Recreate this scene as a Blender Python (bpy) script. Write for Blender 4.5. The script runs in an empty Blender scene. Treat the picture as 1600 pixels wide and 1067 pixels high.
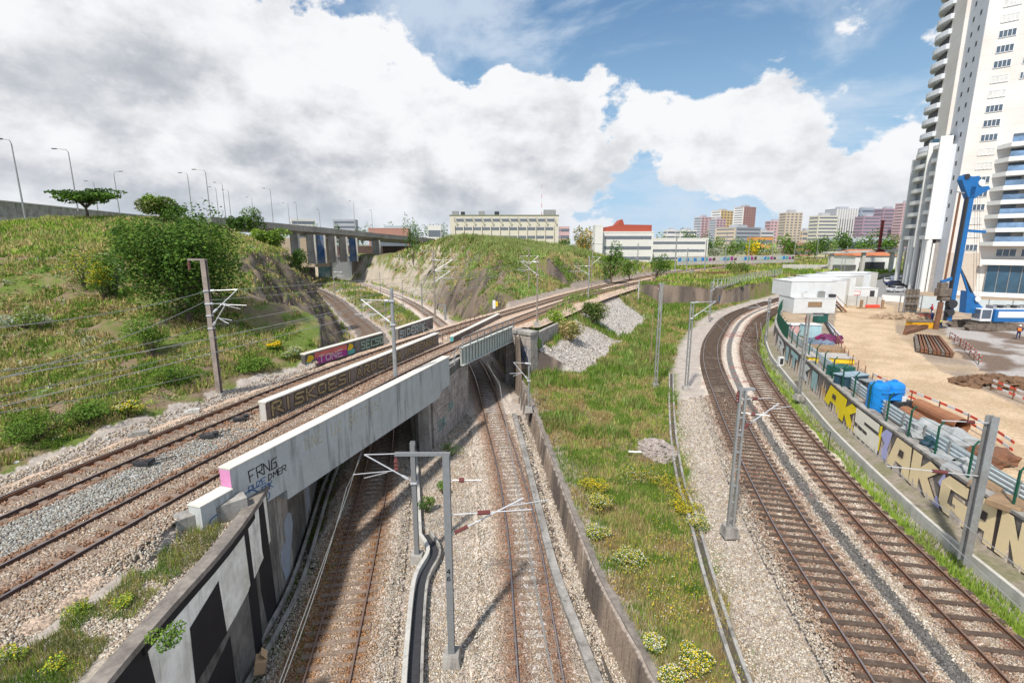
import bpy, bmesh, math, random
import numpy as np
from mathutils import Vector, Matrix
from mathutils.geometry import tessellate_polygon
R=math.radians
rnd=random.Random(7)
rng=np.random.default_rng(11)
S=bpy.context.scene
COL=S.collection
# ---------------------------------------------------------------- camera
HC=16.5; F=765.; PITCH=math.atan(152./F); CP,SP=math.cos(PITCH),math.sin(PITCH)
cam=bpy.data.cameras.new('camera'); co=bpy.data.objects.new('camera',cam); COL.objects.link(co)
cam.sensor_width=36; cam.lens=36*F/1600; cam.clip_end=12000; cam.clip_start=.3
co.location=(0,0,HC); co.rotation_euler=(math.pi/2-PITCH,0,0); S.camera=co
# ---------------------------------------------------------------- sun, sky
SUN_EL=R(52); SUN_AZ=R(208)
sv=Vector((math.sin(SUN_AZ)*math.cos(SUN_EL),math.cos(SUN_AZ)*math.cos(SUN_EL),math.sin(SUN_EL)))
sl=bpy.data.lights.new('sun','SUN'); so=bpy.data.objects.new('sun',sl); COL.objects.link(so)
sl.energy=3.4; sl.angle=R(3.0); sl.color=(1,.95,.87)
so.rotation_euler=sv.to_track_quat('Z','Y').to_euler(); so.location=(0,-20,60)
S.view_settings.view_transform='Standard'; S.view_settings.look='None'; S.view_settings.gamma=1
S.view_settings.exposure=.5
S.cycles.max_bounces=5; S.cycles.diffuse_bounces=2; S.cycles.glossy_bounces=2; S.cycles.transmission_bounces=3
def ray(x,y):
    u=(x-800)/F; v=(y-533.5)/F
    return Vector((u, CP-v*SP, -v*CP-SP))
W=bpy.data.worlds.new('World'); S.world=W; W.use_nodes=True
def sky():
    nt=W.node_tree; N=nt.nodes; L=nt.links; N.clear()
    def n(t,**k):
        o=N.new(t)
        for a,b in k.items(): setattr(o,a,b)
        return o
    def mth(op,a,b=None,c=None,cl=False):
        o=n('ShaderNodeMath',operation=op); o.use_clamp=cl
        for i,v in enumerate((a,b,c)):
            if v is None: continue
            if isinstance(v,(int,float)): o.inputs[i].default_value=v
            else: L.new(v,o.inputs[i])
        return o.outputs[0]
    def sst(v,a,b):
        o=n('ShaderNodeMapRange',interpolation_type='SMOOTHSTEP'); L.new(v,o.inputs[0])
        o.inputs[1].default_value=a; o.inputs[2].default_value=b; return o.outputs[0]
    def mixc(f,a,b):
        o=n('ShaderNodeMix',data_type='RGBA')
        L.new(f,o.inputs[0]) if not isinstance(f,float) else setattr(o.inputs[0],'default_value',f)
        for i,v in ((6,a),(7,b)):
            if isinstance(v,tuple): o.inputs[i].default_value=v+(1,)
            else: L.new(v,o.inputs[i])
        return o.outputs[2]
    st=n('ShaderNodeTexSky',sky_type='NISHITA',sun_disc=False,sun_elevation=SUN_EL,sun_rotation=SUN_AZ)
    st.air_density=1.0; st.dust_density=.6; st.ozone_density=2.2
    sc=n('ShaderNodeVectorMath',operation='SCALE'); L.new(st.outputs[0],sc.inputs[0]); sc.inputs[3].default_value=.06
    skyc=mixc(.5,sc.outputs[0],(.085,.24,.50))
    tc=n('ShaderNodeTexCoord'); vec=tc.outputs['Generated']
    sep=n('ShaderNodeSeparateXYZ'); L.new(vec,sep.inputs[0])
    z=sep.outputs[2]
    lo=sst(z,.0,.52); skyc=mixc(lo,(.33,.52,.70),skyc)
    def blob(px,py,r):
        d=ray(px,py).normalized(); o=n('ShaderNodeVectorMath',operation='DOT_PRODUCT')
        L.new(vec,o.inputs[0]); o.inputs[1].default_value=d
        return sst(o.outputs['Value'],math.cos(R(r)),1.0)
    def noise(scale,detail,rough,off,zs=1.5,dist=0.):
        mp=n('ShaderNodeMapping'); L.new(vec,mp.inputs[0]); mp.inputs[1].default_value=off; mp.inputs[3].default_value=(1,1,zs)
        t=n('ShaderNodeTexNoise'); L.new(mp.outputs[0],t.inputs[0]); t.inputs['Scale'].default_value=scale
        t.inputs['Detail'].default_value=detail; t.inputs['Roughness'].default_value=rough; t.inputs['Distortion'].default_value=dist
        return t.outputs[0]
    OFF=(3.1,1.7,.4)
    base=noise(4.3,12,.60,OFF,1.6,.1)
    bias=None
    for px,py,r,w in [(250,150,42,.125),(700,60,7,-.05),(320,5,6,-.12),(60,90,5,-.08),(100,280,26,.12),(350,340,18,.14),(560,150,22,.10),(620,280,20,.13),(880,190,11,.17),(1130,140,10,.19),
                      (1240,150,7,.12),(780,260,13,.15),(960,310,13,.10),(1180,260,9,.10),(1500,60,22,.10),(1470,20,9,.10),(1420,330,14,.12),
                      (790,20,11,-.24),(860,80,6,-.15),(1000,45,9,-.15),(1000,235,6,-.13),(1380,160,6,-.12),(725,105,4,-.08),(1390,230,7,-.08),(1290,60,5,-.08),(1130,35,10,-.26),(1290,40,10,-.20),(1000,90,6,.10),(900,110,6,.10),(800,160,5,.12)]:
        b=mth('MULTIPLY',blob(px,py,r),w); bias=b if bias is None else mth('ADD',bias,b)
    dens=mth('ADD',mth('ADD',mth('MULTIPLY',base,1.55),-.275),bias)
    dens=mth('ADD',dens,mth('MULTIPLY',mth('SUBTRACT',noise(11,7,.6,(2,7,3),1.3),.5),.22))
    mask=sst(dens,.53,.62)
    off2=(OFF[0]+.03,OFF[1]-.03,OFF[2]+.09)
    up=noise(4.3,9,.54,off2,1.6,.1)
    dd=mth('SUBTRACT',base,up)
    sh=mth('ADD',mth('MULTIPLY',dd,4.2),.54)
    fine=noise(7,9,.62,(1,5,2),1.4)
    sh=mth('ADD',sh,mth('MULTIPLY',mth('SUBTRACT',fine,.5),1.9))
    edge=mth('MULTIPLY',mth('SUBTRACT',1.0,sst(dens,.55,.70)),.38)
    sh=mth('ADD',sh,edge)
    for px,py,r,w in [(60,200,14,-.28),(250,260,13,-.30),(420,290,12,-.20),(560,320,14,-.30),(330,110,9,-.10),(1000,290,10,-.15),(700,150,8,.2),(450,60,22,.25),(150,30,16,.1),(1100,120,12,.25),(760,230,8,.12),(1290,240,10,.1),(20,290,8,.25),(1500,60,16,.15)]:
        sh=mth('ADD',sh,mth('MULTIPLY',blob(px,py,r),w))
    shade=sst(sh,-.62,1.12)
    cc=mixc(shade,(.37,.395,.435),(.745,.75,.765))
    ci=noise(2.6,8,.62,(5,9,1),2.4,.5)
    wisp=mth('MULTIPLY',sst(ci,.40,.66),.75)
    skyw=mixc(wisp,skyc,(.55,.62,.71))
    low=mth('MULTIPLY',sst(z,.12,-.01),.5)
    fin=mixc(mask,skyw,cc)
    fin=mixc(low,fin,(.50,.57,.65))
    bg=n('ShaderNodeBackground'); L.new(fin,bg.inputs[0]); bg.inputs[1].default_value=.90
    out=n('ShaderNodeOutputWorld'); L.new(bg.outputs[0],out.inputs[0])
    W.cycles.sampling_method='MANUAL'; W.cycles.sample_map_resolution=512
sky()
# ---------------------------------------------------------------- geometry of the survey
def P(px,py,z):
    r=ray(px,py); t=(z-HC)/r[2]; return Vector((r[0]*t,r[1]*t,z))
def PD(px,py,Y):
    r=ray(px,py); t=Y/r[1]; return Vector((r[0]*t,Y,HC+r[2]*t))
def zat(Y,py): return PD(800,py,Y)[2]
def catmull(pts,step):
    p=[np.array(q,float) for q in pts]; p=[2*p[0]-p[1]]+p+[2*p[-1]-p[-2]]; out=[]
    for i in range(1,len(p)-2):
        a,b,c,d=p[i-1:i+3]; m=20
        for k in range(m):
            t=k/m; out.append(.5*((2*b)+(-a+c)*t+(2*a-5*b+4*c-d)*t*t+(-a+3*b-3*c+d)*t**3))
    out.append(p[-2]); out=np.array(out)
    s=np.r_[0,np.cumsum(np.linalg.norm(np.diff(out,axis=0),axis=1))]
    n=max(2,int(s[-1]/step)+1); t=np.linspace(0,s[-1],n)
    return np.stack([np.interp(t,s,out[:,k]) for k in range(out.shape[1])],1)
def offs(c,d):                      # offset a plan polyline to its right by d
    t=np.gradient(c[:,:2],axis=0); t/=np.linalg.norm(t,axis=1)[:,None]+1e-9
    o=c.copy(); o[:,0]+=t[:,1]*d; o[:,1]-=t[:,0]*d; return o
def pdist(X,Y,c):                   # distance, signed side (+ right), arclength
    best=np.full(X.shape,1e9); side=np.zeros(X.shape); arc=np.zeros(X.shape); s=0
    for a,b in zip(c[:-1,:2],c[1:,:2]):
        d=b-a; L=np.hypot(*d)+1e-9; ux,uy=d/L
        t=np.clip((X-a[0])*ux+(Y-a[1])*uy,0,L)
        ex=X-a[0]-t*ux; ey=Y-a[1]-t*uy; dd=np.hypot(ex,ey)
        m=dd<best; best=np.where(m,dd,best); side=np.where(m,np.sign(ex*uy-ey*ux),side); arc=np.where(m,s+t,arc); s+=L
    return best,side,arc
def inside(X,Y,poly):
    r=np.zeros(X.shape,bool); n=len(poly)
    for i in range(n):
        x1,y1=poly[i][:2]; x2,y2=poly[(i+1)%n][:2]
        if y1==y2: continue
        c=((y1>Y)!=(y2>Y))&(X<(x2-x1)*(Y-y1)/(y2-y1)+x1); r^=c
    return r
def _h(i,j,s):
    n=(i.astype(np.int64)*374761393+j.astype(np.int64)*668265263+s*1442695041)&0xffffffff
    n=((n^(n>>13))*1274126177)&0xffffffff
    return ((n^(n>>16))&0xffff)/65535.
def vn(X,Y,s=0):
    i=np.floor(X); j=np.floor(Y); u=X-i; v=Y-j; u=u*u*(3-2*u); v=v*v*(3-2*v)
    a=_h(i,j,s);b=_h(i+1,j,s);c=_h(i,j+1,s);d=_h(i+1,j+1,s)
    return (a*(1-u)+b*u)*(1-v)+(c*(1-u)+d*u)*v
def fbm(X,Y,s=0,o=4):
    r=0;a=.5;
    for k in range(o): r=r+a*vn(X,Y,s+k); X=X*2.03+7.1; Y=Y*2.03+3.3; a*=.5
    return r/(1-.5**o)
def sm(x,a,b):
    t=np.clip((x-a)/(b-a),0,1); return t*t*(3-2*t)
# track centre lines (plan) and levels
ZD=6.5; ZT=0.0; ZR=2.0
cA=catmull([(-23.6,-6),(-21.4,8),(-19.9,17.4),(-17.5,27.5),(-13.6,41.3),(-7.8,57),(3.3,81.5),(18,112),(42,155),(75,203),(116,252),(188,334),(260,410)],1.)
cB=catmull([(-18.9,-4),(-16.6,8),(-15.2,14.5),(-13.0,24),(-9.4,38),(-4.9,51.5),(0.8,66),(12.1,92.1),(26,118),(46.5,151),(80,200),(120,249),(192,331),(264,407)],1.)
cAB=catmull([(-21,-5),(-19,8),(-17.6,16),(-15.2,26),(-11.3,40),(-6.2,54.5),(2.2,73.5),(15,102),(34,137),(60,176),(100,227),(190,332),(262,409)],2.)
c1=catmull([(-4.5,-2),(-7.1,15.9),(-9.0,28.1),(-12.0,43.8),(-17.6,65),(-27,91.5),(-38,114.4),(-54,148),(-75,185),(-100,222)],1.)
c2=catmull([(1.9,-2),(1.1,15.9),(0.4,28.1),(-1.5,43),(-5.7,69),(-17.0,108),(-35.3,153.9),(-66.7,213.6),(-94.5,246.6),(-135,285)],1.)
c3=catmull([(10.5,-2),(13.0,13.9),(14.9,24.7),(19.4,41.7),(25.7,61.7),(34.2,80.4),(47.7,103.4),(70.9,130.4),(98,158),(135,190)],1.)
c4=catmull([(14.9,-2),(17.4,13.0),(19.3,24.3),(23.3,40),(29.6,58.5),(38.8,78.0),(52.6,100.4),(74.6,126.4),(102,154),(139,186)],1.)
LW=catmull([(-8.6,-4),(-10.1,10),(-10.4,16),(-11.0,20),(-12.2,26),(-14.3,33.5),(-16.5,41),(-20.5,54),(-26,70),(-31,88),(-42,111),(-58,147),(-80,187),(-106,225),(-140,255)],1.)
RW=catmull([(6.6,-4),(4.9,13),(3.7,20),(2.9,28.5),(2.0,39.8),(1.2,48),(0.3,56),(-1.6,68),(-5.5,82),(-11.5,104),(-29,152),(-60,211),(-88,244),(-128,284)],1.)
KW=catmull([(19.6,-3),(21.2,12),(22.1,18.6),(22.6,22.1),(23.2,25),(24.4,30),(26.0,36),(28.3,43),(31.6,53),(35.6,64),(43.0,79),(56,98),(80,122),(105,148),(142,180)],.7)   # graffiti wall line
STRIP=[(1.0,56),(12,100),(22,114),(32,121),(46,121),(52,119),(70,138),(88,158),(110,182),(142,208),(150,190)]+[tuple(q[:2]) for q in KW[::-1][::6]]+[(19,-3),(6,-4)]+[tuple(q[:2]) for q in RW[:int(58)][::4]]
LOW=np.vstack([LW[:,:2],RW[::-1,:2]])
ctrl=[(-24,0,6.2),(-24,10,6.2),(-22.5,17.4,6.3),(-20.5,26,6.3),(-17.6,38,6.4)]
for px,py,Y in [(0,650,26),(0,560,34),(0,470,44),(0,400,56),(0,345,68),(-300,560,33),(-300,400,56),(-300,330,80),(150,600,30),(150,520,38),(150,450,47),(150,390,58),(150,345,70),
  (300,570,35),(300,500,43),(300,440,50),(300,390,62),(300,343,76),(400,520,44),(430,455,56),(440,408,70),(470,400,84),(500,422,86),(400,375,92),(440,385,112),(440,420,140),
  (640,372,150),(700,366,146),(760,373,135),(850,390,115),(905,402,125),(560,402,185),(600,377,180),(900,386,160),(820,378,150),(540,408,205),(690,366,165)]:
    ctrl.append(tuple(PD(px,py,Y)))
ctrl+=[(-150,100,21),(-120,130,20.5),(-85,120,18),(-95,165,13),(-105,215,12),(-130,240,12),(-60,250,12),(-20,230,14),(40,260,9),(60,220,6.5),(60,170,6.3),(32,126,6.3),(50,130,6.3),(90,175,6.3),
 (130,200,5.5),(200,250,5),(250,400,6),(100,420,8),(-100,420,12),(-250,400,14),(-350,250,20),(-250,120,21),(-100,30,12),(-200,60,19),(400,200,5),(400,50,4.7)]
ctrl=np.array([(a,b,c-1.1) if (a>-75 and a<22 and b>110 and b<210 and c>13) else (a,b,c) for a,b,c in ctrl])
_D=np.hypot(ctrl[:,None,0]-ctrl[None,:,0],ctrl[:,None,1]-ctrl[None,:,1])
_n=len(ctrl); _A=np.block([[_D,np.ones((_n,1))],[np.ones((1,_n)),np.zeros((1,1))]])
_w=np.linalg.solve(_A,np.r_[ctrl[:,2],0])
def height(X,Y,info=False):
    X=np.asarray(X,float); Y=np.asarray(Y,float)
    z=np.full(X.shape,_w[-1])
    for k in range(_n): z=z+_w[k]*np.hypot(X-ctrl[k,0],Y-ctrl[k,1])
    z=z+ (fbm(X/3.2,Y/3.2,3,4)-.5)*1.0 + (fbm(X/12,Y/12,9,3)-.5)*1.4
    strip=inside(X,Y,STRIP)
    dK,sK,aK=pdist(X,Y,KW); site=(sK>0)&~strip&(Y<178)&(X>15)&(Y<X*1.35+30)
    dR,sR,_=pdist(X,Y,RW); dL,sL,_=pdist(X,Y,LW)
    low=inside(X,Y,LOW)
    nz=(fbm(X/1.7,Y/1.7,21,4)-.5)
    zs=1.55+.45*sm(X-Y*.23,3,12)+nz*.35
    d3_,_,_=pdist(X,Y,c3); d4_,_,_=pdist(X,Y,c4); zs=np.where(np.minimum(d3_,d4_)<3.0,np.minimum(zs,ZR-.26),zs)
    z=np.where(strip,zs,z)
    dD,sD,_=pdist(X,Y,cAB)
    wr=np.where(sD>0,4.5,4.6)
    e=np.maximum(0,dD-wr)
    notlow=~low
    z=np.where(notlow,np.maximum(z,6.05-e*.62+nz*.2*(e>0)),z)
    z=np.where(notlow&(dD<30)&((sD<0)|(Y>40)),np.minimum(z,6.05+e*(.62+1.5*sm(Y,34,42)*(1-sm(Y,72,80)))*(sD<0)+e*.62*(Y>112)),z)
    fl=notlow&(sL<0)&(Y<36)&(sD>0); z=np.where(fl,6.08-.25*sm(dD,5.2,7)+nz*.15-.45*sm(-dL,-2.6,-1.4)*sm(Y,13.5,16),z)
    rb=strip&(Y<57)&notlow; z=np.where(rb,zs,z)
    sitez=4.7+(fbm(X/4,Y/4,31,3)-.5)*.25
    ramp=sm(Y-X*.25,118,150)*1.4
    z=np.where(site,sitez+ramp,z)
    # cutting
    far=sm(Y,58,75)
    kl=60-(60-1.45)*sm(Y,43,52); kr=60-(60-1.25)*far
    dcut=np.where(sL<0,dL,dR); k=np.where(sL<0,kl,kr)
    rough=((fbm(X/2.2,Y/2.2,41,4)-.5)*2.4+(fbm(X/.9,Y/.9,43,3)-.5)*1.5+(fbm(X/6,Y/6,44,2)-.5)*2.5)*sm(Y,45,60)
    zc=np.maximum(0,dcut+rough)*k
    lowz=-.12+(fbm(X/2,Y/2,51,3)-.5)*.12
    d1,_,_=pdist(X,Y,c1); d2,_,_=pdist(X,Y,c2)
    lowz=lowz+far*sm(np.minimum(d1,d2),3.0,8)*1.6
    z=np.where(low,lowz,np.where((Y>57)|(sL<0)|(sR>0),np.minimum(z,lowz+zc),z))
    if info: return z,dict(strip=strip,sR=sR,site=site,low=low,dD=dD,sD=sD,dL=dL,dR=dR,sL=sL,e=e,d1=d1,d2=d2,dK=dK,far=far,nz=nz)
    return z
# ---------------------------------------------------------------- object helpers
def tag(o,label=None,cat=None,group=None,kind=None):
    if label: o['label']=label
    if cat: o['category']=cat
    if group: o['group']=group
    if kind: o['kind']=kind
    return o
def thing(name,loc,label,cat,group=None,rz=0):
    o=bpy.data.objects.new(name,None); COL.objects.link(o); o.location=loc; o.rotation_euler=(0,0,rz); o.empty_display_size=.3
    return tag(o,label,cat,group)
def copy_tree(o,parent=None):
    c=o.copy(); COL.objects.link(c)
    if parent: c.parent=parent
    for ch in o.children: copy_tree(ch,c)
    return c
def rootloc(p):
    while p.parent: p=p.parent
    return p
class MB:
    """collects shapes in the thing's own space"""
    def __init__(s): s.v=[]; s.f=[]
    def add(s,vs,fs):
        b=len(s.v); s.v+= [tuple(q) for q in vs]; s.f+=[tuple(i+b for i in f) for f in fs]; return s
    def box(s,c,d,rz=0,rx=0,ry=0,taper=1):
        m=Matrix.Translation(c)@Matrix.Rotation(rz,4,'Z')@Matrix.Rotation(ry,4,'Y')@Matrix.Rotation(rx,4,'X')
        x,y,z=d[0]/2,d[1]/2,d[2]/2
        vs=[m@Vector((i*x*(taper if k>0 else 1),j*y*(taper if k>0 else 1),k*z)) for k in(-1,1) for j in(-1,1) for i in(-1,1)]
        return s.add(vs,[(0,2,3,1),(4,5,7,6),(0,1,5,4),(2,6,7,3),(0,4,6,2),(1,3,7,5)])
    def bar(s,p,q,w,h=None,up=(0,0,1)):
        p=Vector(p);q=Vector(q); h=h or w; d=(q-p)
        if d.length<1e-6: return s
        d.normalize(); u=Vector(up)
        if abs(d.dot(u))>.99: u=Vector((1,0,0))
        a=d.cross(u).normalized(); b=a.cross(d).normalized()
        vs=[e+a*i*w/2+b*j*h/2 for e in(p,q) for i,j in((-1,-1),(1,-1),(1,1),(-1,1))]
        return s.add(vs,[(0,1,2,3),(7,6,5,4),(0,4,5,1),(1,5,6,2),(2,6,7,3),(3,7,4,0)])
    def tube(s,pts,r,n=6,cap=True):
        pts=[Vector(q) for q in pts]; rs=r if isinstance(r,(list,tuple)) else [r]*len(pts); b=len(s.v); vs=[];fs=[]
        for i,q in enumerate(pts):
            d=(pts[min(i+1,len(pts)-1)]-pts[max(i-1,0)])
            d=d.normalized() if d.length>1e-9 else Vector((0,0,1))
            u=Vector((0,0,1)) if abs(d.z)<.95 else Vector((1,0,0))
            a=d.cross(u).normalized(); c=a.cross(d)
            for k in range(n):
                t=2*math.pi*k/n; vs.append(q+(a*math.cos(t)+c*math.sin(t))*rs[i])
        for i in range(len(pts)-1):
            for k in range(n): fs.append((i*n+k,i*n+(k+1)%n,(i+1)*n+(k+1)%n,(i+1)*n+k))
        if cap: fs+= [tuple(range(n))[::-1],tuple(range((len(pts)-1)*n,len(pts)*n))]
        return s.add(vs,fs)
    def prism(s,poly,z0,z1):
        n=len(poly); A=sum(poly[i][0]*poly[(i+1)%n][1]-poly[(i+1)%n][0]*poly[i][1] for i in range(n))
        if A<0: poly=poly[::-1]
        vs=[(q[0],q[1],z0) for q in poly]+[(q[0],q[1],z1) for q in poly]
        fs=[(i,(i+1)%n,n+(i+1)%n,n+i) for i in range(n)]+[tuple(range(n))[::-1],tuple(range(n,2*n))]
        return s.add(vs,fs)
    def plate(s,poly,o,ax,ay,th):     # polygon in a plane (origin o, axes ax, ay), thickness th along ax x ay
        o=Vector(o);ax=Vector(ax);ay=Vector(ay); nn=ax.cross(ay).normalized()*th
        n=len(poly); A=sum(poly[i][0]*poly[(i+1)%n][1]-poly[(i+1)%n][0]*poly[i][1] for i in range(n))
        if A<0: poly=poly[::-1]
        b=[o+ax*u+ay*v for u,v in poly]; vs=b+[q+nn for q in b]
        fs=[(i,(i+1)%n,n+(i+1)%n,n+i) for i in range(n)]
        if n>4:
            t=tessellate_polygon([[Vector((q[0],q[1],0)) for q in poly]])
            for tri in t:
                a_,b_,c_=[poly[i] for i in tri]
                if (b_[0]-a_[0])*(c_[1]-a_[1])-(c_[0]-a_[0])*(b_[1]-a_[1])<0: tri=tri[::-1]
                fs.append(tuple(i+n for i in tri)); fs.append(tuple(tri[::-1]))
        else: fs+=[tuple(range(n))[::-1],tuple(range(n,2*n))]
        return s.add(vs,fs)
    def lathe(s,prof,c=(0,0,0),n=12):
        c=Vector(c); vs=[];fs=[]
        for r,z in prof:
            for k in range(n): t=2*math.pi*k/n; vs.append(c+Vector((r*math.cos(t),r*math.sin(t),z)))
        for i in range(len(prof)-1):
            for k in range(n): fs.append((i*n+k,i*n+(k+1)%n,(i+1)*n+(k+1)%n,(i+1)*n+k))
        fs+=[tuple(range(n))[::-1],tuple(range((len(prof)-1)*n,len(prof)*n))]
        return s.add(vs,fs)
    def sweep(s,c,prof,z=None,closed=True):      # c Nx2/3 centre line, prof [(offset right, z)]
        t=np.gradient(c[:,:2],axis=0); t/=np.linalg.norm(t,axis=1)[:,None]+1e-9; m=len(prof); vs=[];fs=[]
        zz=c[:,2] if c.shape[1]>2 else np.full(len(c),0. if z is None else z)
        for i in range(len(c)):
            for o,h in prof: vs.append((c[i,0]+t[i,1]*o,c[i,1]-t[i,0]*o,zz[i]+h))
        for i in range(len(c)-1):
            for k in range(m if closed else m-1): fs.append((i*m+k,(i+1)*m+k,(i+1)*m+(k+1)%m,i*m+(k+1)%m))
        if closed: fs+=[tuple(range(m)),tuple(range((len(c)-1)*m,len(c)*m))[::-1]]
        return s.add(vs,fs)
    def build(s,name,mat,parent=None,smooth=False,world=False,bevel=0):
        me=bpy.data.meshes.new(name); vs=s.v
        if world and parent:
            l=rootloc(parent).location; vs=[(a-l[0],b-l[1],c-l[2]) for a,b,c in vs]
        me.from_pydata(vs,[],s.f); me.materials.append(mat)
        if smooth: me.polygons.foreach_set('use_smooth',[True]*len(me.polygons))
        me.update()
        o=bpy.data.objects.new(name,me); COL.objects.link(o)
        if parent: o.parent=parent
        if bevel:
            b=o.modifiers.new('bevel','BEVEL'); b.width=bevel; b.segments=2; b.limit_method='ANGLE'
        return o
def npmesh(name,v,f,mat,parent=None,col=None,smooth=False,uv=None):
    """v Nx3, f MxK (same K), col per-vertex Nx3"""
    me=bpy.data.meshes.new(name); n=len(v); m,k=f.shape
    me.vertices.add(n); me.vertices.foreach_set('co',np.asarray(v,np.float32).ravel())
    me.loops.add(m*k); me.loops.foreach_set('vertex_index',np.asarray(f,np.int32).ravel())
    me.polygons.add(m); me.polygons.foreach_set('loop_start',np.arange(0,m*k,k,dtype=np.int32))
    me.polygons.foreach_set('loop_total',np.full(m,k,np.int32))
    if smooth: me.polygons.foreach_set('use_smooth',np.ones(m,bool))
    me.update(calc_edges=True); me.validate()
    if col is not None:
        a=me.color_attributes.new('Col','FLOAT_COLOR','POINT')
        a.data.foreach_set('color',np.c_[col,np.ones(n)].astype(np.float32).ravel())
    if mat: me.materials.append(mat)
    o=bpy.data.objects.new(name,me); COL.objects.link(o)
    if parent: o.parent=parent
    return o
# ---------------------------------------------------------------- materials
MATS={}
def mat(name,c,rough=.85,metal=0,var=.18,scale=1.5,c2=None,amt=.5,s2=.4,bump=0,bs=12,spec=.3,streak=0,vc=False,vor=0,detail=6,trans=0,vcon=.36,zline=0):
    if name in MATS: return MATS[name]
    m=bpy.data.materials.new(name); m.use_nodes=True; nt=m.node_tree; N=nt.nodes; L=nt.links
    b=N['Principled BSDF']; b.inputs['Roughness'].default_value=rough; b.inputs['Metallic'].default_value=metal
    b.inputs['Specular IOR Level'].default_value=spec
    geo=N.new('ShaderNodeNewGeometry'); pos=geo.outputs['Position']
    def noise(sc,det=detail,vec=pos,r=.6):
        t=N.new('ShaderNodeTexNoise'); L.new(vec,t.inputs[0]); t.inputs['Scale'].default_value=sc; t.inputs['Detail'].default_value=det; t.inputs['Roughness'].default_value=r; return t.outputs[0]
    def mr(v,a,bb,c_,d):
        o=N.new('ShaderNodeMapRange'); L.new(v,o.inputs[0]); 
        for i,q in enumerate((a,bb,c_,d)): o.inputs[i+1].default_value=q
        return o.outputs[0]
    def mix(f,a,bb,bt='MIX'):
        o=N.new('ShaderNodeMix'); o.data_type='RGBA'; o.blend_type=bt
        if isinstance(f,(int,float)): o.inputs[0].default_value=f
        else: L.new(f,o.inputs[0])
        for i,q in ((6,a),(7,bb)):
            if isinstance(q,tuple): o.inputs[i].default_value=q[:3]+(1,)
            else: L.new(q,o.inputs[i])
        return o.outputs[2]
    if vc:
        at=N.new('ShaderNodeVertexColor'); at.layer_name='Col'; col=at.outputs[0]
    else: col=tuple(c)
    if c2 is not None:
        col=mix(mr(noise(s2),.5-.12,.5+.12,0,amt),col,tuple(c2))
    if streak:
        mp=N.new('ShaderNodeMapping'); L.new(pos,mp.inputs[0]); mp.inputs[3].default_value=(1,1,.12)
        sn=noise(2.2,5,mp.outputs[0]); col=mix(mr(sn,.52,.68,0,streak),col,(.05,.045,.04))
    if vor:
        v=N.new('ShaderNodeTexVoronoi'); L.new(pos,v.inputs[0]); v.inputs['Scale'].default_value=vor
        sp=N.new('ShaderNodeSeparateColor'); L.new(v.outputs['Color'],sp.inputs[0])
        f=mr(sp.outputs[0],0,1,1-vcon,1+vcon); 
        mm=N.new('ShaderNodeVectorMath'); mm.operation='SCALE'
        tmp=mix(1.0,col,(1,1,1),'MULTIPLY'); L.new(tmp,mm.inputs[0]); L.new(f,mm.inputs[3]); col=mm.outputs[0]
    if zline:
        sp2=N.new('ShaderNodeSeparateXYZ'); L.new(pos,sp2.inputs[0]); md=N.new('ShaderNodeMath'); md.operation='MODULO'; L.new(sp2.outputs[2],md.inputs[0]); md.inputs[1].default_value=zline
        col=mix(mr(md.outputs[0],.0,.16,.28,0),col,(.3,.27,.24))
    fac=mr(noise(scale),.25,.75,1-var,1+var)
    sc=N.new('ShaderNodeVectorMath'); sc.operation='SCALE'
    if isinstance(col,tuple): sc.inputs[0].default_value=col[:3]
    else: L.new(col,sc.inputs[0])
    L.new(fac,sc.inputs[3]); L.new(sc.outputs[0],b.inputs['Base Color'])
    if bump:
        bn=N.new('ShaderNodeBump'); bn.inputs['Strength'].default_value=bump; bn.inputs['Distance'].default_value=.05
        L.new(noise(bs,4),bn.inputs['Height']); L.new(bn.outputs[0],b.inputs['Normal'])
    if trans:
        b.inputs['Transmission Weight'].default_value=0
        tl=N.new('ShaderNodeBsdfTranslucent'); L.new(sc.outputs[0],tl.inputs[0]); ms=N.new('ShaderNodeMixShader'); ms.inputs[0].default_value=trans
        L.new(b.outputs[0],ms.inputs[1]); L.new(tl.outputs[0],ms.inputs[2]); L.new(ms.outputs[0],N['Material Output'].inputs[0])
    MATS[name]=m; return m
G_=dict
mGround=mat('ground_surface',(1,1,1),.95,vc=True,var=.2,scale=4,vor=15,bump=.4,bs=12,vcon=.17)
mVeg=mat('vegetation',(1,1,1),.75,vc=True,var=.12,scale=3,trans=.3,spec=.15)
mConc=mat('weathered_concrete',(.40,.38,.35),.9,c2=(.22,.20,.18),amt=.8,s2=.7,var=.2,scale=5,bump=.3,streak=.55)
mConcL=mat('pale_concrete',(.55,.53,.49),.9,c2=(.40,.38,.35),amt=.5,s2=.6,var=.1,scale=6,bump=.2,streak=.2)
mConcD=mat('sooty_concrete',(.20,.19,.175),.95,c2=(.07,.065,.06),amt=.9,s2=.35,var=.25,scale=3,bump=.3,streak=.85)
mBeam=mat('painted_grey_beam',(.50,.52,.51),.8,c2=(.42,.43,.42),amt=.6,s2=.8,var=.10,scale=9,streak=.5,bump=.2)
mCop=mat('cream_coping',(.74,.70,.62),.85,c2=(.55,.50,.44),amt=.5,s2=.9,var=.1,scale=8)
mStone=mat('stone_blocks',(.46,.41,.37),.9,c2=(.28,.25,.23),amt=.8,s2=1.3,var=.25,scale=3,bump=.4,streak=.35)
mSteelG=mat('pale_green_steel',(.58,.60,.54),.6,c2=(.40,.41,.37),amt=.4,s2=1.5,var=.08,scale=6,spec=.4)
mGalv=mat('galvanised_steel',(.36,.37,.37),.5,.35,c2=(.25,.22,.20),amt=.5,s2=1.5,var=.15,scale=8)
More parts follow.
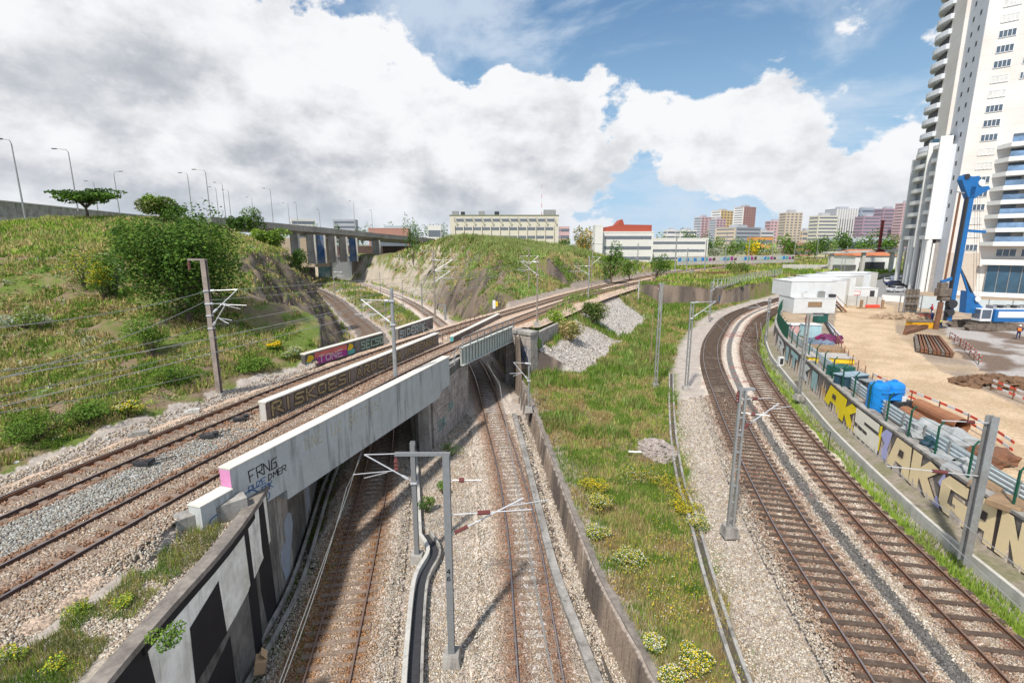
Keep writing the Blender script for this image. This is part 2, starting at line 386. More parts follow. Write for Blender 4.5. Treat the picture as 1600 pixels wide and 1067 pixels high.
mRustPole=mat('weathered_pole',(.33,.27,.23),.85,c2=(.20,.17,.15),amt=.7,s2=1.8,var=.2,scale=10)
mRail=mat('railhead_steel',(.42,.36,.34),.28,.85,var=.1)
mRailR=mat('rusty_rail',(.17,.085,.05),.85,c2=(.10,.055,.04),amt=.6,s2=3,var=.25,scale=9)
mSlW=mat('tarred_wood',(.085,.06,.046),.95,c2=(.15,.11,.085),amt=.6,s2=2.5,var=.3,scale=9)
mSlG=mat('dusty_sleeper',(.25,.19,.15),.95,c2=(.17,.115,.08),amt=.7,s2=1.5,var=.25,scale=9)
mRust=mat('rust',(.22,.10,.055),.9,c2=(.12,.07,.05),amt=.6,s2=2,var=.25,scale=8)
mDark=mat('dark_metal',(.045,.045,.05),.6,var=.2,scale=6)
mIns=mat('brown_insulator',(.14,.035,.03),.35,spec=.6)
mWhite=mat('white_paint',(.74,.75,.76),.6,var=.06,scale=3)
mAlu=mat('bright_steel',(.62,.63,.65),.4,.3,var=.08)
mWire=mat('contact_wire',(.30,.30,.29),.45,.2)
mBlack=mat('black_paint',(.02,.02,.025),.7)
mWood=mat('timber',(.33,.22,.13),.9,c2=(.22,.15,.10),amt=.6,s2=2,var=.2,scale=8)
# ================================================================ TERRAIN
def lerp(a,b,t): return a+(b-a)*t[...,None]
def poly_px(pts,z): return [tuple(P(a,b,z))[:2] for a,b in pts]
ROADPOLY=poly_px([(1335,420),(1345,440),(1315,462),(1300,520),(1340,570),(1420,640),(1500,700),(1600,770),(1900,960),(1900,760),(1600,640),(1470,580),(1400,520),(1395,480),(1370,470)],4.7)
TARMAC=poly_px([(1318,425),(1345,438),(1320,462),(1355,466),(1365,470),(1425,470),(1440,455),(1405,440),(1398,425),(1360,418)],4.7)
PIT=poly_px([(1475,505),(1520,498),(1600,500),(1900,560),(1900,690),(1600,600),(1540,585),(1490,545)],4.7)
def gravel_mask(X,Y,I):
    n=(fbm(X/2.5,Y/2.5,61,4)-.5); a=sm(Y+n*14,77,80)*(1-sm(Y+n*14,101,104)); b=sm(I['e']+n*4,2.6,3.4)*(1-sm(Y,74,78))*sm(Y,56,57)
    return I['strip']*(I['e']>0)*(I['e']<8.4+n*2)*np.clip(a+b,0,1)
def ground_color(X,Y,Z,I,slope):
    n1=fbm(X/1.3,Y/1.3,71,5); n2=fbm(X/5,Y/5,81,4); n3=fbm(X/.5,Y/.5,91,3); n4=fbm(X/16,Y/16,95,3)
    C=lambda *c: np.broadcast_to(np.array(c,float),X.shape+(3,))
    green=lerp(C(.085,.125,.026),C(.15,.19,.035),n3); dry=lerp(C(.27,.22,.10),C(.18,.135,.07),n3); soil=lerp(C(.15,.10,.075),C(.24,.18,.13),n3)
    col=lerp(green,dry,sm(n1*.6+n2*.4,.42,.62)); col=lerp(col,soil,sm(n2*.5+n1*.5,.50,.66)*.8)
    # bright mown grass on the crest of the left hill
    crest=(X<-30)&(Z>15.4); col=lerp(col,lerp(C(.17,.25,.035),C(.25,.29,.07),n1),crest*1.0)
    # ballast areas
    bal=lerp(C(.50,.44,.39),C(.34,.29,.25),n3)
    rustb=lerp(C(.40,.27,.18),C(.30,.19,.12),n3)
    nearp=sm(n2,.40,.60)
    w=(I['dD']<5.2+n1*1.5)&~I['low']; col=lerp(col,bal,w*1.0)
    fl=(I['sL']<0)&(Y<24)&(I['sD']>0)&~I['low']; col=lerp(col,lerp(bal,C(.30,.27,.2),sm(I['dD'],6,10)),fl*1.0)
    # lower bed
    lowc=lerp(bal,rustb,sm(n1,.45,.7)*.5)
    dm=np.minimum(I['d1'],I['d2'])
    lowc=lerp(lowc,lerp(green*.8,soil,sm(n1,.4,.6)),sm(dm,3.2,5)*sm(Y,60,72))
    lowc=lerp(lowc,C(.42,.38,.35),sm(dm,3.5,5)*sm(Y,60,72)*sm(n2,.52,.6))
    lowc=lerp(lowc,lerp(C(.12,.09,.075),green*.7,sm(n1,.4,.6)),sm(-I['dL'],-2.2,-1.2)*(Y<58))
    col=lerp(col,lowc,I['low']*1.0)
    # grass strip
    d3,_,_=pdist(X,Y,c3)
    st=lerp(col,lerp(bal,soil,.3*np.ones(X.shape)),sm(-I['dR'],-2.2,-.6)*(Y<57))
    st=lerp(st,bal,sm(-d3,-4.3-n1*1.2,-3.0-n1*1.2))
    k=I['dK']; ks=sm(-k,-3.4,-2.6)
    st=lerp(st,lerp(C(.13,.20,.03),C(.20,.26,.05),n3),ks)
    st=lerp(st,C(.33,.29,.25),sm(-k,-1.7,-1.5))
    col=lerp(col,st,I['strip']*1.0)
    # gravel slope of the embankment
    gs=I['strip']&(I['e']>0)&(I['e']<8.2)&(Y>55); g2=sm(fbm(X/3.5,Y/3.5,61,3),.40,.50)
    pale=lerp(C(.54,.50,.46),C(.40,.37,.34),n3)
    col=lerp(col,pale,gravel_mask(X,Y,I))
    # rock faces
    rock=lerp(C(.085,.068,.058),C(.20,.155,.12),sm(n1,.35,.65)); rock=lerp(rock,C(.44,.38,.31),sm(Y,120,160)*.95)
    col=lerp(col,rock,sm(slope,.9,1.4)*((np.minimum(I['dL'],I['dR'])<15)|((Y>104)&(X>8)&(X<64))))
    # construction site
    sand=lerp(C(.56,.42,.28),C(.44,.32,.20),sm(n1*.5+n2*.5,.35,.65)); mud=lerp(C(.34,.27,.21),C(.22,.17,.13),n1)
    sc=lerp(mud,sand,sm(n2,.35,.6)*.6); sc=lerp(sc,sand,inside(X+2.4*(n2-.5),Y+4*(n2-.5),ROADPOLY)*1.0)
    sc=lerp(sc,lerp(C(.40,.37,.35),C(.17,.12,.09),sm(n2,.48,.6)),inside(X+4*(n1-.5),Y+4*(n1-.5),PIT)*1.0)
    sc=lerp(sc,lerp(C(.27,.26,.26),C(.22,.215,.21),n1),inside(X,Y,TARMAC)*1.0)
    col=lerp(col,sc,I['site']*1.0)
    # yards and dry land beyond the line
    far=(Y>150)&(X>50)&~I['site']&~I['strip']; col=lerp(col,lerp(C(.42,.38,.20),C(.22,.26,.07),sm(n4,.4,.6)),far*sm(I['dD'],5,7))
    col=lerp(col,lerp(C(.40,.34,.29),C(.28,.22,.18),n3),((I['dD']<6)&~I['low']&(Y>60))*1.0)
    return col
def terrain():
    ns,nr=760,560
    s=np.linspace(-1.62,1.62,ns); y=6.5*(460/6.5)**np.linspace(0,1,nr)
    Y,Sg=np.meshgrid(y,s,indexing='ij'); X=Sg*(Y+4)
    Z,I=height(X,Y,True)
    gy=np.gradient(Z,axis=0)/np.gradient(Y,axis=0); gx=np.gradient(Z,axis=1)/np.gradient(X,axis=1)
    slope=np.hypot(gx,gy)
    col=ground_color(X,Y,Z,I,slope)
    idx=np.arange(ns*nr).reshape(nr,ns)
    f=np.stack([idx[:-1,:-1],idx[:-1,1:],idx[1:,1:],idx[1:,:-1]],-1).reshape(-1,4)
    o=npmesh('ground',np.stack([X,Y,Z],-1).reshape(-1,3),f,mGround,col=col.reshape(-1,3),smooth=False); tag(o,kind='structure')
    # the plain beyond
    n=60; a=np.linspace(-1,1,n); xx=a*7000; yy=np.linspace(0,1,n)**2*9000+440
    XX,YY=np.meshgrid(xx,yy); ZZ=7+0*XX+ (fbm(XX/400,YY/400,5,3)-.5)*3
    ZZ=np.where(YY<470,3.,ZZ)
    idx=np.arange(n*n).reshape(n,n); f=np.stack([idx[:-1,:-1],idx[:-1,1:],idx[1:,1:],idx[1:,:-1]],-1).reshape(-1,4)
    c=lerp(np.broadcast_to(np.array((.12,.14,.06)),XX.shape+(3,)),np.broadcast_to(np.array((.28,.25,.2)),XX.shape+(3,)),fbm(XX/150,YY/150,6,3))
    o=npmesh('plain',np.stack([XX,YY,ZZ],-1).reshape(-1,3),f,mGround,col=c.reshape(-1,3)); tag(o,kind='structure')
    return
terrain()
# ================================================================ TRACKS
def seg(c,y0,y1): return c[(c[:,1]>=y0)&(c[:,1]<=y1)]
def ballast(name,c,half,z,y0,y1,stain=1.,base=(.50,.45,.40),rust=(.30,.17,.10),rails=(.83,),depth=.35,two=None,extra=None,crest=0,mid=0.,clipr=0):
    c=catmull(seg(c,y0,y1)[::3],.35) if len(seg(c,y0,y1))>6 else seg(c,y0,y1)
    prof=np.linspace(-half-.8,half+.8,int((half+.8)*2/.13)); m=len(prof)
    t=np.gradient(c,axis=0); t/=np.linalg.norm(t,axis=1)[:,None]
    U=np.broadcast_to(prof,(len(c),m)).copy()
    if clipr: U=np.minimum(U,(clipr+1.35*(1-sm(c[:,1],13,18.5)+sm(c[:,1],60,66)))[:,None])
    X=c[:,None,0]+t[:,None,1]*U; Y=c[:,None,1]-t[:,None,0]*U
    ed=fbm(X/1.2,Y/1.2,14,3); h=z-sm(np.abs(U)+(ed-.5)*.9,half-.25,half+.6)*depth+(fbm(X/.22,Y/.22,17,2)-.5)*.07
    h=h-.05*sm(.45-np.abs(np.abs(U)-.0),0,.4)*0
    n1=fbm(X/.35,Y/.35,18,3); n2=fbm(X/3,Y/3,19,3); n3=fbm(X/1.1,Y/9,23,3)
    C=lambda q: np.broadcast_to(np.array(q,float),X.shape+(3,))
    col=lerp(C(base)*1.08,C(base)*.78,n1)
    d=np.abs(np.abs(U-mid)-.83) if two is None else np.minimum(np.abs(np.abs(U-two[0])-.83),np.abs(np.abs(U-two[1])-.83))
    st=np.exp(-(d/.40)**2)*stain*(.55+1.0*n3); col=lerp(col,lerp(C(rust)*1.25,C(rust)*.75,n1),np.clip(st,0,.95))
    if extra: col=extra(col,U,X,Y,n1,n2,C)
    idx=np.arange(len(c)*m).reshape(len(c),m); f=np.stack([idx[:-1,:-1],idx[:-1,1:],idx[1:,1:],idx[1:,:-1]],-1).reshape(-1,4)
    o=npmesh(name,np.stack([X,Y,h],-1).reshape(-1,3),f,mBallast,col=col.reshape(-1,3)); return tag(o,kind='structure')
mBallast=mat('ballast_stone',(1,1,1),.95,vc=True,var=.1,scale=3,vor=17,bump=.6,bs=18,vcon=.5)
def ex12(side):
    def fn(col,U,X,Y,n1,n2,C):
        if side==1:
            col=lerp(col,lerp(C((.42,.22,.08)),C((.30,.15,.07)),n1),sm(-U,.45,1.1)*(1-sm(-U,1.5,2.3))*sm(n2,.25,.5)*.8)
            dk=sm(Y,34,46)*.75; col=col*(1-dk[...,None]*.8)  # shade under the bridge painted in: ballast colour darkens from the beam onward
        else:
            col=lerp(col,C((.33,.17,.09)),sm(-U,.8,1.2)*(1-sm(-U,1.5,2.0))*.55)
            col=lerp(col,C((.44,.43,.42)),(np.abs(U)<.55)*.6)
        return col
    return fn
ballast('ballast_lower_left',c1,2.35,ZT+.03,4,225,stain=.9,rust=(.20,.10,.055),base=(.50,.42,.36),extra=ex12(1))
ballast('ballast_lower_right',c2,2.5,ZT+.03,4,286,stain=.8,rust=(.26,.13,.08),base=(.58,.50,.43),extra=ex12(2))
def exd(col,U,X,Y,n1,n2,C):
    col=lerp(col,C((.44,.44,.43))*(.8+.4*n1[...,None]),np.exp(-((U+.35)/.85)**2)*sm(-Y,-27,-19)*.95)
    col=lerp(col,C((.36,.20,.12)),np.exp(-((U-.3)/.7)**2)*sm(Y,19,24)*(1-sm(Y,28,36))*.75)
    return col
ballast('ballast_upper',cAB,5.0,ZD-.16,2,400,stain=1.0,rust=(.27,.125,.06),base=(.55,.41,.31),two=(-2.35,2.35),depth=.4,extra=exd,clipr=4.45)
def ex3(col,U,X,Y,n1,n2,C):
    col=lerp(col,C((.16,.15,.14))*(.8+.5*n1[...,None]),(np.abs(U+.15)<.27+.12*n2)*1.0)
    col=lerp(col,C((.07,.055,.045))*(.7+.8*n1[...,None]),np.exp(-((U+2.1)/.55)**2)*sm(n2,.2,.5)*.95)
    col=lerp(col,C((.30,.11,.09)),sm(n1*.5+n2*.5,.60,.68)*.8)
    return col
c34=(c3[:,None,:]*0).reshape(-1,2)
_k=[]
for q in c3:
    d=np.hypot(c4[:,0]-q[0],c4[:,1]-q[1]); j=d.argmin(); _k.append((q+c4[j])/2)
c34=np.array(_k); c34=catmull(c34[::6],1.)
ballast('ballast_right',c34,3.45,ZR-.03,3,186,stain=.75,rust=(.20,.10,.065),base=(.64,.55,.46),two=(-2.1,2.15),extra=ex3)
mRailK=mat('dark_rail',(.07,.045,.04),.6,c2=(.10,.055,.04),amt=.6,s2=3,var=.25,scale=9)
def track(c,z,label,y0,y1,sl_mat,sl_h,space,head,check=None,slen=2.6,group=None,body=None,swid=.24):
    c=catmull(seg(c,y0,y1)[::4],.5)
    t=thing('railway_track',(c[0,0],c[0,1],z),label,'railway track',group)
    for s in(-1,1):
        r=offs(c,s*.87); prof=[(-.07,0),(-.07,.02),(-.015,.03),(-.015,.12),(-.036,.13),(-.036,.165)]
        prof=prof+[(-a,b) for a,b in prof[::-1]]
        o=MB().sweep(r,prof,z).build('rail',body or mRailR,t,world=True)
        h=MB().sweep(r,[(-.034,.166),(.034,.166),(.030,.173),(-.030,.173)][::-1],z).build('running_surface',head,o,world=True)
        me=h.data
    if check is not None:
        MB().sweep(offs(seg(c,*check),-.72),[(-.03,0),(-.03,.16),(.03,.16),(.03,0)],z).build('guard_rail',mRailR,t,world=True)
    s=np.r_[0,np.cumsum(np.linalg.norm(np.diff(c,axis=0),axis=1))]; n=int(s[-1]/space)
    tx=np.gradient(c,axis=0)
    sw_=swid; base=None; rest=MB(); cnt=0
    for i in range(n):
        q=(i+.3+rnd.uniform(-.05,.05))*space; x,y=np.interp(q,s,c[:,0]),np.interp(q,s,c[:,1]); a=math.atan2(np.interp(q,s,tx[:,1]),np.interp(q,s,tx[:,0]))-math.pi/2+rnd.uniform(-.015,.015)
        if y<9: continue
        zz=z+sl_h-.08+rnd.uniform(-.012,.012)
        if cnt<100:
            if base is None:
                base=MB().box((0,0,0),(slen,sw_,.16)).build('sleeper',sl_mat,t); o=base
            else:
                o=base.copy(); COL.objects.link(o); o.parent=t
            o.location=(x-c[0,0],y-c[0,1],zz-z); o.rotation_euler=(0,0,a)
        elif y<150: rest.box((x,y,zz),(slen,sw_,.16),rz=a)
        cnt+=1
    if rest.v: tag(rest.build('sleeper',sl_mat,t,world=True),kind='stuff')
    return t
mHeadR=mat('brown_railhead',(.30,.20,.16),.45,.5,var=.2)
track(cA,ZD-.15,'rusty track with doubled rails along the foot of the grassy hill',3,400,mSlG,.055,.68,mRail,check=(9,31),body=mRailK)
track(cB,ZD-.15,'nearer of the two raised tracks, running beside the long grey bridge beam',3,400,mSlG,.035,.62,mRail,body=mRailK)
track(c1,ZT,'sunken track passing under the long grey beam beside the sooty retaining wall',6,222,mSlG,.075,.6,mHeadR)
track(c2,ZT,'sunken track passing under the pale green steel span, with dark shiny rails',6,280,mSlG,.06,.6,mRail,body=mRailK)
track(c3,ZR,'curving track on dark tarred sleepers, left one of the pair by the weedy strip',6,185,mSlW,.065,.64,mRail,swid=.22)
track(c4,ZR,'curving brown rusted track nearest the long graffiti wall',6,182,mat('brown_wood_sleeper',(.12,.085,.065),.95,c2=(.07,.05,.04),amt=.7,s2=2,var=.3,scale=9),.06,.82,mHeadR,swid=.22)
# ================================================================ BRIDGE
mConcM=mat('stained_coping',(.27,.235,.205),.95,c2=(.15,.13,.115),amt=.8,s2=1.1,var=.3,scale=5,bump=.3)
def frm(a,b):      # unit direction and right-hand normal in plan
    d=Vector((b[0]-a[0],b[1]-a[1],0)).normalized(); return d,Vector((d.y,-d.x,0))
def slabline(mb,a,b,off,w,z0,z1,ext=0):     # box along a->b shifted to the right by off, width w
    d,n=frm(a,b); a=Vector((a[0],a[1],0))-d*ext+n*off; b=Vector((b[0],b[1],0))+d*ext+n*off
    mb.bar((a.x,a.y,(z0+z1)/2),(b.x,b.y,(z0+z1)/2),w,z1-z0); return mb
def stroke(mb,pts,o,ax,ay,w,th=.012):        # a painted line in a plane
    for p,q in zip(pts,pts[1:]):
        dx,dy=q[0]-p[0],q[1]-p[1]; L=math.hypot(dx,dy)
        if L<1e-4: continue
        dx/=L;dy/=L; e=w*.45; p2=(p[0]-dx*e,p[1]-dy*e); q2=(q[0]+dx*e,q[1]+dy*e); nx,ny=-dy*w/2,dx*w/2
        mb.plate([(p2[0]-nx,p2[1]-ny),(q2[0]-nx,q2[1]-ny),(q2[0]+nx,q2[1]+ny),(p2[0]+nx,p2[1]+ny)],o,ax,ay,th)
LET={'R':[[(0,0),(0,1),(.7,1),(.7,.55),(.1,.5)],[(.25,.5),(.8,0)]],'I':[[(.3,0),(.3,1)]],'S':[[(.8,.9),(.1,.95),(.05,.55),(.75,.5),(.75,.05),(0,.1)]],'K':[[(0,0),(0,1)],[(.75,1),(.05,.5),(.8,0)]],
 'O':[[(.1,.1),(.05,.9),(.75,.9),(.75,.1),(.1,.1)]],'E':[[(.8,1),(0,1),(0,0),(.8,0)],[(0,.5),(.6,.5)]],'!':[[(.3,1),(.3,.35)],[(.3,.1),(.3,.0)]],'A':[[(0,0),(.35,1),(.75,0)],[(.15,.4),(.6,.4)]],
 'D':[[(0,0),(0,1),(.6,.85),(.7,.3),(0,0)]],'N':[[(0,0),(0,1),(.7,0),(.7,1)]],'F':[[(0,0),(0,1),(.7,1)],[(0,.5),(.5,.5)]],'U':[[(0,1),(.05,.05),(.7,.05),(.75,1)]],'Z':[[(0,1),(.7,1),(0,0),(.7,0)]],
 'B':[[(0,0),(0,1),(.6,.9),(.55,.55),(0,.5),(.7,.4),(.7,.05),(0,0)]],'T':[[(.35,0),(.35,1)],[(0,1),(.75,1)]],'M':[[(0,0),(.05,1),(.4,.4),(.75,1),(.8,0)]],'G':[[(.8,.9),(.1,.9),(.05,.1),(.8,.1),(.8,.5),(.45,.5)]],
 'C':[[(.8,.9),(.15,.95),(.05,.1),(.8,.05)]],'V':[[(0,1),(.4,0),(.8,1)]],'Y':[[(0,1),(.4,.5),(.8,1)],[(.4,.5),(.4,0)]],'L':[[(0,1),(0,0),(.7,0)]],'P':[[(0,0),(0,1),(.7,.9),(.65,.5),(0,.45)]],
 '4':[[(.6,0),(.6,1),(0,.35),(.8,.35)]],'6':[[(.7,.95),(.15,.7),(.05,.1),(.7,.05),(.7,.5),(.1,.5)]],'H':[[(0,0),(0,1)],[(.7,0),(.7,1)],[(0,.5),(.7,.5)]],' ':[]}
def word(mb,txt,o,ax,ay,x0,y0,h,w,lw,gap=.25,jit=.0,th=.012):
    x=x0
    for ch in txt:
        k=1 if ch not in 'I!' else .6
        for s in LET[ch]: stroke(mb,[(x+p[0]*w*k+rnd.uniform(-jit,jit),y0+p[1]*h+rnd.uniform(-jit,jit)) for p in s],o,ax,ay,lw,th)
        x+=w*(.8*k+gap)
    return x
mPBrown=mat('brown_painted_panel',(.20,.155,.135),.9,c2=(.30,.24,.20),amt=.8,s2=.9,var=.2,scale=4,streak=.3)
mInk=mat('black_spray',(.02,.018,.02),.8); mTan=mat('gold_spray',(.42,.32,.17),.8,var=.2,scale=3); mPale=mat('pale_spray',(.55,.52,.50),.8,var=.15,scale=3)
mPink=mat('pink_spray',(.58,.24,.42),.8,var=.15,scale=4); mBlueS=mat('blue_spray',(.06,.13,.30),.8,var=.2,scale=3); mTeal=mat('teal_spray',(.10,.36,.36),.8,var=.2)
mYelS=mat('yellow_spray',(.72,.50,.03),.8,var=.08); mPurp=mat('purple_spray',(.33,.05,.26),.8,var=.2,scale=4); mRedS=mat('coral_spray',(.60,.16,.14),.8,var=.15); mOcl=mat('faded_ochre_spray',(.52,.47,.34),.9,var=.2)
bA=P(342,729,7.6); bB=P(692,556,7.6)
BD,BN=frm(bA,bB)
bridge=thing('rail_bridge',(-9,30,0),'concrete railway bridge with a long grey painted beam and a green-grey steel span','bridge')
sA0=P(719,543,7.15); sB0=P(799,510,7.15)
# deck slab over the gap
deckL=[tuple(q) for q in offs(seg(cAB,15,70),-5.3)]; deckR=[(-12.6,16.5)]+[(bA.x,bA.y)]+[(bB.x,bB.y)]+[(-3.6,45),(1.2,62),(3.4,66)]
mb=MB().prism([q for q in deckL if 26<q[1]<64]+[(1.2,63.5),(sB0.x-.1,sB0.y),(sA0.x-.1,sA0.y),(bB.x-.2,bB.y),(bA.x-.2,bA.y+3)][::1],5.25,5.95)
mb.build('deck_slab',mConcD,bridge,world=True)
# long beam
o3=Vector((bA.x,bA.y,0)); LB=(bB-bA).length
mb=MB().plate([(0,4.85+.0),(0,7.6),(LB,7.6),(LB,5.15),(LB-1.3,5.15),(LB-1.9,4.62),(2.6,4.62),(2.6,4.85)][::1],o3,BD,Vector((0,0,1)),-.0001)
poly=[(0,5.2),(0,7.56),(LB,7.56),(LB,5.2),(LB-1.4,5.2),(LB-2.0,4.7),(2.9,4.7),(2.9,5.2)]
beam=MB().plate(poly,o3+BN*.55,BD,Vector((0,0,1)),-.55) if False else MB().plate(poly,o3,BD,Vector((0,0,1)),.55)
bm=beam.build('main_beam',mBeam,bridge,world=True)
FACE=BD.cross(Vector((0,0,1)))       # outward = +BN side
MB().plate([(-.03,-.03),(LB+.03,-.03),(LB+.03,.60),(-.03,.60)],o3+Vector((0,0,7.56)),BD,BN,-.0 or -.05).build('coping',mCop,bm,world=True)
# low stepped nose at the near end
MB().plate([(-1.5,5.3),(-1.5,6.7),(-.004,6.7),(-.004,5.3)],o3,BD,Vector((0,0,1)),.62).build('end_block',mBeam,bridge,world=True)
MB().plate([(-1.53,6.704),(-.02,6.704),(-.02,6.75),(-1.53,6.75)],o3-BN*.02,BD,Vector((0,0,1)),.66).build('end_coping',mCop,bridge,world=True)
MB().plate([(.0,6.76),(0,7.5),(.55,7.5),(.55,6.76)],o3+BD*-.004,BN,Vector((0,0,1)),-.012).build('pink_panel',mPink,bm,world=True)
fo=o3+BN*.552
g=MB(); word(g,'FRNG',fo,BD,Vector((0,0,1)),.9,6.55,.5,.42,.045,.15,.03); word(g,'DMER',fo,BD,Vector((0,0,1)),1.9,6.15,.28,.30,.035,.12,.02)
g.build('black_tag',mInk,bm,world=True)
def blobline(mb,cx,cy,rx,ry,n,ph,o,ax,ay,w):
    pts=[(cx+rx*math.cos(t)*(1+.18*math.sin(3*t+ph)),cy+ry*math.sin(t)*(1+.2*math.cos(2*t+ph))) for t in np.linspace(0,2*math.pi,n)]; stroke(mb,pts,o,ax,ay,w)
fo2=o3+BN*.622
g=MB()
blobline(g,-.85,5.75,.36,.38,14,0,fo2,BD,Vector((0,0,1)),.05); blobline(g,-.3,5.8,.25,.33,14,1,fo2,BD,Vector((0,0,1)),.05)
blobline(g,.9,5.75,.5,.42,16,2,fo,BD,Vector((0,0,1)),.05); blobline(g,1.5,5.55,.35,.3,12,3,fo,BD,Vector((0,0,1)),.045)
word(g,'DUZE',fo,BD,Vector((0,0,1)),.8,6.15,.25,.26,.035,.12,.02); word(g,'SRK',fo,BD,Vector((0,0,1)),1.45,5.75,.3,.25,.04,.1,.02)
g.build('blue_tag',mBlueS,bm,world=True)
x=4.3
for wd in ('ONE','UZ','BETTES'):
    g=MB(); x=word(g,wd,fo,BD,Vector((0,0,1)),x,6.55,.62,.42,.05,.42,.03)+.5; g.build('ochre_word',mOcl,bm,world=True)
# centre parapets with graffiti
def parapet(px0,px1,name,label,zb,zt,th=.42,mface=mPBrown,grp=None):
    a=P(px0[0],px0[1],zt); b=P(px1[0],px1[1],zt); d,n=frm(a,b); L=(b-a).length
    t=thing(name,(a.x,a.y,zb),label,'parapet wall',grp)
    MB().plate([(0,zb),(L,zb),(L,zt-.07),(0,zt-.07)],Vector((a.x,a.y,0))-n*th/2,d,Vector((0,0,1)),th).build('wall',mface,t,world=True)
    MB().plate([(-.04,-th/2-.07),(L+.04,-th/2-.07),(L+.04,th/2+.07),(-.04,th/2+.07)],Vector((a.x,a.y,zt-.07)),d,n,-.08).build('coping',mCop,t,world=True)
    return t,Vector((a.x,a.y,0))+n*(th/2+.002),d,L
t,o,d,L=parapet((410,627),(682,520),'graffiti_parapet','low brown parapet between the tracks lettered RISKOES ARDE in gold and black',6.2,7.55)
MB().plate([(-.004,6.3),(-.004,7.45),(.0,7.45),(.0,6.3)],o,d,Vector((0,0,1)),.001)
MB().bar(tuple((o-d*.02)+Vector((0,0,6.2))-Vector((d.y,-d.x,0))*.2),tuple((o-d*.02)+Vector((0,0,7.46))-Vector((d.y,-d.x,0))*.2),.05,.40).build('end_face',mConcL,t,world=True)
x=.5; sc_=L/24.5
def outlined(txt,x,w,h,y0,lw,gap):
    fill=MB(); ink=MB(); x1=word(fill,txt,o,d,Vector((0,0,1)),x,y0,h,w,lw,gap,0,.010); word(ink,txt,o,d,Vector((0,0,1)),x,y0,h,w,lw+.10,gap,0,.005); fill.build('gold_word',mTan,t,world=True); ink.build('black_outline',mInk,t,world=True); return x1
x=outlined('RISKOES!',.5*sc_,1.05*sc_,.72,6.58,.17,.30)
x=outlined('ARDE',x+.35,.95*sc_,.66,6.6,.15,.3)
x2=outlined('EGA',x+.5,.85*sc_,.7,6.55,.14,.2); x3=outlined('UNE',x2+.5,.8*sc_,.6,6.65,.12,.25); outlined('EARHC',x3+.4,.7*sc_,.6,6.65,.12,.22)
t,o,d,L=parapet((706,525),(779,490),'low_parapet','short low parapet between the tracks beyond the steel span, teal paint on its near end',6.2,6.95,.36)
MB().bar(tuple(o-d*.03+Vector((0,0,6.3))-Vector((d.y,-d.x,0))*.18),tuple(o-d*.03+Vector((0,0,6.88))-Vector((d.y,-d.x,0))*.18),.03,.34).build('teal_end',mTeal,t,world=True)
# far parapet, in two pieces
t,o,d,L=parapet((473,553),(596,519),'colourful_parapet','far parapet painted with a pink and purple panel and green and black letters',6.15,7.6,.4,mConcD)
ZU=Vector((0,0,1))
MB().plate([(1.1,6.4),(5.2,6.4),(5.2,7.45),(1.1,7.45)],o,d,ZU,.004).build('purple_panel',mPurp,t,world=True)
MB().plate([(1.1,7.0),(5.2,6.95),(5.2,7.45),(1.1,7.45)],o,d,ZU,.008).build('coral_band',mRedS,t,world=True)
g=MB(); word(g,'TONE',o,d,ZU,1.6,6.5,.6,.75,.09,.25,.02,.012); g.build('pale_letters',mPale,t,world=True)
for k in (0.1,5.25): g=MB(); g.plate([(k,6.85),(k+.3,7.42),(k+.8,7.3),(k+.9,7.0),(k+.5,6.8)],o,d,ZU,.008); g.build('yellow_patch',mYelS,t,world=True)
for k in (0.05,5.3): g=MB(); g.plate([(k,6.4),(k,6.8),(k+.5,6.9),(k+1.0,6.8),(k+1.0,6.4)],o,d,ZU,.006); g.build('teal_patch',mTeal,t,world=True)
g=MB(); word(g,'SECSO',o,d,ZU,7.3,6.5,.75,1.0*L/15,.24,.22,.02,.006); g.build('green_letters',mat('green_spray',(.07,.22,.15),.8,var=.3),t,world=True)
g=MB(); word(g,'SECSO',o,d,ZU,7.3,6.5,.75,1.0*L/15,.07,.22,.02,.012); g.build('white_outline',mPale,t,world=True)
t,o,d,L=parapet((619,513),(674,495),'far_graffiti_parapet','far parapet end covered in pale letters on black',6.15,7.6,.4,mConcD)
g=MB(); word(g,'SIDERIK',o,d,ZU,.4,6.45,.8,1.0*L/9,.2,.22,.03,.006); g.build('pale_letters',mPale,t,world=True)
g=MB(); word(g,'SIDERIK',o,d,ZU,.45,6.45,.8,1.0*L/9,.06,.22,.03,.012); g.build('teal_lines',mTeal,t,world=True)
# steel span
sA=P(719,543,7.15); sB=P(799,510,7.15); sd,sn=frm(sA,sB); SLn=(sB-sA).length
so3=Vector((sA.x,sA.y,0)); hb=zat((sA.y+sB.y)/2,551)  # lower flange
zb=5.45
st=thing('steel_span',(sA.x,sA.y,zb),'pale green steel girder span with ribs and a railing over the sunken track','bridge span')
MB().plate([(0,zb),(SLn,zb),(SLn,7.1),(0,7.1)],so3,sd,ZU,.1).build('girder',mSteelG,st,world=True)
MB().plate([(-.1,-.05),(SLn+.1,-.05),(SLn+.1,.35),(-.1,.35)],so3+Vector((0,0,7.11)),sd,sn,-.08).build('top_flange',mSteelG,st,world=True)
MB().plate([(-.1,-.05),(SLn+.1,-.05),(SLn+.1,.35),(-.1,.35)],so3+Vector((0,0,zb)),sd,sn,-.06).build('bottom_flange',mSteelG,st,world=True)
ns=19
for i in range(ns):
    u=SLn*(i+.5)/ns; q=so3+sd*u+sn*.2
    MB().bar((q.x,q.y,zb+.07),(q.x,q.y,7.03),.05,.2,up=sd).build('stiffener',mSteelG,st,world=True)
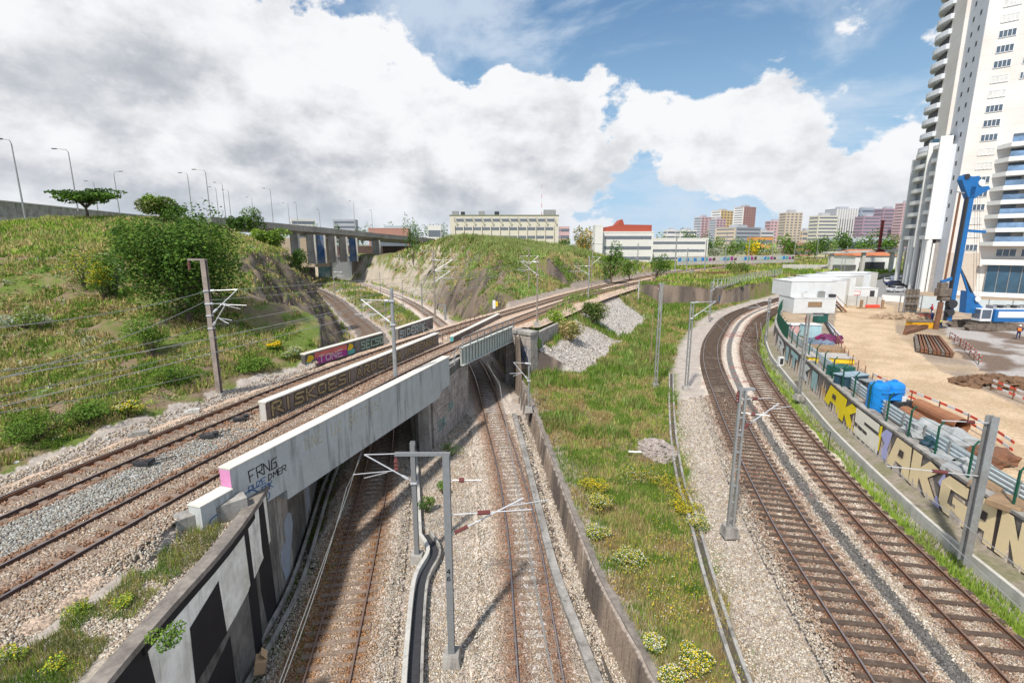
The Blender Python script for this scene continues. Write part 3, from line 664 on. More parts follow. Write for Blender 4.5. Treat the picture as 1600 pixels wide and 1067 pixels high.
def railing(name,pts,h,label,cat,n,m=mGalv,rails=(1.,.55),mesh=None,post=.06,grp=None,zs=None):
    p0=Vector(pts[0]); t=thing(name,p0,label,cat,grp)
    c=catmull([tuple(q) for q in pts],.2) if len(pts)>2 else np.array([tuple(Vector(pts[0]).lerp(Vector(pts[1]),k/20)) for k in range(21)])
    s=np.r_[0,np.cumsum(np.linalg.norm(np.diff(c,axis=0),axis=1))]
    for i in range(n+1):
        u=s[-1]*i/n; q=[np.interp(u,s,c[:,k]) for k in range(3)]
        MB().bar((q[0],q[1],q[2]-.15),(q[0],q[1],q[2]+h),post,post).build('post',m,t,world=True)
    for r in rails:
        MB().tube([(q[0],q[1],q[2]+h*r) for q in c[::5]]+[(c[-1][0],c[-1][1],c[-1][2]+h*r)],post*.4,5).build('rail',m,t,world=True)
    return t
q0=so3+sn*.25; q1=q0+sd*SLn
railing('bridge_railing',[(q0.x,q0.y,7.12),(q1.x,q1.y,7.12)],1.0,'grey railing along the top of the pale green steel span','railing',8,rails=(1.,.5),post=.09)
e0=Vector((bB.x,bB.y,0))+BD*.15+BN*.35
railing('bridge_railing',[(e0.x,e0.y,6.2),(q0.x-.2,q0.y-.2,6.4)],1.1,'short railing between the grey beam end and the steel span','railing',2,rails=(1.,.5),post=.08)
# stone pier, concrete column, abutments
def blockwall(name,a,b,z0,z1,th,label,cat,m=mStone,rows=.42,cols=.85,parent=None,side=1):
    d,n=frm(a,b); L=(Vector((b[0]-a[0],b[1]-a[1],0))).length; t=thing(name,(a[0],a[1],z0),label,cat)
    MB().plate([(0,z0),(L,z0),(L,z1),(0,z1)],Vector((a[0],a[1],0))-n*th,d,ZU,th-.03).build('core',m,t,world=True)
    g=MB(); z=z0; r=0
    while z<z1-.05:
        hh=min(rows,z1-z); x=-cols/2*(r%2)
        while x<L:
            x0=max(0,x); x1=min(L,x+cols)
            if x1-x0>.08: g.plate([(x0+.012,z+.012),(x1-.012,z+.012),(x1-.012,z+hh-.012),(x0+.012,z+hh-.012)],Vector((a[0],a[1],0))-n*.04,d,ZU,.04+rnd.uniform(.0,.035))
            x+=cols
        z+=rows; r+=1
    g.build('stone_facing',m,t,world=True)
    return t,Vector((a[0],a[1],0)),d,n,L
t,o,d,n,L=blockwall('stone_pier',(-6.5,38.3),(-4.35,47.0),-.3,5.6,1.6,'tall stone pier standing between the two openings of the bridge','bridge pier')
MB().plate([(-.1,5.5),(L+.1,5.5),(L+.1,6.1),(-.1,6.1)],o-n*1.6,d,ZU,1.75).build('cap',mConc,t,world=True)
g=MB(); word(g,'SYK',o+n*.05,d,ZU,.8,.9,.9,.7,.06,.2,.05); word(g,'AN',o+n*.05,d,ZU,3.4,1.9,.7,.6,.05,.2,.05); g.build('teal_tag',mTeal,t,world=True)
c=P(672,700,0); cc_=thing('concrete_column',(-7.0,37.4,0),'plain concrete column under the end of the grey beam','column')
MB().box((-7.0,37.3,2.35),(.85,1.0,5.1)).build('shaft',mConc,cc_,world=True); MB().box((-7.0,37.3,5.0),(1.1,1.3,.3)).build('capital',mConc,cc_,world=True)
# right abutment
aa=(.9,51.6); t,o,d,n,L=blockwall('stone_abutment',(-.1,57.4),(2.15,55.6),-.2,6.2,1.5,'stone abutment of the steel span with blue scribbled graffiti','abutment')
MB().plate([(-.1,6.15),(L+.1,6.15),(L+.1,6.5),(-.1,6.5)],o-n*1.55,d,ZU,1.7).build('cap',mConc,t,world=True)
g=MB()
for k in range(6): blobline(g,1.9+rnd.uniform(-.3,.3),3.2+k*.25,.4,.35,10,k,o+n*.06,d,ZU,.05)
g.build('blue_scribble',mBlueS,t,world=True)
MB().bar((-.4,57.7,-.2),(-.4,57.7,5.2),.7,.7).build('pilaster',mStone,t,world=True)
wing=MB().sweep(np.array([(2.3,55.9),(3.2,58),(4.4,61),(6.2,65.0)]),[(-.35,0),(-.35,6.1),(.1,6.1),(.1,0)],0).build('wing_wall',mStone,t,world=True)
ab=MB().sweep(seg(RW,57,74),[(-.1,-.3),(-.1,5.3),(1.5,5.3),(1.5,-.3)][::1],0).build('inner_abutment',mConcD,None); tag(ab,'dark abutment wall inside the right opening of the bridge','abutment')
# left retaining wall with mural panels
def wallstrip(name,c,z0,z1,th,m,label,cat,coping=None,off=0,copm=None):
    t=thing(name,(c[0][0],c[0][1],z0),label,cat)
    MB().sweep(c,[(off-th,z0),(off-th,z1),(off,z1),(off,z0)]).build('wall',m,t,world=True)
    if coping: MB().sweep(c,[(off-th-.06,z1),(off-th-.06,z1+coping),(off+.07,z1+coping),(off+.07,z1)]).build('coping',copm or mConc,t,world=True)
    return t
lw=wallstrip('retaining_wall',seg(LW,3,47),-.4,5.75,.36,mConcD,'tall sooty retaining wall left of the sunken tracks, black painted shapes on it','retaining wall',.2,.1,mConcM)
def onwall(c,s0,poly,z0,off,m,parent,name,th=.01):  # polygon (u along wall, v up) bent on to the wall
    s=np.r_[0,np.cumsum(np.linalg.norm(np.diff(c[:,:2],axis=0),axis=1))]; t=np.gradient(c[:,:2],axis=0)
    def pt(u,v,o):
        u+=s0; x=np.interp(u,s,c[:,0]); y=np.interp(u,s,c[:,1]); tx=np.interp(u,s,t[:,0]); ty=np.interp(u,s,t[:,1]); l=math.hypot(tx,ty)
        return (x+ty/l*o,y-tx/l*o,z0+v)
    if not isinstance(poly[0][0],(tuple,list)): poly=[poly]
    mb=MB()
    for pl in poly:
        tris=tessellate_polygon([[Vector((u,v,0)) for u,v in pl]])
        vs=[pt(u,v,off) for u,v in pl]; sg=1
        fs=[]
        for a,b,c_ in tris:
            A=(pl[b][0]-pl[a][0])*(pl[c_][1]-pl[a][1])-(pl[c_][0]-pl[a][0])*(pl[b][1]-pl[a][1])
            fs.append((a,b,c_) if A*(1 if off>0 else -1)>0 else (a,c_,b))
        mb.add(vs,fs)
    return mb.build(name,m,parent,world=True)
lws=seg(LW,3,60)
onwall(lws,0,[[(u,1.5+.12*u),(u,5.62),(u+.5,5.62),(u+.5,1.5+.12*(u+.5))] for u in np.arange(.5,15.8,.5)],0,.104,mat('chalky_render',(.93,.91,.84),.9,c2=(.62,.59,.50),amt=.7,s2=.9,var=.15,scale=3,streak=.3),lw,'pale_panel')
for nm,pl in [('black_shape',[(9.4,2.6),(11.3,2.8),(11.2,5.0),(9.5,4.6)]),('black_band',[(3,1.2),(7.2,4.6),(7.2,5.75),(6.7,5.75),(6.4,5.2),(3,2.6)]),('black_stripe',[(7.2,0),(7.2,5.7),(7.7,5.7),(8.2,0)]),('black_base',[(8.2,0),(8.4,1.6),(11,2.4),(11,0)]),('black_base',[(11,0),(11,2.4),(13.4,3.2),(13.4,0)]),('black_base',[(13.4,0),(13.3,5.6),(15.6,5.6),(15.9,0)]),('black_edge',[[(u,5.42),(u,5.76),(u+.5,5.76),(u+.5,5.42)] for u in np.arange(0,14.5,.5)])]:
    onwall(lws,0,pl,0,.115,mInk,lw,nm)
for pl in [[(7.85,1.8),(8.1,4.9),(9.3,5.2),(9.2,2.2)],[(11.4,3.0),(11.4,5.2),(12.9,5.3),(13.0,3.4)],[(3,3.4),(3,5.4),(6.2,5.4)]]:
    onwall(lws,0,pl,0,.112,mat('chalky_render',(.9,.9,.9)),lw,'pale_panel')
for k,(u,v) in enumerate([(17.8,1.2),(18.6,2.2),(23.5,1.6)]):
    onwall(lws,0,[(u+.7*math.cos(t)*(1+.3*math.sin(3*t+k)),v+1.2*math.sin(t)*(1+.2*math.cos(2*t))) for t in np.linspace(0,6.2,14)],0,.12,mat('pale_blue_spray',(.36,.42,.52),.85,var=.3,scale=2,c2=(.2,.2,.2),amt=.7,s2=2),lw,'pale_blue_tag')
onwall(lws,0,[(16.9,0),(16.9,5.5),(18.9,5.5),(18.9,0)],0,.108,mConc,lw,'pale_panel')
onwall(lws,0,[(22.6,0),(22.6,5.2),(24.4,5.2),(24.4,0)],0,.108,mConc,lw,'pale_panel')
# short kerb wall at the near end of the beam
a=P(275,828,5.9); b=P(385,790,5.9)
MB().sweep(np.array([tuple(a)[:2],tuple(b)[:2]]),[(-.25,5.6),(-.25,6.45),(.2,6.35),(.2,5.6)]).build('kerb_wall',mConc,bridge,world=True)
# walls right of the sunken tracks
rw=wallstrip('retaining_wall',seg(RW,3,56),-.3,1.55,.26,mConcM,'low stained wall right of the sunken tracks, with a ledge and drain at its foot','retaining wall',.12,.55,mConcM)
g=catmull([tuple(q) for q in offs(seg(RW,3,50),-1.15)][::6],.8)
MB().sweep(g,[(-.3,-.2),(-.3,.28),(.12,.28),(.12,-.2)]).build('ledge',mConc,rw,world=True)
MB().sweep(offs(g,.35),[(-.22,-.1),(-.22,.04),(.22,.04),(.22,-.1)]).build('drain_bed',mat('dark_mud',(.09,.075,.065),.9),rw,world=True)
# cable trough walls
def H0(x,y): return float(height(np.array([x]),np.array([y]))[0])
def px_path(pts,z,step=.8): return catmull([tuple(P(a,b,z))[:2] for a,b in pts],step)
c=px_path([(630,1100),(637,1000),(648,905),(668,865),(667,850),(655,832)],.35,.3)
tw=thing('cable_trough',(c[0,0],c[0,1],0),'grey kinked concrete cable trough between the two sunken tracks','cable trough')
MB().sweep(c,[(-.12,0),(-.12,.42),(.08,.42),(.08,0)]).build('near_wall',mConcL,tw,world=True)
MB().sweep(offs(c,.62),[(-.06,0),(-.06,.3),(.06,.3),(.06,0)]).build('far_wall',mConc,tw,world=True)
MB().sweep(offs(c,.32),[(-.2,0),(-.2,.1),(.2,.1),(.2,0)]).build('trough_bed',mDark,tw,world=True)
c=px_path([(655,832),(652,760),(648,700),(643,640),(640,600)],.3,.8)
MB().sweep(c,[(-.15,0),(-.15,.3),(.15,.3),(.15,0)]).build('lid',mConcL,tw,world=True)
c=px_path([(375,1067),(430,975),(470,890),(510,760),(535,700)],.2,.5)
tw=thing('drain_channel',(c[0,0],c[0,1],0),'narrow concrete drain channel at the foot of the sooty retaining wall','drain')
MB().sweep(c,[(-.3,0),(-.3,.25),(-.18,.25),(-.18,0)]).build('left_side',mConc,tw,world=True); MB().sweep(c,[(.18,0),(.18,.25),(.3,.25),(.3,0)]).build('right_side',mConc,tw,world=True)
c=px_path([(1180,1100),(1140,990),(1108,890),(1080,790),(1063,740),(1051,655),(1049,580)],2.02,.5); c=np.c_[c,[max(1.6,H0(x,y)) for x,y in c]]
tw=thing('drain_channel',(c[0,0],c[0,1],0),'cracked dark concrete drain running down the weedy strip beside the right tracks','drain')
MB().sweep(c,[(-.28,-.3),(-.28,.26),(-.14,.26),(-.14,-.3)]).build('left_side',mConc,tw,world=True); MB().sweep(c,[(.12,-.3),(.12,.25),(.26,.25),(.26,-.3)]).build('right_side',mConc,tw,world=True)
MB().sweep(c,[(-.14,-.3),(-.14,.10),(.12,.10),(.12,-.3)]).build('bed',mat('dark_mud',(.09,.075,.065),.9),tw,world=True)
# ================================================================ CATENARY POLES
def H_(x,y): return float(height(np.array([x]),np.array([y]))[0])
POLES={}
def pole(base,z,top_px,label,m=mGalv,w=.26,style='h',arms=(),cap=None,foot=True,grp='catenary poles'):
    b=P(base[0],base[1],z) if z is not None else None
    h=None
    v=(top_px-533.5)/F; ztop=HC-b.y*(v*CP+SP)/(CP-v*SP); h=ztop-b.z
    t=thing('catenary_pole',(b.x,b.y,b.z),label,'catenary pole',grp)
    if style=='h':
        g=MB(); g.box((0,-w*.42,h/2),(w,.03,h)); g.box((0,w*.42,h/2),(w,.03,h)); g.box((0,0,h/2),(.03,w*.84-.032,h)); g.build('mast',m,t)
    elif style=='twin':
        g=MB(); g.box((-.13,0,h/2),(.10,.16,h)); g.box((.13,0,h/2),(.10,.16,h))
        k=.8
        while k<h: g.box((0,0,k),(.158,.1,.08)); k+=.9
        g.build('mast',m,t)
    else: MB().tube([(0,0,0),(0,0,h)],[w*.5,w*.38],8).build('mast',m,t)
    if foot: MB().box((0,0,.12),(.75,.75,.5),taper=.8).build('footing',mConc,t)
    if cap:   # (dx0,dx1,dy,...) beam on top
        MB().bar((cap[0],cap[2]*cap[0],h-.03),(cap[1],cap[2]*cap[1],h-.03),.14,.12).build('cross_arm',m,t)
        i_=MB(); i_.lathe([(.05,-.7),(.09,-.62),(.05,-.55),(.09,-.48),(.05,-.4),(.09,-.34),(.02,-.1)],(cap[0]*.98,cap[2]*cap[0]*.98,h),8); i_.build('insulator',mIns,t)
    for (dx,dy,zf,st_) in arms:      # reach in plan, height fraction
        az=h*zf; B=MB(); I2=MB()
        if st_=='v':        # triangular cantilever
            top=Vector((dx*.92,dy*.92,az+.9)); B.tube([(0,0,az-.75),top],.035,6); B.tube([(0,0,az+.85),(dx*.7,dy*.7,az+.88),top],.025,5)
            B.tube([(dx*.35,dy*.35,az-.05),(dx*1.15,dy*1.15,az-.15)],.022,5); B.tube([(dx*.5,dy*.5,az-.12),(dx*.95,dy*.95,az-.38)],.018,5)
            I2.tube([Vector((0,0,az-.75)).lerp(top,.12),Vector((0,0,az-.75)).lerp(top,.24)],.075,8); I2.tube([(dx*.1,dy*.1,az+.852),(dx*.22,dy*.22,az+.857)],.075,8)
            B.bar((-.16,-.02,az-.75),(.16,-.02,az-.75),.34,.08); B.bar((-.16,-.02,az+.85),(.16,-.02,az+.85),.34,.08)
        elif st_=='s':      # single stay
            B.tube([(0,0,az),(dx,dy,az+.0)],.022,5); I2.tube([(dx*.35,dy*.35,az),(dx*.5,dy*.5,az)],.09,8)
        elif st_=='d':
            B.tube([(0,0,az),(dx,dy,az+1.1)],.03,6); B.tube([(dx*.75,dy*.75,az+.85),(dx*1.35,dy*1.35,az+.85)],.02,5); I2.tube([(dx*.08,dy*.08,az+.09),(dx*.25,dy*.25,az+.275)],.075,8)
        br=B.build('bracket',mAlu,t); I2.build('insulator',mIns if st_!='v' else mAlu,br)
    POLES[label]=(b,h); return t
pole((344,622),6.35,405,'brown pole at the hill foot left of the raised tracks, cross arm on top',mRustPole,.3,'h',[(1.9,.4,.69,'v'),(1.5,-.5,.60,'v')],cap=(-1.05,.1,-.1))
pole((618,588),7.55,450,'grey pole standing on the top edge of the long concrete beam',mGalv,.3,'tube',[(-2.4,.5,.72,'v')],foot=False)
t46=pole((706,1030),0,708,'grey pole numbered 46 standing between the two sunken tracks',mat('grey_painted_pole',(.20,.205,.21),.55,var=.12,scale=8),.26,'h',[(2.9,.9,.62,'d'),(3.2,.4,.72,'s'),(1.3,.0,.88,'s')],cap=(-1.9,.15,.0))
g=MB(); word(g,'4',(-.08,-.13,4.0),(1,0,0),(0,0,1),0,0,.2,.16,.03,0,0,.006); word(g,'6',(-.08,-.13,3.7),(1,0,0),(0,0,1),0,0,.2,.16,.03,0,0,.006); g.build('number',mBlack,t46)
pole((652,874),0,690,'grey pole beside the kinked cable trough, its bracket reaching over the left sunken track',mat('grey_painted_pole',(.20,.205,.21)),.24,'h',[(-2.6,-.3,.78,'v')])
pole((1140,832),2.0,607,'grey pole left of the dark right track, with brown insulators on top',mGalv,.26,'twin',[(2.3,.9,.72,'d'),(1.5,.2,.93,'s'),(1.2,-.4,.84,'s')],cap=(-.25,.55,.0))
pole((1506,876),2.3,650,'tall tapering grey pole in the grass in front of the graffiti wall',mGalv,.34,'h',[(-1.9,.3,.955,'s'),(-3.4,1.0,.6,'s')],foot=False)
pole((826,641),1.6,545,'slim grey pole right of the stone abutment',mGalv,.2,'tube',[(-1.5,.2,.62,'v')])
pole((839,508),6.4,402,'pale brown pole on the near edge of the raised tracks after the steel span',mRustPole,.22,'tube',[(-2.2,.4,.83,'v')])
pole((826,464),6.4,388,'brown pole behind the raised tracks at the foot of the middle hill',mRustPole,.22,'tube',[(2.0,.2,.75,'v'),(-2,.2,.75,'v')],cap=(-1.0,.0,0))
pole((919,467),6.35,400,'grey pole on the near edge of the raised tracks by the white gravel slope',mGalv,.22,'h',[(-3.0,.6,.66,'v')],foot=False)
pole((924,448),6.4,390,'brown pole behind the raised tracks left of the dark leafy tree',mRustPole,.22,'h',[(2.2,.2,.7,'v')],foot=False)
pole((995,431),6.4,380,'pale blue-grey pole behind the raised tracks right of the dark leafy tree',mGalv,.34,'twin',[(-3.2,.4,.6,'v')],foot=False)
pole((1054,428),6.35,370,'tall grey pole beside the raised tracks in front of the long blue graffiti wall',mGalv,.34,'h',[(-3.2,.4,.6,'v')],foot=False)
pole((1101,421),6.35,375,'grey pole beside the far bend of the raised tracks, left of a brown shrub',mGalv,.34,'h',[(-3,.4,.6,'v')],foot=False)
pole((1024,604),1.6,443,'tallest double pole in the weedy strip, white bands round its foot',mGalv,.3,'twin',[],cap=(-.3,.3,0))
pole((1072,608),1.8,475,'dark slender pole left of the bend of the right tracks',mGalv,.22,'twin',[(2.9,.8,.92,'v')])
pole((1108,500),2.2,440,'grey pole by the fence at the far bend of the right tracks',mGalv,.24,'twin',[(2.6,.9,.86,'v')],foot=False)
pole((1016,571),1.6,480,'thin bare brown wooden post in the tall weeds',mWood,.16,'tube',[],foot=False)
pole((997,472),3.5,436,'short pale post against the dark rock face, teal paint at its foot',mConcL,.3,'tube',[],foot=False)
pole((1032,490),2.0,446,'short pale post with pink painted foot in the weeds',mConcL,.4,'tube',[],foot=False)
pole((680,498),5.6,392,'brown pole beyond the far parapet with a bracket to the right',mRustPole,.24,'h',[(3.0,.3,.78,'v'),(2.6,.3,.62,'v')],cap=(-1.6,.0,0),foot=False)
pole((660,492),.3,443,'short grey pole by the sunken track beyond the bridge',mGalv,.26,'h',[(-3,.2,.7,'v')],cap=(-2.0,.0,0),foot=False)
pole((696,500),5.3,476,'stubby grey pole with a T bar beyond the far parapet',mGalv,.26,'h',[],cap=(-1.2,.1,0),foot=False)
pole((630,480),.3,437,'thin grey pole between the railings and the rock cutting',mGalv,.2,'tube',[],foot=False)
pole((603,512),.3,472,'thin grey pole in the grassy triangle between the sunken tracks',mGalv,.22,'tube',[],foot=False)
pole((524,470),1.0,420,'grey pole beside the far bend of the left sunken track',mGalv,.24,'tube',[(2.5,.2,.8,'v')],foot=False)
pole((595,462),.3,425,'thin pole in front of the pale rock cutting',mGalv,.24,'tube',[],foot=False)
pole((566,498),.6,462,'slim grey pole on the gravel patch between the sunken tracks',mGalv,.22,'tube',[],foot=False)
pole((1248,622),2.3,492,'dark grey pole in front of the AK letters of the graffiti wall',mGalv,.24,'twin',[],cap=(-.2,1.3,.0))
pole((1196,535),2.2,465,'slender blue-grey pole right of the far bend of the right tracks',mGalv,.24,'twin',[(-3.,.3,.8,'v')],foot=False)
for i,(bx,by,tp) in enumerate([(1132,418,362),(1168,416,370),(1205,412,372),(1240,409,368),(1275,407,366),(1072,432,388),(1310,405,372)]):
    pole((bx,by),6.3,tp,'thin distant grey pole along the far straight of the raised tracks',mGalv,.4,'tube',[(-3,.3,.8,'v')] if i%2 else [],foot=False)
# overhead wires
def wire(name,pts,label,sag=.25,r=.016,cat='overhead wire',grp='overhead wires'):
    out=[]
    for a,b in zip(pts,pts[1:]):
        a=Vector(a);b=Vector(b)
        for k in range(10):
            u=k/10; q=a.lerp(b,u); q.z-=sag*4*u*(1-u); out.append(q)
    out.append(Vector(pts[-1])); o=MB().tube([q-out[0] for q in out],r,4).build(name,mWire); o.location=out[0]; tag(o,label,cat,grp)
A0=Vector(POLES['brown pole at the hill foot left of the raised tracks, cross arm on top'][0])
ends=[(-.3,450,2.2),(.0,505,2),(0,575,1.9),(0,596,1.9),(0,620,1.9),(0,642,1.9)]
for i,(y0,py1,zz) in enumerate([(505,455,0),(576,510,0),(597,470,1),(619,520,1),(643,562,1)]):
    b=PD(322+(i>2)*80,py1-(i>2)*2,31.0+(i>2)*12) ; a=PD(-60,y0+12,17.5-(i>1)*2.)
    c=Vector((3,84,12.2+i*.25)) if i>1 else Vector((1.5,84,13.0+i*.5))
    wire('overhead_wire',[a,b,c],'one of the thin pale wires strung across the left hill above the raised tracks',.3)
def cat_wire(c,z,hc,hm,y0,y1,lab):
    q=seg(c,y0,y1); n=max(2,int(len(q)/45)); idx=np.linspace(0,len(q)-1,n+1).astype(int)
    pts=[(q[i,0],q[i,1],z+hc) for i in idx]; wire('contact_wire',pts,lab+', contact wire',.05,.016,'contact wire')
    wire('messenger_wire',[(a,b,z+hm) for a,b,_ in pts],lab+', carrying wire above it',.75,.016,'carrying wire')
cat_wire(cB,ZD,5.4,6.7,3,250,'thin wire over the nearer raised track'); cat_wire(c3,ZR,5.3,6.6,3,150,'thin wire over the dark right track')
cat_wire(c2,0,4.75,5.05,5,75,'thin wire under the steel span'); cat_wire(c1,0,4.6,5.0,5,38,'thin wire over the left sunken track')
# fences at the far side of the deck
railing('trackside_fence',[tuple(P(692,541,5.9)),tuple(P(760,497,5.9))],1.35,'rusty open fence beyond the raised tracks in front of the rock cutting','fence',9,mRust,(1.,.15),post=.07)
railing('trackside_fence',[tuple(P(662,524,5.9)),tuple(P(700,541,5.9))],1.1,'grey crooked fence behind the end of the far graffiti parapet','fence',4,mGalv,(1.,.5),post=.06)
railing('trackside_fence',[tuple(P(434,545,6.3)),tuple(P(474,549,6.3))],1.3,'short rusty pipe rail beside the yellow bush','railing',2,mRust,(1.,),post=.08)
b_=P(772,482,6.3)
bt=thing('trackside_box',b_,'small white cabinet with a yellow face beyond the raised tracks','cabinet'); MB().box((0,0,.65),(.45,.4,1.3)).build('case',mWhite,bt); MB().box((.42,-.05,.75),(.38,.3,.8)).build('door',mYelS,bt)
# switch gear by the near tracks
for i,(x,y,lab) in enumerate([(223,727,'black point lever gear between the raised tracks, nearer one'),(325,684,'small black point fitting between the raised tracks'),(375,657,'black point lever gear between the raised tracks, near the brown parapet')]):
    b_=P(x,y,6.42); t=thing('point_gear',b_,lab,'point gear',None,.3*i)
    MB().box((0,0,.1),(.7,.28,.14)).box((.35,.1,.2),(.25,.2,.2)).build('housing',mDark,t); MB().tube([(-.6,.1,.05),(-.2,.15,.25),(.5,-.1,.28)],.035,6).tube([(.1,.1,.1),(.9,.9,.05)],.03,5).build('lever',mDark,t)
for i,(x,y,w,lab) in enumerate([(217,680,.9,'flat brown slab on the ballast left of the raised tracks'),(300,645,.8,'pale flat slab stack on the ballast near the brown pole'),(160,690,.5,'small cream slab on the edge of the hill path')]):
    b_=P(x,y,6.35); o=MB().box((0,0,.08),(w,.5,.14),rz=.5).box((.1,.05,.2),(w*.8,.4,.08),rz=.45).build('concrete_slab',mConcL if i else mConc); o.location=b_; tag(o,lab,'slab')
b_=P(20,728,6.4); t=thing('plastic_tray',b_,'upturned white plastic tray lying in the weeds left of the tracks','tray'); MB().box((0,0,.12),(.75,.45,.24),taper=.82,rz=.1).build('shell',mWhite,t,bevel=.05)
b_=P(408,1045,.3); t=thing('cardboard_box',b_,'crushed brown cardboard box beside the drain channel','box',None,.4); MB().box((0,0,.25),(.4,.5,.5),ry=.2).build('carton',mat('cardboard',(.50,.33,.19),.9),t); MB().box((.15,.1,.6),(.3,.4,.02),ry=.9).build('flap',mat('cardboard',(.50,.33,.19)),t)
# ================================================================ VEGETATION
BR=1.45
def fan(n,y0,y1,s0,s1):
    Y=y0*(y1/y0)**rng.random(n); Sg=rng.uniform(s0,s1,n); return Sg*(Y+4),Y
PAL0=G_(green=((.085,.15,.022),(.15,.22,.035)),lime=((.19,.29,.035),(.28,.36,.06)),dry=((.30,.25,.10),(.42,.34,.17)),olive=((.12,.14,.04),(.20,.21,.07)),dark=((.035,.075,.015),(.07,.125,.025)),
 mid=((.06,.12,.02),(.11,.19,.03)),reed=((.17,.21,.07),(.27,.29,.11)),brown=((.22,.17,.075),(.31,.23,.10)),grey=((.22,.26,.18),(.33,.36,.27)),yellow=((.85,.62,.02),(.95,.75,.05)),white=((.75,.75,.68),(.85,.85,.8)),autumn=((.45,.25,.03),(.60,.38,.04)),pale=((.16,.24,.06),(.26,.35,.10)),red=((.5,.04,.02),(.6,.06,.03)),blossom=((.5,.48,.36),(.66,.64,.5)))
PAL={k:(tuple(min(.9,c*(1.0 if k in('yellow','white','blossom','red') else BR)) for c in v[0]),tuple(min(.95,c*(1.0 if k in('yellow','white','blossom','red') else BR)) for c in v[1])) for k,v in PAL0.items()}
def pick(names,n,idx=None):
    idx=rng.integers(0,len(names),n) if idx is None else idx
    a=np.array([PAL[k][0] for k in names])[idx]; b=np.array([PAL[k][1] for k in names])[idx]; t=rng.random((n,1)); return a*(1-t)+b*t
def blades(name,X,Y,Z,h,w,col,lean=.45,m=None,tagit=True,label=None):
    n=len(X); a=rng.uniform(0,2*np.pi,n); la=rng.uniform(0,2*np.pi,n); lw=rng.uniform(0,lean,n)*h
    dx=np.cos(a)*w/2; dy=np.sin(a)*w/2
    v=np.empty((n,3,3)); v[:,0]=np.c_[X-dx,Y-dy,Z-.03]; v[:,1]=np.c_[X+dx,Y+dy,Z-.03]; v[:,2]=np.c_[X+np.cos(la)*lw,Y+np.sin(la)*lw,Z+h]
    o=npmesh(name,v.reshape(-1,3),np.arange(n*3).reshape(n,3),m or mVeg,col=np.repeat(col,3,0))
    return tag(o,kind='stuff') if tagit else o
def leafquads(C,sz,up=.4):
    n=len(C); nrm=rng.normal(size=(n,3)); nrm[:,2]=np.abs(nrm[:,2])+up; nrm/=np.linalg.norm(nrm,axis=1)[:,None]
    r=rng.normal(size=(n,3)); a=np.cross(nrm,r); a/=np.linalg.norm(a,axis=1)[:,None]+1e-9; b=np.cross(nrm,a)
    L=(np.broadcast_to(sz,(n,))*rng.uniform(.7,1.3,n))[:,None]; w=L*.55
    v=np.stack([C-a*L*.5,C-b*w*.5+a*L*.05,C+a*L*.5,C+b*w*.5+a*L*.05],1)
    return v.reshape(-1,3),np.arange(n*4).reshape(n,4)
def nzc(x,y,s,q): return fbm(x/s,y/s,q,3)
def patchcol(X,Y,sets,sc=2.2,seed=5):
    """mix palettes by patches"""
    n=len(X); t=np.clip(.5+(nzc(X,Y,sc,seed)-.5)*3+rng.normal(0,.16,n),0,.999); idx=(t*len(sets)).astype(int); return pick(sets,n,idx)
def grasszone(name,n,y0,y1,s0,s1,maskf,hf,wf,sets,sc=2.2,seed=5,lean=.5):
    X,Y=fan(n,y0,y1,s0,s1); Z,I=height(X,Y,True); m=maskf(X,Y,Z,I); X,Y,Z=X[m],Y[m],Z[m]
    D=np.sqrt(X*X+Y*Y+200); q=nzc(X,Y,1.4,seed+3)
    h=hf*(.45+1.1*q)*rng.uniform(.5,1.3,len(X))*(1+D/130); w=wf*D/22*rng.uniform(.6,1.4,len(X))
    return blades(name,X,Y,Z,h,w,patchcol(X,Y,sets,sc,seed),lean)
hillmask=lambda X,Y,Z,I:(~I['low'])&(I['sD']<0)&(I['dD']>5.6+1.5*nzc(X,Y,2,4))&(X<-8)&(Z<25)&(Y<140)&(((I['dL']>2.5)&(I['dD']<11))|(I['dL']>7.0+3*(nzc(X,Y,3,6)-.5)-5*(nzc(X,Y,1.7,11)>.62))|(Y<44))
grasszone('hillside_grass',230000,15,140,-1.35,-.2,lambda X,Y,Z,I:hillmask(X,Y,Z,I)&((nzc(X,Y,2.4,71)<.55)|(Z>15)),.26,.055,['green','olive','dry','lime','brown','dry','olive','green','dry'],1.5,5)
grasszone('crest_grass',70000,45,140,-1.4,-.3,lambda X,Y,Z,I:hillmask(X,Y,Z,I)&(Z>15.2),.24,.06,['lime','lime','lime','pale','dry'],5,9)
stripmask=lambda X,Y,Z,I:I['strip']&(I['dR']>.5)&(pdist(X,Y,c3)[0]>3.9+1.6*nzc(X,Y,2,3))&(I['dK']>6)&(gravel_mask(X,Y,I)<.4)
grasszone('strip_grass',210000,12,122,-.1,.62,stripmask,.24,.045,['green','olive','dry','lime','brown','dry','olive','dry','brown'],1.6,15)
grasszone('tall_strip_weeds',60000,36,118,-.05,.5,lambda X,Y,Z,I:stripmask(X,Y,Z,I)&(nzc(X,Y,4,33)>.50),.5,.06,['green','mid','pale','olive'],3,19)
grasszone('verge_grass',160000,12,110,.2,1.3,lambda X,Y,Z,I:I['strip']&(I['dK']>1.15)&(I['dK']<2.35+.5*nzc(X,Y,1.5,2)),.26,.035,['lime','green','lime','olive'],2,25)
grasszone('mid_hill_grass',120000,70,215,-.62,.18,lambda X,Y,Z,I:(~I['low'])&(I['sD']<0)&(I['dD']>6)&(X>-75)&(Y<I['dR']*0+215)&(Z>6.2)&((I['dR']>7)|(nzc(X,Y,5,3)>.55))&(I['sR']>0 if 'sR' in I else True)&~((X<-20)&(Y<95)),.34,.07,['green','olive','reed','dry','brown','dry','pale'],6,35)
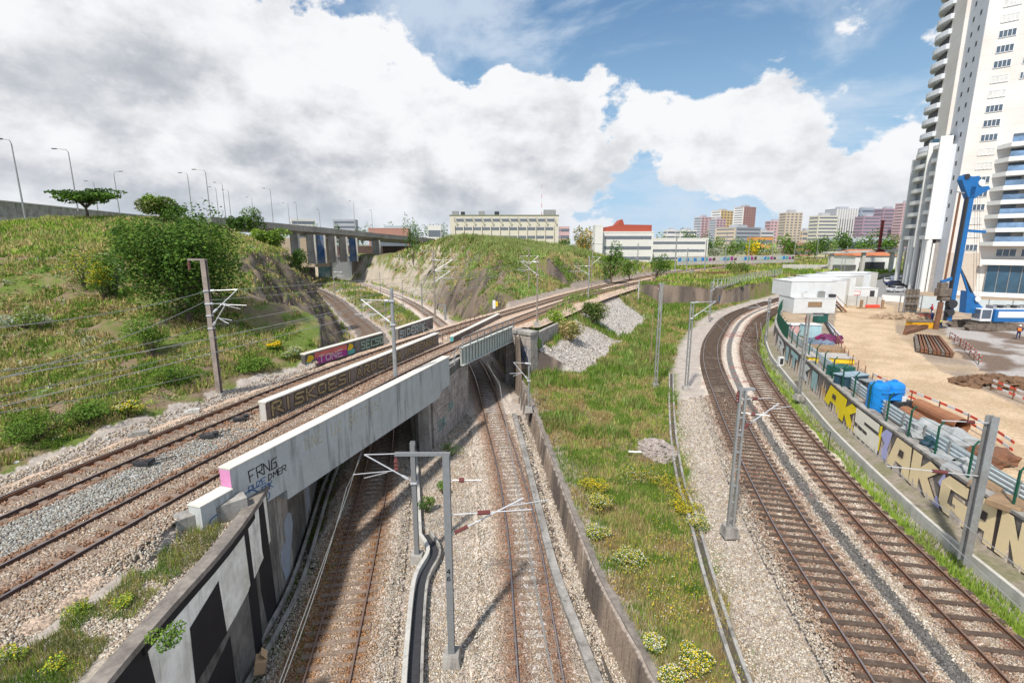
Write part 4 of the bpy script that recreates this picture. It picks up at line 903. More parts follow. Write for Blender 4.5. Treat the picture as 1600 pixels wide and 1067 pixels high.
grasszone('reed_thicket',60000,85,170,-.3,.16,lambda X,Y,Z,I:(~I['low'])&(I['dD']>15)&(I['sD']<0)&(I['dR']>10)&(Z>10.5)&(X>-32),.6,.055,['reed','reed','pale','olive'],5,45,.4)
grasszone('ditch_grass',40000,60,230,-.6,0,lambda X,Y,Z,I:I['low']&(np.minimum(I['d1'],I['d2'])>3.2)&(nzc(X,Y,3.5,81)<.56),.35,.06,['green','olive','lime','dry'],5,55)
grasszone('wall_foot_weeds',16000,12,60,-.6,.0,lambda X,Y,Z,I:I['low']&(I['dL']>.3)&(I['dL']<2.2)&(nzc(X,Y,1.2,85)>.42),.3,.04,['mid','green'],3,65)
grasszone('bank_grass',95000,8,19,-1.0,-.45,lambda X,Y,Z,I:(~I['low'])&(I['sL']<0)&(I['dL']>.7)&(I['dD']>4.6+1.6*nzc(X,Y,1.2,6))&(nzc(X,Y,.8,16)<.62)&(I['sD']>0)&(Y<18),.22,.022,['green','olive','dry','lime','brown','olive'],.8,75)
grasszone('line_side_grass',60000,105,330,.15,1.05,lambda X,Y,Z,I:(~I['strip'])&(~I['site'])&(~I['low'])&(I['dD']>5.5)&(X>0),.45,.08,['olive','dry','lime','green'],12,85)
# low leafy ground cover on the hills
def cover(name,n,y0,y1,s0,s1,maskf,r,lf,per,sets,sc=2.5,seed=7):
    X,Y=fan(n,y0,y1,s0,s1); Z,I=height(X,Y,True); m=maskf(X,Y,Z,I); X,Y,Z=X[m],Y[m],Z[m]
    k=len(X); D=np.sqrt(X*X+Y*Y+150); rr=r*rng.uniform(.4,1.3,k)*(.7+D/110); ci=np.repeat(np.arange(k),per)
    d=rng.normal(size=(k*per,3)); d/=np.linalg.norm(d,axis=1)[:,None]; d[:,2]=np.abs(d[:,2])*.8; q=rr[ci][:,None]*rng.uniform(.5,1,(k*per,1))
    C=np.c_[X,Y,Z][ci]+d*q; base=patchcol(X,Y,sets,sc,seed)[ci]*rng.uniform(.75,1.25,(k*per,1))
    v,f=leafquads(C,lf*D[ci]/32); o=npmesh(name,v,f,mVeg,col=np.repeat(base,4,0)); return tag(o,kind='stuff')
cover('hillside_scrub',8000,17,130,-1.3,-.2,lambda X,Y,Z,I:hillmask(X,Y,Z,I)&(nzc(X,Y,3,77)>.47)&(Z<16.5),.45,.12,15,['green','mid','olive','grey','dry','green','brown'],3,91)
cover('hill_foot_scrub',2200,17,70,-1.3,-.2,lambda X,Y,Z,I:hillmask(X,Y,Z,I)&(I['dD']<9.5+2*nzc(X,Y,2,8))&(I['dD']>6.6),.55,.11,22,['mid','green','green','lime'],3,92)
cover('mid_hill_scrub',4500,75,200,-.55,.18,lambda X,Y,Z,I:(~I['low'])&(I['sD']<0)&(I['dD']>6.5)&(X>-70)&(nzc(X,Y,7,78)>.44)&(Z>6),.7,.10,14,['mid','green','olive','reed','brown','dry'],8,93)
cover('cutting_scrub',3000,75,200,-.6,.1,lambda X,Y,Z,I:(~I['low'])&(I['dR']<11)&(X<0)&(nzc(X,Y,4,79)>.45)&(Y<150),.6,.09,14,['brown','mid','olive','dry','green'],8,94)
cover('strip_scrub',2600,14,118,-.1,.6,lambda X,Y,Z,I:stripmask(X,Y,Z,I)&(nzc(X,Y,2.6,87)>.5),.3,.09,14,['green','mid','olive','lime','dry'],3,95)
cover('mound_scrub',700,55,100,.0,.45,lambda X,Y,Z,I:I['strip']&(I['e']<7)&(I['e']>.3)&(gravel_mask(X,Y,I)<.3),.6,.10,18,['olive','green','brown','dry'],5,96)
# red and yellow specks in the ballast
def blossom(name,X,Y,Z,sz,cols): 
    v,f=leafquads(np.c_[X,Y,Z],sz,1.5); o=npmesh(name,v,f,mVeg,col=np.repeat(cols,4,0)); return tag(o,kind='stuff')
X,Y=fan(15000,12,60,.0,.5); Z,I=height(X,Y,True); m=stripmask(X,Y,Z,I)&(nzc(X,Y,2.2,57)>.50); X,Y,Z=X[m],Y[m],Z[m]
blossom('strip_wildflowers',X,Y,Z+rng.uniform(.15,.5,len(X)),.06,pick(['yellow','yellow','white','autumn'],len(X)))
X,Y=fan(1600,16,60,-1.3,-.3); Z,I=height(X,Y,True); m=hillmask(X,Y,Z,I)&(nzc(X,Y,3,59)>.56); X,Y,Z=X[m],Y[m],Z[m]
blossom('hillside_wildflowers',X,Y,Z+rng.uniform(.2,.6,len(X)),.08,pick(['yellow','autumn','white'],len(X)))
# ---- single plants
def bush(name,label,cat,x,y,z,w,h,n,leaf,sets,flowers=None,group=None,blobs=9,seed=0,trunk=None,squash=1.,up=.4,flowern=.25,crown0=.0,d=None,core=True):
    r=np.random.default_rng(seed+int(abs(x)*13+abs(y)*7)); t=thing(name,(x,y,z),label,cat,group)
    d=d or w
    bl=[]
    for i in range(blobs):
        a=r.uniform(0,2*np.pi); q=math.sqrt(r.random())*.62; zz=crown0*h+(h*(1-crown0))*(r.uniform(.28,.80) if i else .55)
        k=1-abs(zz/h-.5-crown0*.4)*.7
        bl.append((math.cos(a)*q*w/2*k,math.sin(a)*q*d/2*k,zz,r.uniform(.30,.44)*w/2*1.15,r.uniform(.22,.34)*h*(1-crown0)*squash))
    per=n//blobs; Cs=[];cc=[]
    for b in bl:
        v=r.normal(size=(per,3)); v/=np.linalg.norm(v,axis=1)[:,None]; rr=r.uniform(.62,1.05,(per,1)); 
        c=np.array(b[:3])+v*np.array((b[3],b[3]*d/w,b[4]))*rr; c[:,2]=np.maximum(c[:,2],.05); Cs.append(c)
        pc=pick(sets,per,np.full(per,r.integers(0,len(sets))) if r.random()<.6 else None)*r.uniform(.8,1.2); cc.append(pc)
    C=np.vstack(Cs); col=np.vstack(cc); v,f=leafquads(C,leaf,up)
    npmesh('crown' if trunk else 'foliage',v,f,mVeg,t,col=np.repeat(col,4,0))
    if core:   # inner twigs, so that the crown has a body
        g=MB()
        for b in bl: g.tube([(0,0,0),(b[0]*.5,b[1]*.5,b[2]*.55),(b[0],b[1],b[2])],[.03*w**.5,.02*w**.5,.008*w**.5],5)
        if not trunk: g.build('stems',mBark,t)
    if trunk:
        g=MB(); tr=trunk; zc=max(crown0*h,.25*h)
        g.tube([(0,0,-.3),(.05*w*.2,0,zc*.5),(0,0,zc)],[tr,tr*.8,tr*.6],8)
        for b in bl: g.tube([(0,0,zc*.9),(b[0]*.5,b[1]*.5,(zc+b[2])*.5),(b[0],b[1],b[2])],[tr*.5,tr*.3,tr*.1],5)
        g.build('trunk',mBark,t)
    if flowers:
        m=int(n*flowern); k=r.integers(0,len(C),m); F_=C[k].copy(); F_[:,2]+=leaf*.6; F_=F_[F_[:,2]>h*.35]; 
        v,f=leafquads(F_,leaf*.75,2.0); npmesh('flowers',v,f,mVeg,t,col=np.repeat(pick(flowers,len(F_)),4,0))
    return t
mBark=mat('bark',(.15,.11,.08),.95,c2=(.08,.06,.05),amt=.6,s2=3,var=.25,scale=9)
def bpx(name,label,cat,px,pyb,pyt,wpx,Y,n,sets,leaf=None,**k):
    b=PD(px,pyb,Y); zt=zat(Y,pyt); sc=(Y*CP-(b.z-HC)*SP)/F; g=H_(b.x,b.y); h=zt-g
    if h<.3: h=(pyb-pyt)*sc
    return bush(name,label,cat,b.x,b.y,g if abs(g-b.z)<6 else b.z,wpx*sc,h,n,leaf or 1.2*sc*3,sets,**k)
TG='trees on the left hill'
bpx('broadleaf_tree','large dense dark green tree spreading on the slope above the raised tracks','tree',292,478,335,205,42,19000,['dark','mid','dark','mid','green'],leaf=.30,blobs=30,trunk=.28,crown0=.02,up=.8)
bpx('umbrella_tree','flat-topped tree with a visible trunk on the crest in front of the motorway wall','tree',136,337,290,112,72,2600,['mid','dark'],leaf=.45,blobs=12,trunk=.22,crown0=.35,squash=.5,group=TG)
bpx('round_tree','round yellowish green tree on the crest just behind the large dark tree','tree',254,352,306,72,72,3200,['green','olive','mid'],leaf=.42,blobs=10,trunk=.2,crown0=.1)
bpx('dark_tree','small dark tree on the crest right of the large dark tree','tree',366,350,329,34,96,1200,['dark'],leaf=.4,blobs=6,trunk=.15,crown0=.2)
bpx('dark_tree','second small dark tree of the crest, beside the start of the viaduct','tree',397,352,325,46,98,1500,['dark','mid'],leaf=.4,blobs=7,trunk=.15,crown0=.2)
bpx('bright_tree','bright green tree at the end of the left hill below the viaduct','tree',424,408,352,62,84,3000,['green','lime','mid'],leaf=.38,blobs=10,trunk=.15)
bpx('dark_shrub','dark green shrub on the rock edge right of the bright green tree','shrub',468,415,388,44,88,1300,['dark','mid'],leaf=.35,blobs=7)
bpx('grey_green_shrub','feathery light green shrub halfway up the left hill','shrub',238,532,490,86,35,2600,['mid','green'],leaf=.16,blobs=8)
bpx('spiky_shrub','grey-green shrub on the hill left of the large dark tree','shrub',168,440,395,60,46,1600,['mid','grey','dark'],leaf=.25,blobs=7)
bpx('hill_shrub','small dark shrub in the bright grass of the crest','shrub',185,362,350,28,62,500,['mid','dark'],leaf=.3,blobs=4)
bpx('hill_shrub','low grey leafy shrub at the left edge of the hill','shrub',40,520,485,70,38,1400,['green','grey','olive'],leaf=.2,blobs=7)
bpx('hill_shrub','dark leafy bush at the lower left foot of the hill','shrub',60,690,640,110,23,2200,['mid','green','dark'],leaf=.13,blobs=9)
bpx('hill_shrub','leafy bush left of the yellow daisies at the hill foot','shrub',140,668,628,90,25,1800,['mid','green'],leaf=.13,blobs=8)
bpx('hill_shrub','tufted green shrub below the large dark tree','shrub',395,600,560,70,36,1400,['green','mid'],leaf=.17,blobs=7)
bpx('hill_shrub','green shrub at the foot of the hill beside the brown pole','shrub',275,632,602,70,31,1400,['green','mid'],leaf=.14,blobs=7)
YF='yellow flowering plants'
for i,(px,pb,pt,w,Y,lab,fl) in enumerate([
 (205,660,632,40,26.5,'clump of yellow daisies at the foot of the left hill',['yellow','white','yellow']),(128,425,392,80,47,'wide yellow and white flowering bush high on the left hill',['yellow','yellow','white']),
 (160,440,405,46,45,'bright yellow flowering bush next to the wide one high on the left hill',['yellow']),(430,562,538,22,41,'yellow flowering bush beside the short rusty pipe rail',['yellow']),(455,580,568,40,40,'low white flowering plant under the short rusty pipe rail',['white','white','yellow'])]):
    bpx('flowering_bush',lab,'flowers',px,pb,pt-4,w*1.1,Y,1500,['green','mid'],leaf=.11+.06*(Y>40),flowers=fl,blobs=8,flowern=1.0)
for i,(px,py,w,h,lab,fl) in enumerate([(930,765,34,.6,'yellow daisies left edge of the weedy strip, farthest clump of the row',['yellow']),(938,790,42,.8,'yellow daisies left edge of the weedy strip, fullest clump of the row',['yellow','yellow','white']),
 (935,835,34,.6,'yellow and white daisies left edge of the weedy strip, nearest clump of the row',['yellow','white']),(985,885,40,.7,'rounded clump of white and yellow daisies alone in the strip',['yellow','white']),(1075,795,36,.6,'yellow daisies against the dark drain in the weedy strip',['yellow']),
 (1090,820,34,.6,'yellow and white daisies against the dark drain, nearer clump',['yellow','white']),(1018,1015,36,.6,'white daisies near the bottom edge of the weedy strip',['white','yellow']),(1080,1035,50,.5,'loose yellow daisies beside the drain at the bottom of the weedy strip',['yellow','yellow','white']),
 (1040,1055,40,.5,'yellow and white daisies at the bottom edge of the photo',['yellow','white']),(1010,750,60,.5,'sparse yellow flowers below the rubble pile',['yellow','autumn','white']),(1050,760,60,.5,'orange-yellow dry flowers right of the rubble pile',['autumn','yellow'])]):
    b=P(px,py,1.7); sc=b.y/F; z=H_(b.x,b.y); bush('daisy_clump',lab,'flowers',b.x,b.y,z,w*sc*1.7,h*1.1,1300,.085,['green','mid','olive'],flowers=fl,blobs=7,flowern=.95,seed=i)
for i,(px,py,w,lab) in enumerate([(120,965,46,'yellow flowers in the grass above the muralled wall, left of the white wrapper'),(100,1040,50,'yellow and orange flowers near the bottom left of the wall top'),(190,950,40,'three tufts of yellow flowers in the middle of the bank grass'),(20,1040,40,'green weeds with yellow flowers at the bottom left corner')]):
    b=P(px,py,5.9); z=H_(b.x,b.y); bush('daisy_clump',lab,'flowers',b.x,b.y,z,.9,.4,500,.06,['green','lime'],flowers=['yellow','yellow','autumn'],blobs=6,flowern=.2,seed=i)
b=P(262,995,5.9); bush('trailing_shrub','leafy shrub hanging over the top of the muralled wall','shrub',b.x,b.y,5.6,1.1,.7,500,.09,['mid','green'],blobs=5)
for i,(px,py,w,h,lab) in enumerate([(690,770,24,.9,'green weeds behind the grey pole 46'),(705,712,40,1.0,'dark green bush at the foot of the stone pier'),(668,800,28,1.0,'green bush between the two sunken tracks near the trough')]):
    b=P(px,py,.0); bush('weed_clump',lab,'shrub',b.x,b.y,0,w*b.y/F*1.3,h,900,.10,['mid','green','dark'],blobs=6,seed=i)
bpx('round_bush','round dark olive bush at the top of the white gravel slope','shrub',926,505,466,50,78,2600,['dark','olive'],leaf=.32,blobs=10)
bpx('mound_bush','dry brown and green bush on the gravel mound','shrub',893,540,498,56,66,1800,['olive','brown','dry'],leaf=.28,blobs=8)
bpx('mound_bush','yellow-green bush on the gravel mound beside the raised tracks','shrub',868,505,484,36,68,1000,['lime','green'],leaf=.26,blobs=6)
bpx('mound_bush','dark weeds beside the stone abutment','shrub',836,545,520,26,57,800,['dark','mid'],leaf=.2,blobs=5)
bpx('hill_bush','dark green bush on the left shoulder of the middle hill','shrub',646,415,388,34,150,900,['mid','dark'],leaf=.5,blobs=6)
bpx('leafy_tree','dark rounded tree behind the raised tracks right of the middle hill','tree',955,432,377,46,128,2200,['dark','mid'],leaf=.5,blobs=10,trunk=.25,crown0=.05)
bpx('leafy_tree','dark rounded bush behind the pale blue-grey pole','tree',1026,418,396,50,150,1400,['dark','mid'],leaf=.5,blobs=8)
bpx('leafy_tree','low green bush between the dark rounded tree and the pole','tree',986,422,402,34,140,900,['mid','green'],leaf=.5,blobs=6)
bpx('autumn_tree','orange and green tree beside the long cream building','tree',912,392,347,36,215,1400,['autumn','olive','green','autumn'],leaf=.85,blobs=9,trunk=.3,crown0=.1)
bpx('strip_bush','shrub on the bank above the far bend of the right tracks','shrub',1158,424,410,40,175,600,['mid','olive'],leaf=.6,blobs=6)
bpx('strip_bush','shrub beyond the raised tracks near the dark brown gap','shrub',1145,420,408,24,190,500,['mid','green'],leaf=.6,blobs=5)
FT='trees behind the railway land'
kinds=[(['mid','dark'],'dense dark green tree'),(['pale','green'],'light green feathery tree'),(['green','mid'],'mid green bushy tree')]
ft=[(982,395,372,30,1),(1000,395,366,34,1),(1022,398,364,36,1),(1046,398,370,30,1),(1068,398,372,26,1),(1078,376,358,34,0),(1096,376,362,30,0),(1112,384,372,26,0),(1128,390,370,30,2),(1146,392,372,30,2),(1166,394,374,34,2),
 (1186,392,376,26,2),(1238,397,372,26,2),(1222,394,368,30,2),(1265,392,376,28,2),(1292,382,368,24,0),(1330,388,362,34,0),(1316,378,362,26,0),(1352,392,374,30,2),(1380,392,374,30,0),(1275,384,372,22,0),(1360,372,356,40,0),(1390,388,366,30,2),
 (608,366,348,24,0),(636,366,350,22,0),(652,364,344,24,0),(674,364,343,32,0),(690,362,350,20,0),(566,362,350,24,0),(530,362,350,20,0),(486,362,350,20,0),(880,390,372,20,2),(770,372,362,26,2)]
for i,(px,pb,pt,w,k) in enumerate(ft):
    Y=300+(i*53)%90 if px>900 else 420+(i*31)%60
    pal,lab=kinds[k]; b=PD(px,pb,Y); sc=Y/F; z=(6.5 if px>900 else 11); h=zat(Y,pt)-z
    bush('distant_tree',lab+' in the belt of trees behind the railway land','tree',b.x,b.y,z,w*sc*1.35,h,520,1.5,pal,blobs=9,trunk=.35,crown0=.0,group=FT,seed=i,core=False)
for px,pb,pt,w,pal,lab in [(1174,392,372,26,['yellow','lime'],'bright yellow-green tree left of the orange roofs'),(1200,398,380,40,['blossom','pale'],'pale blossoming tree behind the long graffiti wall'),(1120,398,386,34,['blossom','grey'],'whitish shrub behind the blue end of the long graffiti wall'),(1305,392,376,26,['brown','pale'],'bare brownish tree beside the railway station wall')]:
    b=PD(px,pb,290); sc=290/F; bush('distant_tree',lab,'tree',b.x,b.y,6.,w*sc,zat(290,pt)-6.,480,1.1,[q if q!='yellow' else 'lime' for q in pal] if False else pal,blobs=6,trunk=.3,crown0=.1)
# rubble pile and loose bits
def rubble(name,label,px,py,z,rx,ry,h,n,sz,m,cat='rubble'):
    c=P(px,py,z); mb=MB(); zz=H_(c.x,c.y)
    for i in range(n):
        a=rnd.uniform(0,6.28); q=math.sqrt(rnd.random()); x=math.cos(a)*q*rx; y=math.sin(a)*q*ry
        mb.box((x,y,h*(1-q*q)*rnd.uniform(.6,1)),(sz*rnd.uniform(.4,1.3),sz*rnd.uniform(.4,1.2),sz*rnd.uniform(.1,.5)),rz=rnd.uniform(0,3),rx=rnd.uniform(-.6,.6),ry=rnd.uniform(-.6,.6))
    o=mb.build(name,m); o.location=(c.x,c.y,zz); tag(o,label,cat,kind='stuff'); return o
rubble('rubble_pile','heap of broken grey and pink concrete in the weedy strip',1027,702,1.7,1.3,2.1,.5,420,.28,mat('broken_concrete',(.42,.36,.33),.95,c2=(.22,.19,.17),amt=.7,s2=3,var=.3,scale=9))
b=P(992,708,1.9); o=MB().tube([(-.4,.2,.05),(0,0,.1),(.45,-.02,.1)],.07,6).build('white_pipe_piece',mWhite); o.location=(b.x,b.y,b.z); tag(o,'short curved piece of white pipe left of the rubble pile','pipe')

# loose stones on the ballast near the camera
def stones():
    X,Y=fan(260000,11,46,-.95,1.0); Z,I=height(X,Y,True)
    d3,_,_=pdist(X,Y,c3); d4,_,_=pdist(X,Y,c4)
    up=I['dD']<5.75-1.3*sm(Y,13,18.5); b1=I['d1']<2.5; b2=I['d2']<2.6; b3=np.minimum(d3,d4)<2.2
    zz=np.where(I['low'],np.where(b1|b2,ZT+.03,Z),np.where(up&(I['sL']<0),ZD-.15-.4*sm(I['dD'],4.8,5.6)*(Y<18),np.where(I['strip']&b3,ZR-.03,Z)))
    ok=(I['low'])|((~I['low'])&(I['sL']<0)&(Y<22)&(I['sD']>0)&(I['dL']>.35))|((I['sL']<0)&(I['dD']<5.6)&~I['low'])|(I['strip']&(np.minimum(d3,d4)<3.9+1.3*nzc(X,Y,2,3))&(I['dK']>2.5))
    dk=I['low']&(I['dD']<4.4)&(Y>17)&(Y<64)&(rng.random(len(X))<.8); zz=np.where(dk,ZD-.15,zz); I['low']=I['low']&~dk; I['dk']=dk
    dm=np.minimum.reduce([np.abs(I['d1']-.83),np.abs(I['d2']-.83),np.abs(d3-.83),np.abs(d4-.83),np.abs(np.abs(I['dD']-2.35)-.83)])
    ok&=dm>.09
    X,Y,zz,dm=X[ok],Y[ok],zz[ok],dm[ok]; n=len(X); sz=rng.uniform(.025,.06,n)*(1+Y/60)
    b=np.array([(1,1,1),(1,-1,-1),(-1,1,-1),(-1,-1,1)],float)*.62
    q=rng.normal(size=(n,4)); q/=np.linalg.norm(q,axis=1)[:,None]; w,x,y,z=q.T
    M=np.stack([1-2*(y*y+z*z),2*(x*y-z*w),2*(x*z+y*w),2*(x*y+z*w),1-2*(x*x+z*z),2*(y*z-x*w),2*(x*z-y*w),2*(y*z+x*w),1-2*(x*x+y*y)],1).reshape(n,3,3)
    v=np.einsum('nij,kj->nki',M,b)*sz[:,None,None]+np.c_[X,Y,zz+.015][:,None,:]
    f=(np.arange(n)[:,None,None]*4+np.array([(0,1,2),(0,3,1),(0,2,3),(1,3,2)])).reshape(-1,3)
    base=np.array([(.56,.50,.41),(.46,.39,.31),(.64,.59,.51),(.33,.27,.22),(.42,.32,.22)])[rng.integers(0,5,n)]*rng.uniform(.75,1.2,(n,1))
    I={k:v[ok] for k,v in I.items()}; D3=d3[ok]
    s1=pdist(X,Y,c1)[1]*I['d1']; r=np.exp(-(dm/.60)**2)*rng.uniform(.5,1.4,n)
    r=np.maximum(r,np.clip(1.1*sm(-s1,.7,1.2)*(1-sm(-s1,1.7,2.4))*rng.uniform(.2,1.2,n),0,1)*I['low'])
    r=np.maximum(r,.55*(I['d1']<1.6)*rng.uniform(0,1,n)*sm(-Y,-26,-16)*0+.9*(D3<1.7)*rng.uniform(0,1,n)); r=np.maximum(r,.7*I['low']*(I['d1']<1.7)*rng.uniform(0,1,n))
    r=np.maximum(r,(I['dD']<5)*.5*rng.uniform(0,1,n)); gry=((I['dD']<1.1)&(Y<26)&~I['low'])
    base=np.where(gry[:,None],base*np.array((.72,.82,.92)),base); r=np.clip(r*(1-.8*gry),0,.95)[:,None]
    rc=np.where(I['low'][:,None]&(I['d1'][:,None]<3),np.array((.30,.14,.05)),np.array((.24,.125,.075)))
    base=base*(1-r)+rc*r*rng.uniform(.6,1.4,(n,1)); d34=pdist(X,Y,c34)[0]; base=np.where((d34<.33)[:,None]&(I['strip'])[:,None],np.array((.15,.14,.13))*rng.uniform(.6,1.5,(n,1)),base)
    o=npmesh('loose_ballast_stones',v.reshape(-1,3),f,mStn,col=np.repeat(base,4,0)); tag(o,kind='stuff')
mStn=mat('loose_stone',(1,1,1),.95,vc=True,var=.05)
stones()
def scree():
    X,Y=fan(60000,54,112,-.05,.5); Z,I=height(X,Y,True); ok=gravel_mask(X,Y,I)>.3; X,Y,Z=X[ok],Y[ok],Z[ok]; n=len(X)
    v,f=leafquads(np.c_[X,Y,Z+.05],.0+rng.uniform(.10,.42,n)*.8,1.2); c=np.array([(.60,.56,.51),(.44,.40,.36),(.30,.26,.22),(.52,.45,.38)])[rng.integers(0,4,n)]*rng.uniform(.8,1.2,(n,1))
    # give each chip a little body
    v=v.reshape(n,4,3); v[:,0,2]-=.08; v[:,2,2]+=.06; o=npmesh('gravel_scree',v.reshape(-1,3),f,mStn,col=np.repeat(c,4,0)); tag(o,kind='stuff')
scree()
# ================================================================ GRAFFITI WALL, FENCE
ZS=4.72
kws=seg(KW,-2,150); _s=np.r_[0,np.cumsum(np.linalg.norm(np.diff(kws,axis=0),axis=1))]
def prj(x,y,z):
    z=z-HC; dp=y*CP-z*SP; return 800+F*x/dp, 533.5-F*(y*SP+z*CP)/dp
def s_at(px,z):
    xs=np.array([prj(a,b,z)[0] for a,b in kws]); k=np.argmin(np.where((kws[:,1]>9)&(kws[:,1]<75),np.abs(xs-px),1e9)); 
    k=min(max(k,1),len(xs)-2); 
    for j in (k-1,k):
        if (xs[j]-px)*(xs[j+1]-px)<=0: return _s[j]+(_s[j+1]-_s[j])*(px-xs[j])/(xs[j+1]-xs[j])
    return _s[k]
mGW=mat('dark_painted_wall',(.17,.145,.135),.9,c2=(.30,.27,.24),amt=.6,s2=.8,var=.15,scale=4,streak=.2)
gw=thing('graffiti_wall',(kws[0,0],kws[0,1],2.4),'long curved dark wall with giant cream and yellow letters AKS YAK GAN','graffiti wall')
MB().sweep(kws,[(0,1.8),(0,4.78),(.5,4.78),(.5,1.8)]).build('wall',mGW,gw,world=True)
MB().sweep(kws,[(-.06,4.783),(-.06,4.93),(.62,4.93),(.62,4.783)]).build('coping',mConc,gw,world=True)
kk=seg(offs(KW,-1.1),-2,80)
lg=MB().sweep(kk,[(-.0,1.6),(-.0,2.42),(.18,2.42),(.18,1.6)]).build('kerb',mConcL,gw,world=True)
MB().sweep(kk,[(.18,1.6),(.18,2.36),(1.09,2.5),(1.09,1.6)]).build('ledge',mat('ledge_soil',(.27,.23,.19),.95,c2=(.16,.16,.08),amt=.7,s2=1,var=.3,scale=5),gw,world=True)
LP={'A':([(0,0),(.2,1),(.82,1),(1,0),(.68,0),(.65,.27),(.36,.27),(.33,0)],[[(.40,.5),(.62,.5),(.60,.72),(.42,.72)]]),
 'K':([(0,0),(0,1),(.34,1),(.34,.66),(.62,1),(1,.92),(.62,.52),(1,.05),(.62,0),(.34,.36),(.34,0)],[]),
 'S':([(0,.02),(0,.3),(.55,.3),(.55,.42),(0,.46),(0,1),(.95,1),(.95,.72),(.40,.72),(.40,.62),(1,.6),(1,0)],[]),
 'G':([(.25,0),(0,.2),(0,.75),(.25,1),(.95,1),(.95,.72),(.38,.70),(.33,.3),(.62,.28),(.62,.38),(.5,.38),(.5,.56),(1,.56),(1,0)],[]),
 'N':([(0,0),(0,1),(.36,1),(.62,.55),(.62,1),(1,1),(1,0),(.66,0),(.38,.48),(.38,0)],[]),
 'Y':([(.3,0),(.36,.5),(0,1),(.4,.95),(.5,.72),(.7,1),(1,1),(.66,.5),(.62,0)],[]),
 'T':([(.3,0),(.3,.7),(0,.7),(0,1),(1,1),(1,.7),(.66,.7),(.66,0)],[]),'I':([(.1,0),(.1,1),(.8,1),(.8,0)],[]),
 'R':([(0,0),(0,1),(.8,1),(1,.7),(.8,.5),(1,0),(.66,0),(.5,.4),(.34,.4),(.34,0)],[[(.36,.62),(.62,.62),(.62,.8),(.36,.8)]])}
mCream=mat('cream_spray',(.95,.76,.46),.85,var=.05,scale=2); mCream2=mat('pale_cream_spray',(.93,.88,.74),.85,var=.06,scale=2); mYel=mat('bright_yellow_spray',(.98,.76,.02),.8,var=.06,scale=2)
mLil=mat('lilac_spray',(.50,.50,.80),.85,var=.1); mTl=mat('pale_teal_spray',(.36,.55,.56),.85,var=.2,scale=2); mWh2=mat('white_spray',(.72,.74,.72),.85,var=.12,scale=2); mGo=mat('graffiti_outline',(.10,.075,.07),.85)
def bigletter(ch,s0,s1,v0,v1,m,base=2.5,shear=0,flip=True):
    if s0>s1: s0,s1=s1,s0
    poly,holes=LP[ch]; L=s1-s0
    f=lambda u,v,g=0: (L*(1-(u if 1 else 0))+ (0.5-v)*shear, v0+v*(v1-v0))
    # the wall runs away from the camera, so letters read from far to near
    P1=[f(u,v) for u,v in poly]; cx=sum(q[0] for q in P1)/len(P1); cy=sum(q[1] for q in P1)/len(P1)
    big=[(cx+(a-cx)*1.12,cy+(b-cy)*1.07) for a,b in P1]
    o=onwall(kws,s0,[big],base,-.035,mGo,gw,'letter_outline')
    o=onwall(kws,s0,[P1],base,-.06,m,gw,'letter_'+ch.lower())
    for h in holes: onwall(kws,s0,[[f(u,v) for u,v in h]],base,-.085,mGo,o,'counter')
for ch,a,b,v0,v1,m,sh in [('A',1291,1318,.35,2.15,mYel,.5),('K',1313,1340,.2,2.15,mYel,.4),('S',1337,1375,.15,2.15,mCream2,0),('A',1391,1427,.15,2.2,mCream,.3),('K',1425,1468,.12,2.2,mCream,0),('G',1471,1513,.1,2.15,mCream,0),('A',1517,1560,.1,2.2,mCream,.2),('N',1562,1612,.1,2.2,mCream,0),
      ('R',1216,1226,.3,2.0,mWh2,0),('I',1228,1234,.3,2.0,mTl,0),('T',1236,1247,.3,2.05,mTl,0),('K',1250,1266,.3,2.05,mWh2,0),('I',1268,1280,.3,2.0,mTl,0)]:
    bigletter(ch,s_at(a,3.6),s_at(b,3.6),v0,v1,m,2.5,sh)
def onw(px0,px1,pl,m,nm,off=-.05):
    a,b=sorted((s_at(px0,3.6),s_at(px1,3.6))); L=b-a; onwall(kws,a,[[(L*(1-u),v) for u,v in pl]],2.5,off,m,gw,nm)
onw(1374,1392,[(.2,.1),(.5,1.2),(.1,1.6),(.5,2.2),(1,2.2),(.8,1.0),(1,.3)],mLil,'lilac_arrow'); onw(1372,1377,[(0,.5),(.3,2.1),(1,2.2),(.9,.4)],mYel,'yellow_bar')
onw(1450,1458,[(0,1.9),(.5,1.5),(1,2.0)],mLil,'lilac_wedge'); onw(1466,1480,[(0,1.4),(.5,2.1),(1,1.5),(.5,1.2)],mLil,'lilac_star'); onw(1462,1474,[(0,.1),(.5,.7),(1,.1)],mLil,'lilac_wedge')
onw(1284,1291,[(0,.3),(0,1.5),(1,1.2),(1,.3)],mat('orange_spray',(.60,.36,.16),.85),'orange_bar'); 
